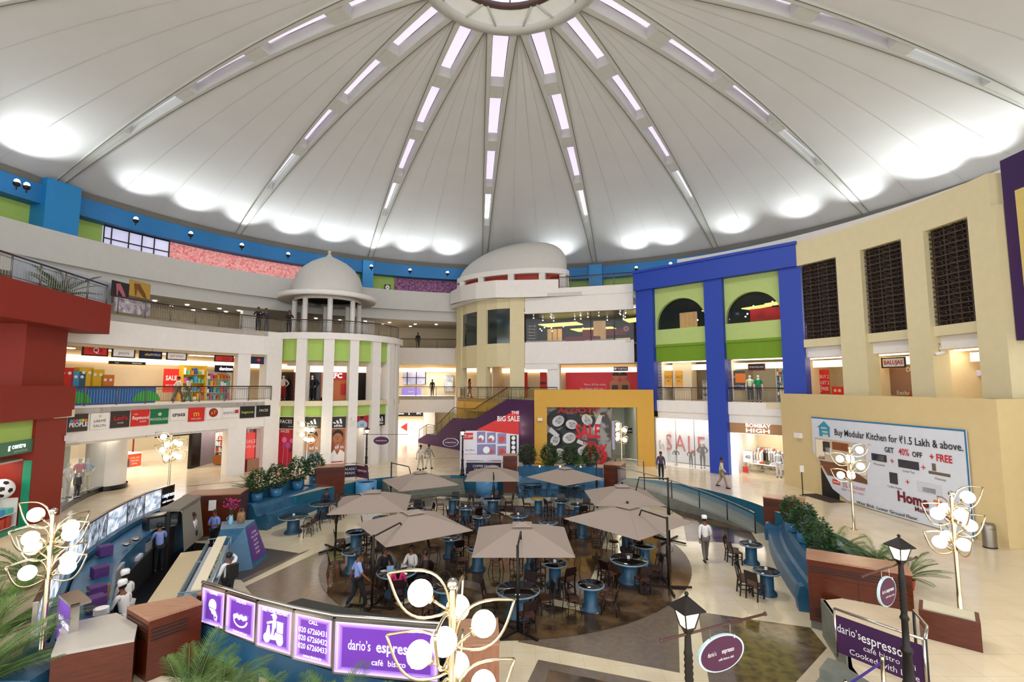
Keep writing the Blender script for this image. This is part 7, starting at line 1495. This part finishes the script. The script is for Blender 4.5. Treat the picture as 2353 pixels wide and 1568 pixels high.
# ================================================================== PEOPLE
def skinned(name, chains, mat, parent, root=0, sub=1):
    """one continuous skinned surface grown round connected edges; chains: lists of (key, point, radius)"""
    idx = {}; V = []; R = []; E = []
    for ch in chains:
        prev = None
        for k, p, r in ch:
            if k not in idx: idx[k] = len(V); V.append(tuple(p)); R.append(r)
            if prev is not None: E.append((idx[prev], idx[k]))
            prev = k
    me = bpy.data.meshes.new('rig'); me.from_pydata(V, E, []); o = bpy.data.objects.new('rig', me); COL.objects.link(o)
    mo = o.modifiers.new('skin', 'SKIN'); mo.use_smooth_shade = True
    for i, r in enumerate(R): d = me.skin_vertices[0].data[i]; d.radius = r if hasattr(r, '__len__') else (r, r); d.use_root = i == root
    o.modifiers.new('sub', 'SUBSURF').levels = sub; o.modifiers['sub'].render_levels = sub
    dg = bpy.context.evaluated_depsgraph_get(); ev = o.evaluated_get(dg); m2 = bpy.data.meshes.new_from_object(ev)
    bpy.data.objects.remove(o); bpy.data.meshes.remove(me)
    for p in m2.polygons: p.use_smooth = True
    m2.materials.clear(); m2.materials.append(mat); m2.name = name; q = bpy.data.objects.new(name, m2); COL.objects.link(q); q.parent = parent; return q
def person(loc, face, label, pose='stand', shirt='#e8e8e8', pants='#1c1c24', hair='short', H=1.7, sk=None, arms=None, hat=None, skirt=False, group=None, cat='person', name='person', apron=False, bare=False, bag=False, long_=True):
    """local frame: +Y is the way the person faces; hips at the origin height"""
    root = thing(name, label, cat, loc, -math.radians(face), group); k = H/1.7; sk = sk or skin
    V_ = lambda x, y, z: Vector((x*k, y*k, z*k)); sit = pose == 'sit'; hz = .50 if sit else .92
    lean = {'lean': .35, 'work': .22, 'sit': .08}.get(pose, .0)
    def tz(z): return V_(0, lean*(z-hz)*1.0, z)                # spine
    top = hz+.54
    P = {'pelvis': tz(hz), 'belly': tz(hz+.16), 'chest': tz(hz+.36), 'neckb': tz(hz+.50), 'neck': tz(hz+.57)}
    hd = P['neck']+V_(0, .03, .12)
    if arms is None: arms = {'sit': 'table', 'lean': 'rail', 'work': 'table', 'walk': 'walk'}.get(pose, 'down')
    sh = {s: P['neckb']+V_(s*.17, 0, -.05) for s in (-1, 1)}; el = {}; wr = {}
    for s in (-1, 1):
        if arms == 'down': el[s] = sh[s]+V_(s*.06, -.02, -.27); wr[s] = el[s]+V_(s*.01, .06, -.25)
        elif arms == 'walk': el[s] = sh[s]+V_(s*.06, s*.10-.02, -.25); wr[s] = el[s]+V_(s*.0, s*.12+.08, -.21)
        elif arms == 'table': el[s] = sh[s]+V_(s*.07, .08, -.24); wr[s] = el[s]+V_(-s*.06, .24, -.02)
        elif arms == 'rail': el[s] = sh[s]+V_(s*.1, .1, -.2); wr[s] = el[s]+V_(-s*.08, .22, .03)
        elif arms == 'fold': el[s] = sh[s]+V_(s*.08, .06, -.25); wr[s] = el[s]+V_(-s*.2, .15, .04)
        elif arms == 'head': el[s] = sh[s]+(V_(.12, .1, .12) if s == 1 else V_(-.07, .05, -.25)); wr[s] = el[s]+(V_(-.12, .04, .14) if s == 1 else V_(.02, .18, -.12))
        elif arms == 'hip': el[s] = sh[s]+V_(s*.17, -.06, -.23); wr[s] = el[s]+V_(-s*.14, .1, -.17)
    hp = {s: P['pelvis']+V_(s*.09, 0, -.02) for s in (-1, 1)}; kn = {}; an = {}; to = {}
    for s in (-1, 1):
        if sit: kn[s] = hp[s]+V_(s*.05, .42, .02); an[s] = Vector((kn[s].x, kn[s].y-.03*k, .09*k))
        elif pose == 'walk': kn[s] = hp[s]+V_(0, .14*s+.05, -.42); an[s] = Vector((hp[s].x, kn[s].y+(.06 if s == 1 else -.22)*k, (.09 if s == 1 else .16)*k))
        else: kn[s] = hp[s]+V_(s*.01, .02, -.42); an[s] = Vector((kn[s].x, kn[s].y-.03*k, .09*k))
        to[s] = an[s]+V_(s*.02, .15, -.06)
    ch = [[('p', P['pelvis'], (.13*k, .10*k)), ('b', P['belly'], (.115*k, .085*k)), ('c', P['chest'], (.14*k, .095*k)), ('nb', P['neckb'], (.09*k, .06*k)), ('n', P['neck'], .05*k), ('h1', hd+V_(0, 0, -.05), (.065*k, .075*k)), ('h2', hd+V_(0, .005, .03), (.078*k, .09*k)), ('h3', hd+V_(0, 0, .09), (.06*k, .07*k))]]
    for s in (-1, 1):
        t = 'LR'[s > 0]; ch.append([('nb', None, 0), ('s'+t, sh[s], .058*k), ('e'+t, el[s], .040*k), ('w'+t, wr[s], .027*k), ('ha'+t, wr[s]+(wr[s]-el[s]).normalized()*.06*k, (.036*k, .02*k))])
        ch.append([('p', None, 0), ('hp'+t, hp[s], .085*k), ('k'+t, kn[s], .055*k), ('a'+t, an[s], .037*k), ('to'+t, to[s], .032*k)])
    body = skinned('body', ch, sk, root)
    # five separate fingers on each hand, a nose and ears
    b = MB()
    for s in (-1, 1):
        d = (wr[s]-el[s]).normalized(); sd = d.orthogonal().normalized() if abs(d.z) > .9 else d.cross(Vector((0, 0, 1))).normalized(); q = wr[s]+d*.08*k; dn = Vector((0, 0, -1))
        for f_, (o_, L_) in enumerate(((-.027, .06), (-.009, .072), (.009, .068), (.027, .052))): b.tube([q+sd*o_*k, q+sd*o_*k+d*L_*.5*k, q+sd*o_*1.1*k+d*L_*k+dn*.02*k], [.0095*k, .0085*k, .006*k], 5)
        b.tube([wr[s]+d*.04*k-sd*s*.02*k, wr[s]+d*.08*k-sd*s*.055*k, wr[s]+d*.11*k-sd*s*.06*k], [.011*k, .01*k, .007*k], 5)
    b.tube([hd+V_(0, .085, .035), hd+V_(0, .112, -.0), hd+V_(0, .09, -.012)], [.006*k, .014*k, .012*k], 5)
    for s in (-1, 1): b.sphere(tuple(hd+V_(s*.083, 0, .01)), .018*k, 6, 5, (.5, 1, 1.5))
    bm = bmesh.new(); bm.from_mesh(body.data); vs_ = [bm.verts.new(v) for v in b.v]
    for q_ in b.f:
        try: bm.faces.new([vs_[i] for i in q_]).smooth = True
        except ValueError: pass
    bm.to_mesh(body.data); bm.free()
    if cat == 'person':
        b = MB()
        for s in (-1, 1): b.sphere(tuple(hd+V_(s*.032, .088, .025)), .009*k, 6, 4)
        b.obj('eyes', root, hairm); b = MB(); b.tube([hd+V_(-.022, .088, -.04), hd+V_(0, .095, -.042), hd+V_(.022, .088, -.04)], .006*k, 5); b.obj('mouth', root, M('lip_brown', '#6a2f28', .5))
    sm = M('cloth_'+shirt[1:], shirt, .8); pm = M('cloth_'+pants[1:], pants, .8); e = .014*k
    if not bare:
        sc = [[('p', P['pelvis']+V_(0, 0, -.04), (.15*k, .12*k)), ('b', P['belly'], (.135*k, .105*k)), ('c', P['chest'], (.16*k, .112*k)), ('nb', P['neckb'], (.095*k, .065*k))]]
        for s in (-1, 1):
            t = 'LR'[s > 0]; end = wr[s] if long_ else sh[s].lerp(el[s], .95)
            sc.append([('nb', None, 0), ('s'+t, sh[s], .072*k), ('e'+t, sh[s].lerp(el[s], .98) if long_ else end, .055*k)]+([('w'+t, el[s].lerp(wr[s], .9), .038*k)] if long_ else []))
        skinned('shirt', sc, sm, root)
        tc = [[('p', P['pelvis'], (.142*k, .112*k))]]
        for s in (-1, 1): t = 'LR'[s > 0]; tc.append([('p', None, 0), ('hp'+t, hp[s], .102*k), ('k'+t, kn[s], .072*k), ('a'+t, an[s]+V_(0, 0, .02), .056*k)])
        skinned('trousers', tc, pm, root)
        b = MB()
        for s in (-1, 1): b.tube([an[s]+V_(0, -.05, -.05), an[s]+V_(0, .05, -.05), to[s]+V_(0, .04, .0)], [.045*k, .048*k, .035*k], 8)
        b.obj('shoes', root, blackt)
    if hair:
        b = MB(); b.sphere(tuple(hd+V_(0, -.022, .045)), .098*k, 14, 9, (.92, 1.0, .95))
        if hair == 'long': b.tube([hd+V_(0, -.06, .06), hd+V_(0, -.1, -.1), hd+V_(0, -.11, -.32)], [.08*k, .085*k, .04*k], 10)
        b.obj('hair', root, hairm)
    if hat: b = MB(); b.lathe([(.088*k, .03*k), (.1*k, .06*k), (.11*k, .14*k), (.09*k, .19*k), (.001, .2*k)], tuple(hd+V_(0, -.01, 0)), 14); b.obj('cap', root, whitet)
    if apron: b = MB(); b.add([P['chest']+V_(x, .13, z) for x, z in ((-.12, .05), (.12, .05), (.16, -.7), (-.16, -.7))], [[0, 1, 2, 3]]); b.obj('apron', root, blackt)
    if bag: b = MB(); b.hexa([(-.14, -.3), (.14, -.3), (.15, -.13), (-.15, -.13)], 1.02*k, 1.42*k); b.obj('backpack', root, blackt)
    return root
def gz(px, py, z): p = G(px, py, z); return (p.x, p.y, z)
tx, ty = TPOS[7]                                            # occupied table
def seat(a, r): return (tx+r*math.sin(math.radians(a)), ty+r*math.cos(math.radians(a)), PZ)
person(seat(-40, .95), 140, 'person in a black top sitting at the far left of the occupied table', 'sit', '#14141a', '#22222a', 'long')
person(seat(20, .95), 200, 'person in a white shirt sitting at the far side of the occupied table', 'sit', '#e8e0d8', '#22222a')
person(seat(70, .98), 250, 'person in a dark brown top at the right of the occupied table', 'sit', '#2c1c14', '#1a1a20')
person(seat(165, .95), -15, 'person in a bright pink top with long black hair seen from behind', 'sit', '#c01a5e', '#2a1a2a', 'long')
random.seed(3)
for i, (dx, dy) in enumerate(((-.3, .3), (.15, .38), (.4, .1), (.3, -.3), (-.1, -.35), (-.42, -.05), (0, .05))):
    b = MB(); b.lathe([(.001, .0), (.07, .0), (.115, .018), (.11, .02), (.07, .006), (.001, .006)], (tx+dx, ty+dy, PZ+.758), 18); o = b.obj('dinner_plate', None, W_)
    tag(o, 'white plate on the occupied table, '+('far left', 'far side', 'right', 'near right', 'near side', 'left', 'middle')[i], 'plate', 'plates on the occupied table')
b = MB(); b.cbox(tx-.2, ty-.1, PZ+.758, .22, .02, .2, .3); tag(b.obj('menu_card', None, M('menu_pale_blue', '#8fb4d8', .5)), 'pale blue menu card standing on the occupied table', 'menu')
person(gz(820, 1402, PZ), 60, 'person in a pale blue shirt walking left of the occupied table', 'walk', '#8fa4dc', '#15151c', long_=False)
person(gz(1622, 1292, PZ), 10, 'cook in white jacket and white cap walking away on the right', 'walk', '#eeeae6', '#6a625c', hat=1, H=1.68)
person((-10.6, 13.9, PZ), -70, 'cook in white with a hat bending over the worktop, farther one', 'work', '#e6e4e2', '#d8d8d8', hat=1)
person((-10.1, 13.2, PZ), -75, 'cook in white with dark apron at the worktop, nearer one', 'work', '#eae8e6', '#d8d8d8', hat=1, apron=True)
person((-13.1, 18.6, PZ), -50, 'person in a pale blue shirt standing at the kitchen worktop', 'work', '#7d90c6', '#12121a', long_=False)
person((-12.95, 20.2, PZ), 90, 'person in a white shirt standing in the kitchen facing right', 'stand', '#e6e6ea', '#14141a')
person((-12.35, 20.7, PZ), 190, 'person in a blue polo shirt standing before the wooden cabinet', 'stand', '#6f86cc', '#14141a', arms='fold', long_=False)
person((-8.75, 15.5, PZ), -60, 'person in white with a black backpack at the glass display', 'stand', '#e8e8e8', '#22262e', arms='head', bag=True, hair='short')
bx, by = TPOS[26]
person((bx+.95, by+.1, PZ), -90, 'person in dark green sitting at the far left bench table', 'sit', '#28403c', '#1a1a20')
person((bx-.2, by+1.0, PZ), 170, 'person in a dark top at the far side of the left bench table', 'sit', '#23283a', '#1a1a20')
person(gz(966, 1081, 0), 10, 'person in pale grey walking on the far mall floor, left of two', 'walk', '#c8c0b0', '#b8ac98'); person(gz(985, 1079, 0), 15, 'person in grey walking on the far mall floor, right of two', 'walk', '#8f877c', '#c0b4a0')
p = gz(1523, 1105, 0); person((p[0], p[1]+.3, 0), 190, 'person in a purple checked shirt standing by the ramp', 'stand', '#4a3a58', '#14141a')
person(gz(1660, 1122, 0), 120, 'person in beige passing behind the teal retaining wall', 'walk', '#cbbd9c', '#8f8468')
person((-3.0*.6, 34.6, 0), 100, 'person in pale olive passing in front of the white hoarding', 'walk', '#b8b498', '#a89c80')
for i, (px, a) in enumerate(((603, 155), (626, 165), (649, 150))):
    f = seg_at(LEFT+bay[1:], px, 760); u, z = f.uz(px, 760); q = f.p2(u, -.75); person((q[0], q[1], L2), a, 'dark clothed person leaning on the upper left railing, %s of three' % ('leftmost', 'middle', 'rightmost')[i], 'lean', ('#1a1418', '#3a3f4c', '#1c1c22')[i], ('#23232c', '#4a4f58', '#15151a')[i])
p = at(960, 795, 50.6); person((p.x, p.y, L2), 180, 'dark clothed person at the far back upper railing', 'stand', '#1c1a1c', '#1c1a20'); p = at(993, 911, 50.6); person((p.x, p.y, L1), 180, 'dark clothed person at the far back lower railing', 'stand', '#22262c', '#14141a')
p = at(1079, 912, 46.2); person((p.x, p.y, L1), 120, 'person in a coral dress walking behind the cream rotunda railing', 'walk', '#c8786a', '#c8786a', 'long')
for i, px in enumerate((408, 432)): p = at(px, 918, 33.0); person((p.x, p.y, L1), 30+i*60, 'person in white looking at clothes on the left gallery, %s of two' % ('left', 'right')[i], 'walk', '#d8d4d0', '#5a5048')
# ---- mannequins
mw = M('mannequin_white', '#ece8e2', .4); n0 = dict(cat='mannequin', name='mannequin', sk=mw, hair=None)
person((-22.45, 25.6, .26), 110, 'white mannequin in a pink T shirt in the left display window', 'stand', '#e06a8c', '#9a948c', long_=False, H=1.85, **n0)
person((-22.5, 26.1, .26), 120, 'slim white mannequin with beige trousers in the left display window', 'stand', '#9ec0d4', '#d8cca4', arms='hip', long_=False, H=1.8, **n0)
person((-21.75, 24.75, .26), 100, 'child size mannequin in dark clothes in the left display window', 'stand', '#3c4048', '#3a3a40', H=1.25, **n0)
person((-22.25, 24.7, .26), 90, 'white mannequin torso beside the red column', 'stand', '#f0f0f0', '#e8e8e8', arms='hip', H=1.75, **n0)
for i, (px, c1, c2, ps, hh) in enumerate(((1519, '#d8d0cc', '#f0e8e8', 'down', 1.75), (1553, '#2a3438', '#d8d8dc', 'hip', 1.2), (1587, '#5a2a34', '#26262c', 'hip', 1.25), (1614, '#4a4448', '#3c3638', 'hip', 1.8))):
    s2_ = Fr(BF.p2(0, -.9), BF.p2(BF.L, -.9)); u = s2_.uz(px, 1040)[0]; q = BF.p2(u, -.9); person((q[0], q[1], .06), 200, ('tall white mannequin at the left of the SALE window', 'child mannequin in dark top, left one in the SALE window', 'child mannequin with a red bag in the SALE window', 'tall mannequin in dark clothes at the right of the SALE window')[i], 'stand', c1, c2, arms=ps, H=hh, **n0)
u = BF.uz(1790, 1060)[0]; q = BF.p2(u-.35, -1.1); person((q[0], q[1], .02), 210, 'mannequin in a black and white striped top in the clothes shop', 'stand', '#d8d8d8', '#e8e4e0', H=1.7, **n0)
for i, (px, c) in enumerate(((1723, '#c8d4b0'), (1742, '#0f8a5a'))): s2_ = Fr(BF.p2(0, -1.3), BF.p2(BF.L, -1.3)); u = s2_.uz(px, 880)[0]; q = BF.p2(u, -1.3); person((q[0], q[1], L1), 200, 'mannequin in a %s shirt in the right gallery shop' % ('pale green', 'bright green')[i], 'stand', c, '#3a4a5a', H=1.8, long_=False, **n0)
for i, (c1, c2) in enumerate((('#e8dcc8', '#b01c24'), ('#1a1a1e', '#1c1c20'))): g_ = gfr(i, 5.45); f_ = Fr(g_.p2(0, -1.0), g_.p2(g_.L, -1.0)); q = f_.p2(f_.uz((652, 718)[i], 870)[0]); person((q[0], q[1], L1), 170, ('mannequin in red shorts before the dark shop window of the bay', 'mannequin in black before the second dark window of the bay')[i], 'stand', c1, c2, arms='hip', H=1.85, **n0)
q = fB.p2(fB.L*.7, -1.6)
# ================================================================== KITCHEN OF THE CAFE
dm = M('kitchen_dark_floor', '#0d0c0e', .35); b = MB(); b.hexa([(-9.5, 11.0), (-12.6, 15.0), (-14.0, 19.0), (-14.0, 21.9), (-11.9, 21.6), (-10.0, 17.6), (-8.6, 14.6), (-7.4, 12.0)], PZ+.005, PZ+.012); struct('floor_12', b, dm, 'dark kitchen floor behind the cafe counters')
wk = M('worktop_steel', '#4a4a4c', .3, .6)
WT = smooth([(-9.3, 11.2), (-10.6, 13.0), (-11.9, 15.3), (-12.9, 17.6), (-13.35, 18.8)], 3)
b = MB(); loft(b, WT, [(.0, PZ), (.0, -.12), (-.02, -.12), (-.02, -.08), (.62, -.08), (.62, PZ)]); o = tag(b.obj('kitchen_worktop', None, wk), 'long dark steel kitchen worktop below the blue ledge', 'worktop')
random.seed(5)
def onpath(path, t, off): P_, N_ = pathn(path); i = min(int(t*(len(P_)-1)), len(P_)-2); w = t*(len(P_)-1)-i; p = P_[i].lerp(P_[i+1], w)+N_[i]*off; d = (P_[i+1]-P_[i]).normalized(); return p, math.atan2(d.y, d.x)
def kit_(name, t, off, z, sx, sy, h, m, label, cat, group=None):
    p, a = onpath(WT, t, off); o = wthing(name, label, cat, (p.x, p.y, z), group); b = MB(); b.cbox(p.x, p.y, z, sx, sy, h, a); b.obj('body', o, m); return o, p, a
o, p, a = kit_('steel_drawer_unit', .5, .3, -.08, 1.1, .5, .42, M('appliance_grey', '#a8a49c', .35, .3), 'grey steel drawer unit on the kitchen worktop', 'drawers')
b = MB(); b.cbox(p.x, p.y, .34, 1.12, .52, .02, a); b.obj('top', o, lightgrey)
for i, (t, w, hh) in enumerate(((.08, .4, .1), (.2, .5, .14), (.32, .45, .12), (.72, .55, .1), (.86, .45, .3))):
    o, p, a = kit_('food_tray', t, .25, -.08, w, .4, hh, (lightgrey, iron, CM[4], lightgrey, M('appliance_grey', '#a8a49c'))[i], 'kitchen tray or appliance on the worktop, %s from the near end' % ('first', 'second', 'third', 'fourth', 'fifth')[i], 'tray'); b = MB(); b.cbox(p.x, p.y, -.08+hh, w*.85, .34, .02, a); b.obj('contents', o, (W_, CM[1], M('bread', '#b98a4e', .7), W_, iron)[i])
def ledge(px, py, z=.5): return G(px, py, z)
for i, (px, py, n) in enumerate(((240, 1262, 1), (228, 1305, 4), (222, 1345, 3), (218, 1385, 5))):
    p = ledge(px, py+(20 if i else 14))
    for k in range(n):
        b = MB(); b.cbox(p.x, p.y, p.z+.07*k if n > 1 else p.z, .34, .34, .065 if n > 1 else .3, 1.0); o = b.obj('cake_box', None, M('box_purple', '#4c2468', .5)); tag(o, ('single tall purple box on the blue kitchen ledge', 'purple cake box in the farther stack, layer %s' % ('one', 'two', 'three', 'four', 'five')[k], 'purple cake box in the middle stack, layer %s' % ('one', 'two', 'three', 'four', 'five')[k], 'purple cake box in the nearest stack, layer %s' % ('one', 'two', 'three', 'four', 'five')[k])[i], 'box', 'purple boxes on the ledge')
p = ledge(232, 1412, .56)
for k in range(9):
    b = MB(); b.lathe([(.001, 0), (.1, 0), (.15, .012), (.145, .016), (.1, .006), (.001, .006)], (p.x, p.y, .56+.016*k), 24); tag(b.obj('serving_plate', None, W_), 'white plate on the kitchen ledge, %s of its stack' % ('bottom one', 'second from the bottom', 'third from the bottom', 'fourth from the bottom', 'middle one', 'fourth from the top', 'third from the top', 'second from the top', 'topmost')[k], 'plate', 'stacked plates')
p = ledge(230, 1395); b = MB(); b.lathe([(.03, 0), (.035, .05), (.02, .15), (.03, .25), (.022, .36), (.03, .4), (.001, .43)], (p.x-.1, p.y+.35, .5), 12); tag(b.obj('pepper_mill', None, M('mill_wood', '#8a5a2c', .4)), 'tall wooden pepper mill on the blue ledge', 'pepper mill')
for i, (px, py) in enumerate(((290, 1262), (312, 1250))): p = ledge(px, py, .48); b = MB(); b.lathe([(.06, 0), (.06, .02), (.02, .03), (.02, .08), (.1, .12), (.15, .2), (.145, .2), (.09, .13), (.001, .1)], tuple(p), 20); tag(b.obj('footed_bowl', None, steel), 'steel footed bowl on the blue ledge, %s of two' % ('left', 'right')[i], 'bowl', 'footed bowls')
p = ledge(362, 1215, .5); o = wthing('countertop_oven', 'black glass fronted countertop oven on the blue ledge', 'oven', p); b = MB(); b.cbox(p.x, p.y+.2, .5, 1.1, .5, .5, .9); b.obj('body', o, black); b = MB(); b.cbox(p.x+.2, p.y+.02, .56, .9, .02, .36, .9); b.obj('glass_door', o, M('oven_glass', '#3a3f44', .05, spec=.9)); b = MB(); b.cbox(p.x+.2, p.y+.0, .52, .8, .03, .03, .9); b.obj('handle', o, steel)
# slanted grey hood by the cabinet
o = wthing('service_hatch', 'grey canopy with slanting side panel left of the large cabinet', 'canopy', (-14.6, 21.6, PZ)); b = MB()
ft = [G(372, 1172, 1.25), G(460, 1140, 1.25), G(432, 1137, 1.25), G(378, 1150, 1.25)]; ft = [(q.x, q.y) for q in (G(368, 1170, 1.2), G(415, 1170, 1.2), G(462, 1140, 1.2), G(430, 1136, 1.2))]; b.hexa(ft, 1.1, 1.2); b.obj('roof', o, M('slab_grey', '#7b7468', .6))
b = MB(); q0 = G(418, 1172, 1.1); q1 = G(460, 1144, 1.1); b.add([q0, q1, (q1.x+.35, q1.y-.2, PZ+.6), (q0.x+.3, q0.y-.2, PZ+.6)], [[0, 1, 2, 3]]); b.obj('slanted_panel', o, M('panel_grey', '#8d8778', .7))
b = MB(); q = G(384, 1172, 1.1); b.cbox(q.x+.1, q.y+.1, PZ, .12, .9, 2.1, .4); b.obj('side_post', o, darkm)
# glass display counter
A, B = G(480, 1372, PZ+.9), G(530, 1248, PZ+.9); o = wthing('glass_display_counter', 'glass fronted food display counter with cream top', 'display counter', (A.x, A.y, PZ)); f = Fr((A.x, A.y), (B.x, B.y)); f = Fr(f.A, f.B)
b = MB(); f.box(b, 0, f.L, PZ, -.35, -.75, 0); b.obj('base', o, darkm); b = MB(); f.box(b, 0, f.L, -.35, .12, -.02, 0); f.box(b, 0, f.L, -.35, .12, -.75, -.73); f.box(b, 0, .02, -.35, .12, -.75, 0); b.obj('glass', o, M('case_glass', '#9fc4d0', .03, alpha=.35, spec=.9))
b = MB(); f.box(b, -.03, f.L+.03, .12, .17, -.45, -.15); b.obj('top', o, CM[4]); b = MB(); f.box(b, .03, f.L-.03, -.2, -.16, -.7, -.06); f.box(b, .03, f.L-.03, -.35, -.3, -.7, -.04); b.obj('glass_shelf', o, lightgrey)
b = MB(); 
for k in range(26): u = .12+(f.L-.25)*k/26; b.mat(random.choice((CM[4], M('bread', '#b98a4e'), iron, CM[3]))); f.box(b, u, u+.07, -.16, -.08, -.5, -.2)
tag(b.obj('food_items', o), kind='stuff')
b = MB(); 
for z in (-.35, .12): b.tube([f.P(0, z, 0), f.P(f.L, z, 0)], .02, 6)
for u in (0, f.L*.5, f.L): b.tube([f.P(u, -.35, 0), f.P(u, .12, 0)], .018, 6); b.tube([f.P(u, .12, 0), f.P(u, .12, -.75)], .018, 6)
b.obj('steel_frame', o, M('frame_pale_blue', '#a9c4cc', .3, .4))
f9 = Fr(f.p2(0, -.85), f.p2(f.L, -.85)); o = wthing('service_counter', 'cream topped service counter behind the glass display', 'counter', f9.P(1, PZ)); b = MB(); f9.box(b, 0, f.L*.9, PZ, -.15, -.6, 0); b.obj('body', o, darkm); b = MB(); f9.box(b, -.03, f.L*.9, -.15, -.1, -.65, .02); b.obj('top', o, M('stone_cream', '#d8c49a', .3))
# blue counter with flowers and purple menu
pts = [G(505, 1218, .3), G(545, 1200, .3), G(577, 1192, .3), G(560, 1212, .3)]; o = wthing('host_counter', 'blue concrete host counter with a slanting purple menu panel', 'counter', (pts[0].x, pts[0].y, PZ))
ba = [G(525, 1295, PZ), G(590, 1281, PZ), G(600, 1260, PZ), G(520, 1255, PZ)]; tp_ = [(-11.35, 19.4), (-10.55, 19.7), (-10.7, 20.7), (-11.9, 20.4)]; bs = [(-11.0, 18.0), (-9.75, 18.9), (-9.9, 20.3), (-11.6, 20.3)]
b = MB(); b.hexa(bs, PZ, .28, tp_); b.obj('body', o, bluec); b = MB(); b.hexa([(x*1.0+.0, y) for x, y in tp_], .28, .32); b.obj('top', o, bluel)
def mix(a, c, t): return Vector(a).lerp(Vector(c), t)
q = [Vector((*bs[1], PZ)), Vector((*bs[2], PZ)), Vector((*tp_[2], .28)), Vector((*tp_[1], .28))]; n_ = (q[1]-q[0]).cross(q[3]-q[0]).normalized()*.03
c_ = [mix(mix(q[0], q[1], u), mix(q[3], q[2], u), w) for u, w in ((.1, .12), (.9, .12), (.9, .92), (.1, .92))]
b = MB(); b.add([v+n_ for v in c_]+c_, [[0, 1, 2, 3], [0, 4, 5, 1], [1, 5, 6, 2], [2, 6, 7, 3], [3, 7, 4, 0]]); mp_ = b.obj('menu_panel', o, M('menu_violet', '#5a2a78', .5))
uu = (c_[1]-c_[0]).normalized(); vv = (c_[3]-c_[0]).normalized(); cc = sum(c_, Vector())/4+n_*1.3; b = MB().mat(W_)
for k, t in enumerate(('COFFEE', 'TEA  JUICES', 'SOUPS', 'SALADS', 'PASTA', 'CAKES')): b.text(t, cc+vv*(.42-.17*k), uu, vv, .12)
b.obj('lettering', mp_)
o = wthing('flower_vase', 'pale blue jug with magenta flowers on the blue host counter', 'vase', (-11.35, 20.1, .32)); b = MB(); b.lathe([(.07, 0), (.09, .1), (.075, .25), (.06, .3), (.075, .34)], (-11.35, 20.1, .32), 16); b.tube([(-11.45, 20.1, .6), (-11.53, 20.1, .52), (-11.44, 20.1, .4)], .012, 6); b.obj('jug', o, M('jug_pale_blue', '#8cc6d8', .3))
b = MB(); random.seed(8)
for k in range(16): a = random.uniform(0, 6.28); r = random.uniform(.03, .26); z = random.uniform(.95, 1.25); b.tube([(-11.35, 20.1, .62), (-11.35+r*math.cos(a), 20.1+r*math.sin(a), z)], .006, 4)
b.obj('stems', o, leafm); b = MB(); 
for k in range(60): a = random.uniform(0, 6.28); r = random.uniform(.02, .3); z = random.uniform(.88, 1.3); b.sphere((-11.35+r*math.cos(a), 20.1+r*math.sin(a), z), .035, 6, 4)
tag(b.obj('blossoms', o, M('flower_magenta', '#b0186a', .5)), kind='stuff')
o = wthing('woven_basket', 'tan woven basket bowl beside the flower jug', 'basket', (-11.0, 20.2, .32)); b = MB(); b.lathe([(.09, 0), (.16, .12), (.15, .3), (.13, .42), (.12, .42), (.14, .28), (.001, .05)], (-11.0, 20.2, .32), 18); b.obj('bowl', o, M('basket_tan', '#a08058', .8, h2='#6e5436', scale=14)); b = MB(); b.tube([(-11.12, 20.2, .7), (-11.05, 20.2, .9), (-10.95, 20.2, .9), (-10.88, 20.2, .7)], .012, 6); b.obj('handle', o, M('basket_tan', '#a08058'))
# ---- strips and area lights added to brighten the arcades and bay
sl = M('arcade_ceiling_light', '#ffffff', .5, emit=3, ecol='#fff4e0')  # glowing strips added under the soffits to lift the dark arcade
for i, (pts, z, d) in enumerate(((LEFT, 2.88, 1.6), (LEFT, 7.83, 1.7))):
    for k, (A, B) in enumerate(zip(pts[:-1], pts[1:-1])):
        f = Fr(A, B); b = MB(); f.box(b, f.L*.15, f.L*.85, z-.03, z, -d-.3, -d); tag(b.obj('ceiling_strip_light', None, sl), 'white strip light under the left %s, bay %s from the red column' % (('arcade soffit', 'gallery soffit')[i], ('one', 'two', 'three', 'four', 'five')[k]), 'ceiling light', 'strip lights of the left galleries')
ax = area_light('shop_light', (-27, 33, 3.9), 5, 500, (1, .96, .9), (0, 0, 0)); ax = area_light('shop_light', (-12, 52, 3.9), 4, 350, (1, .95, .9), (0, 0, 0)); ax = area_light('gallery_light', (-22.5, 33, 8.6), 4, 170, (1, .93, .82), (0, 0, 0)); ax = area_light('gallery_light', (-9, 52.3, 7.9), 4, 250, (1, .93, .82), (0, 0, 0)); ax = area_light('bay_light', (-15.3, 40, 7.2), 3, 160, (1, .93, .82), (0, 0, 0)); ax = area_light('bay_light', (-15.3, 39.5, 3.9), 4, 200, (1, .97, .92), (0, 0, 0))  # unseen area lights added to fill shops, galleries and bay
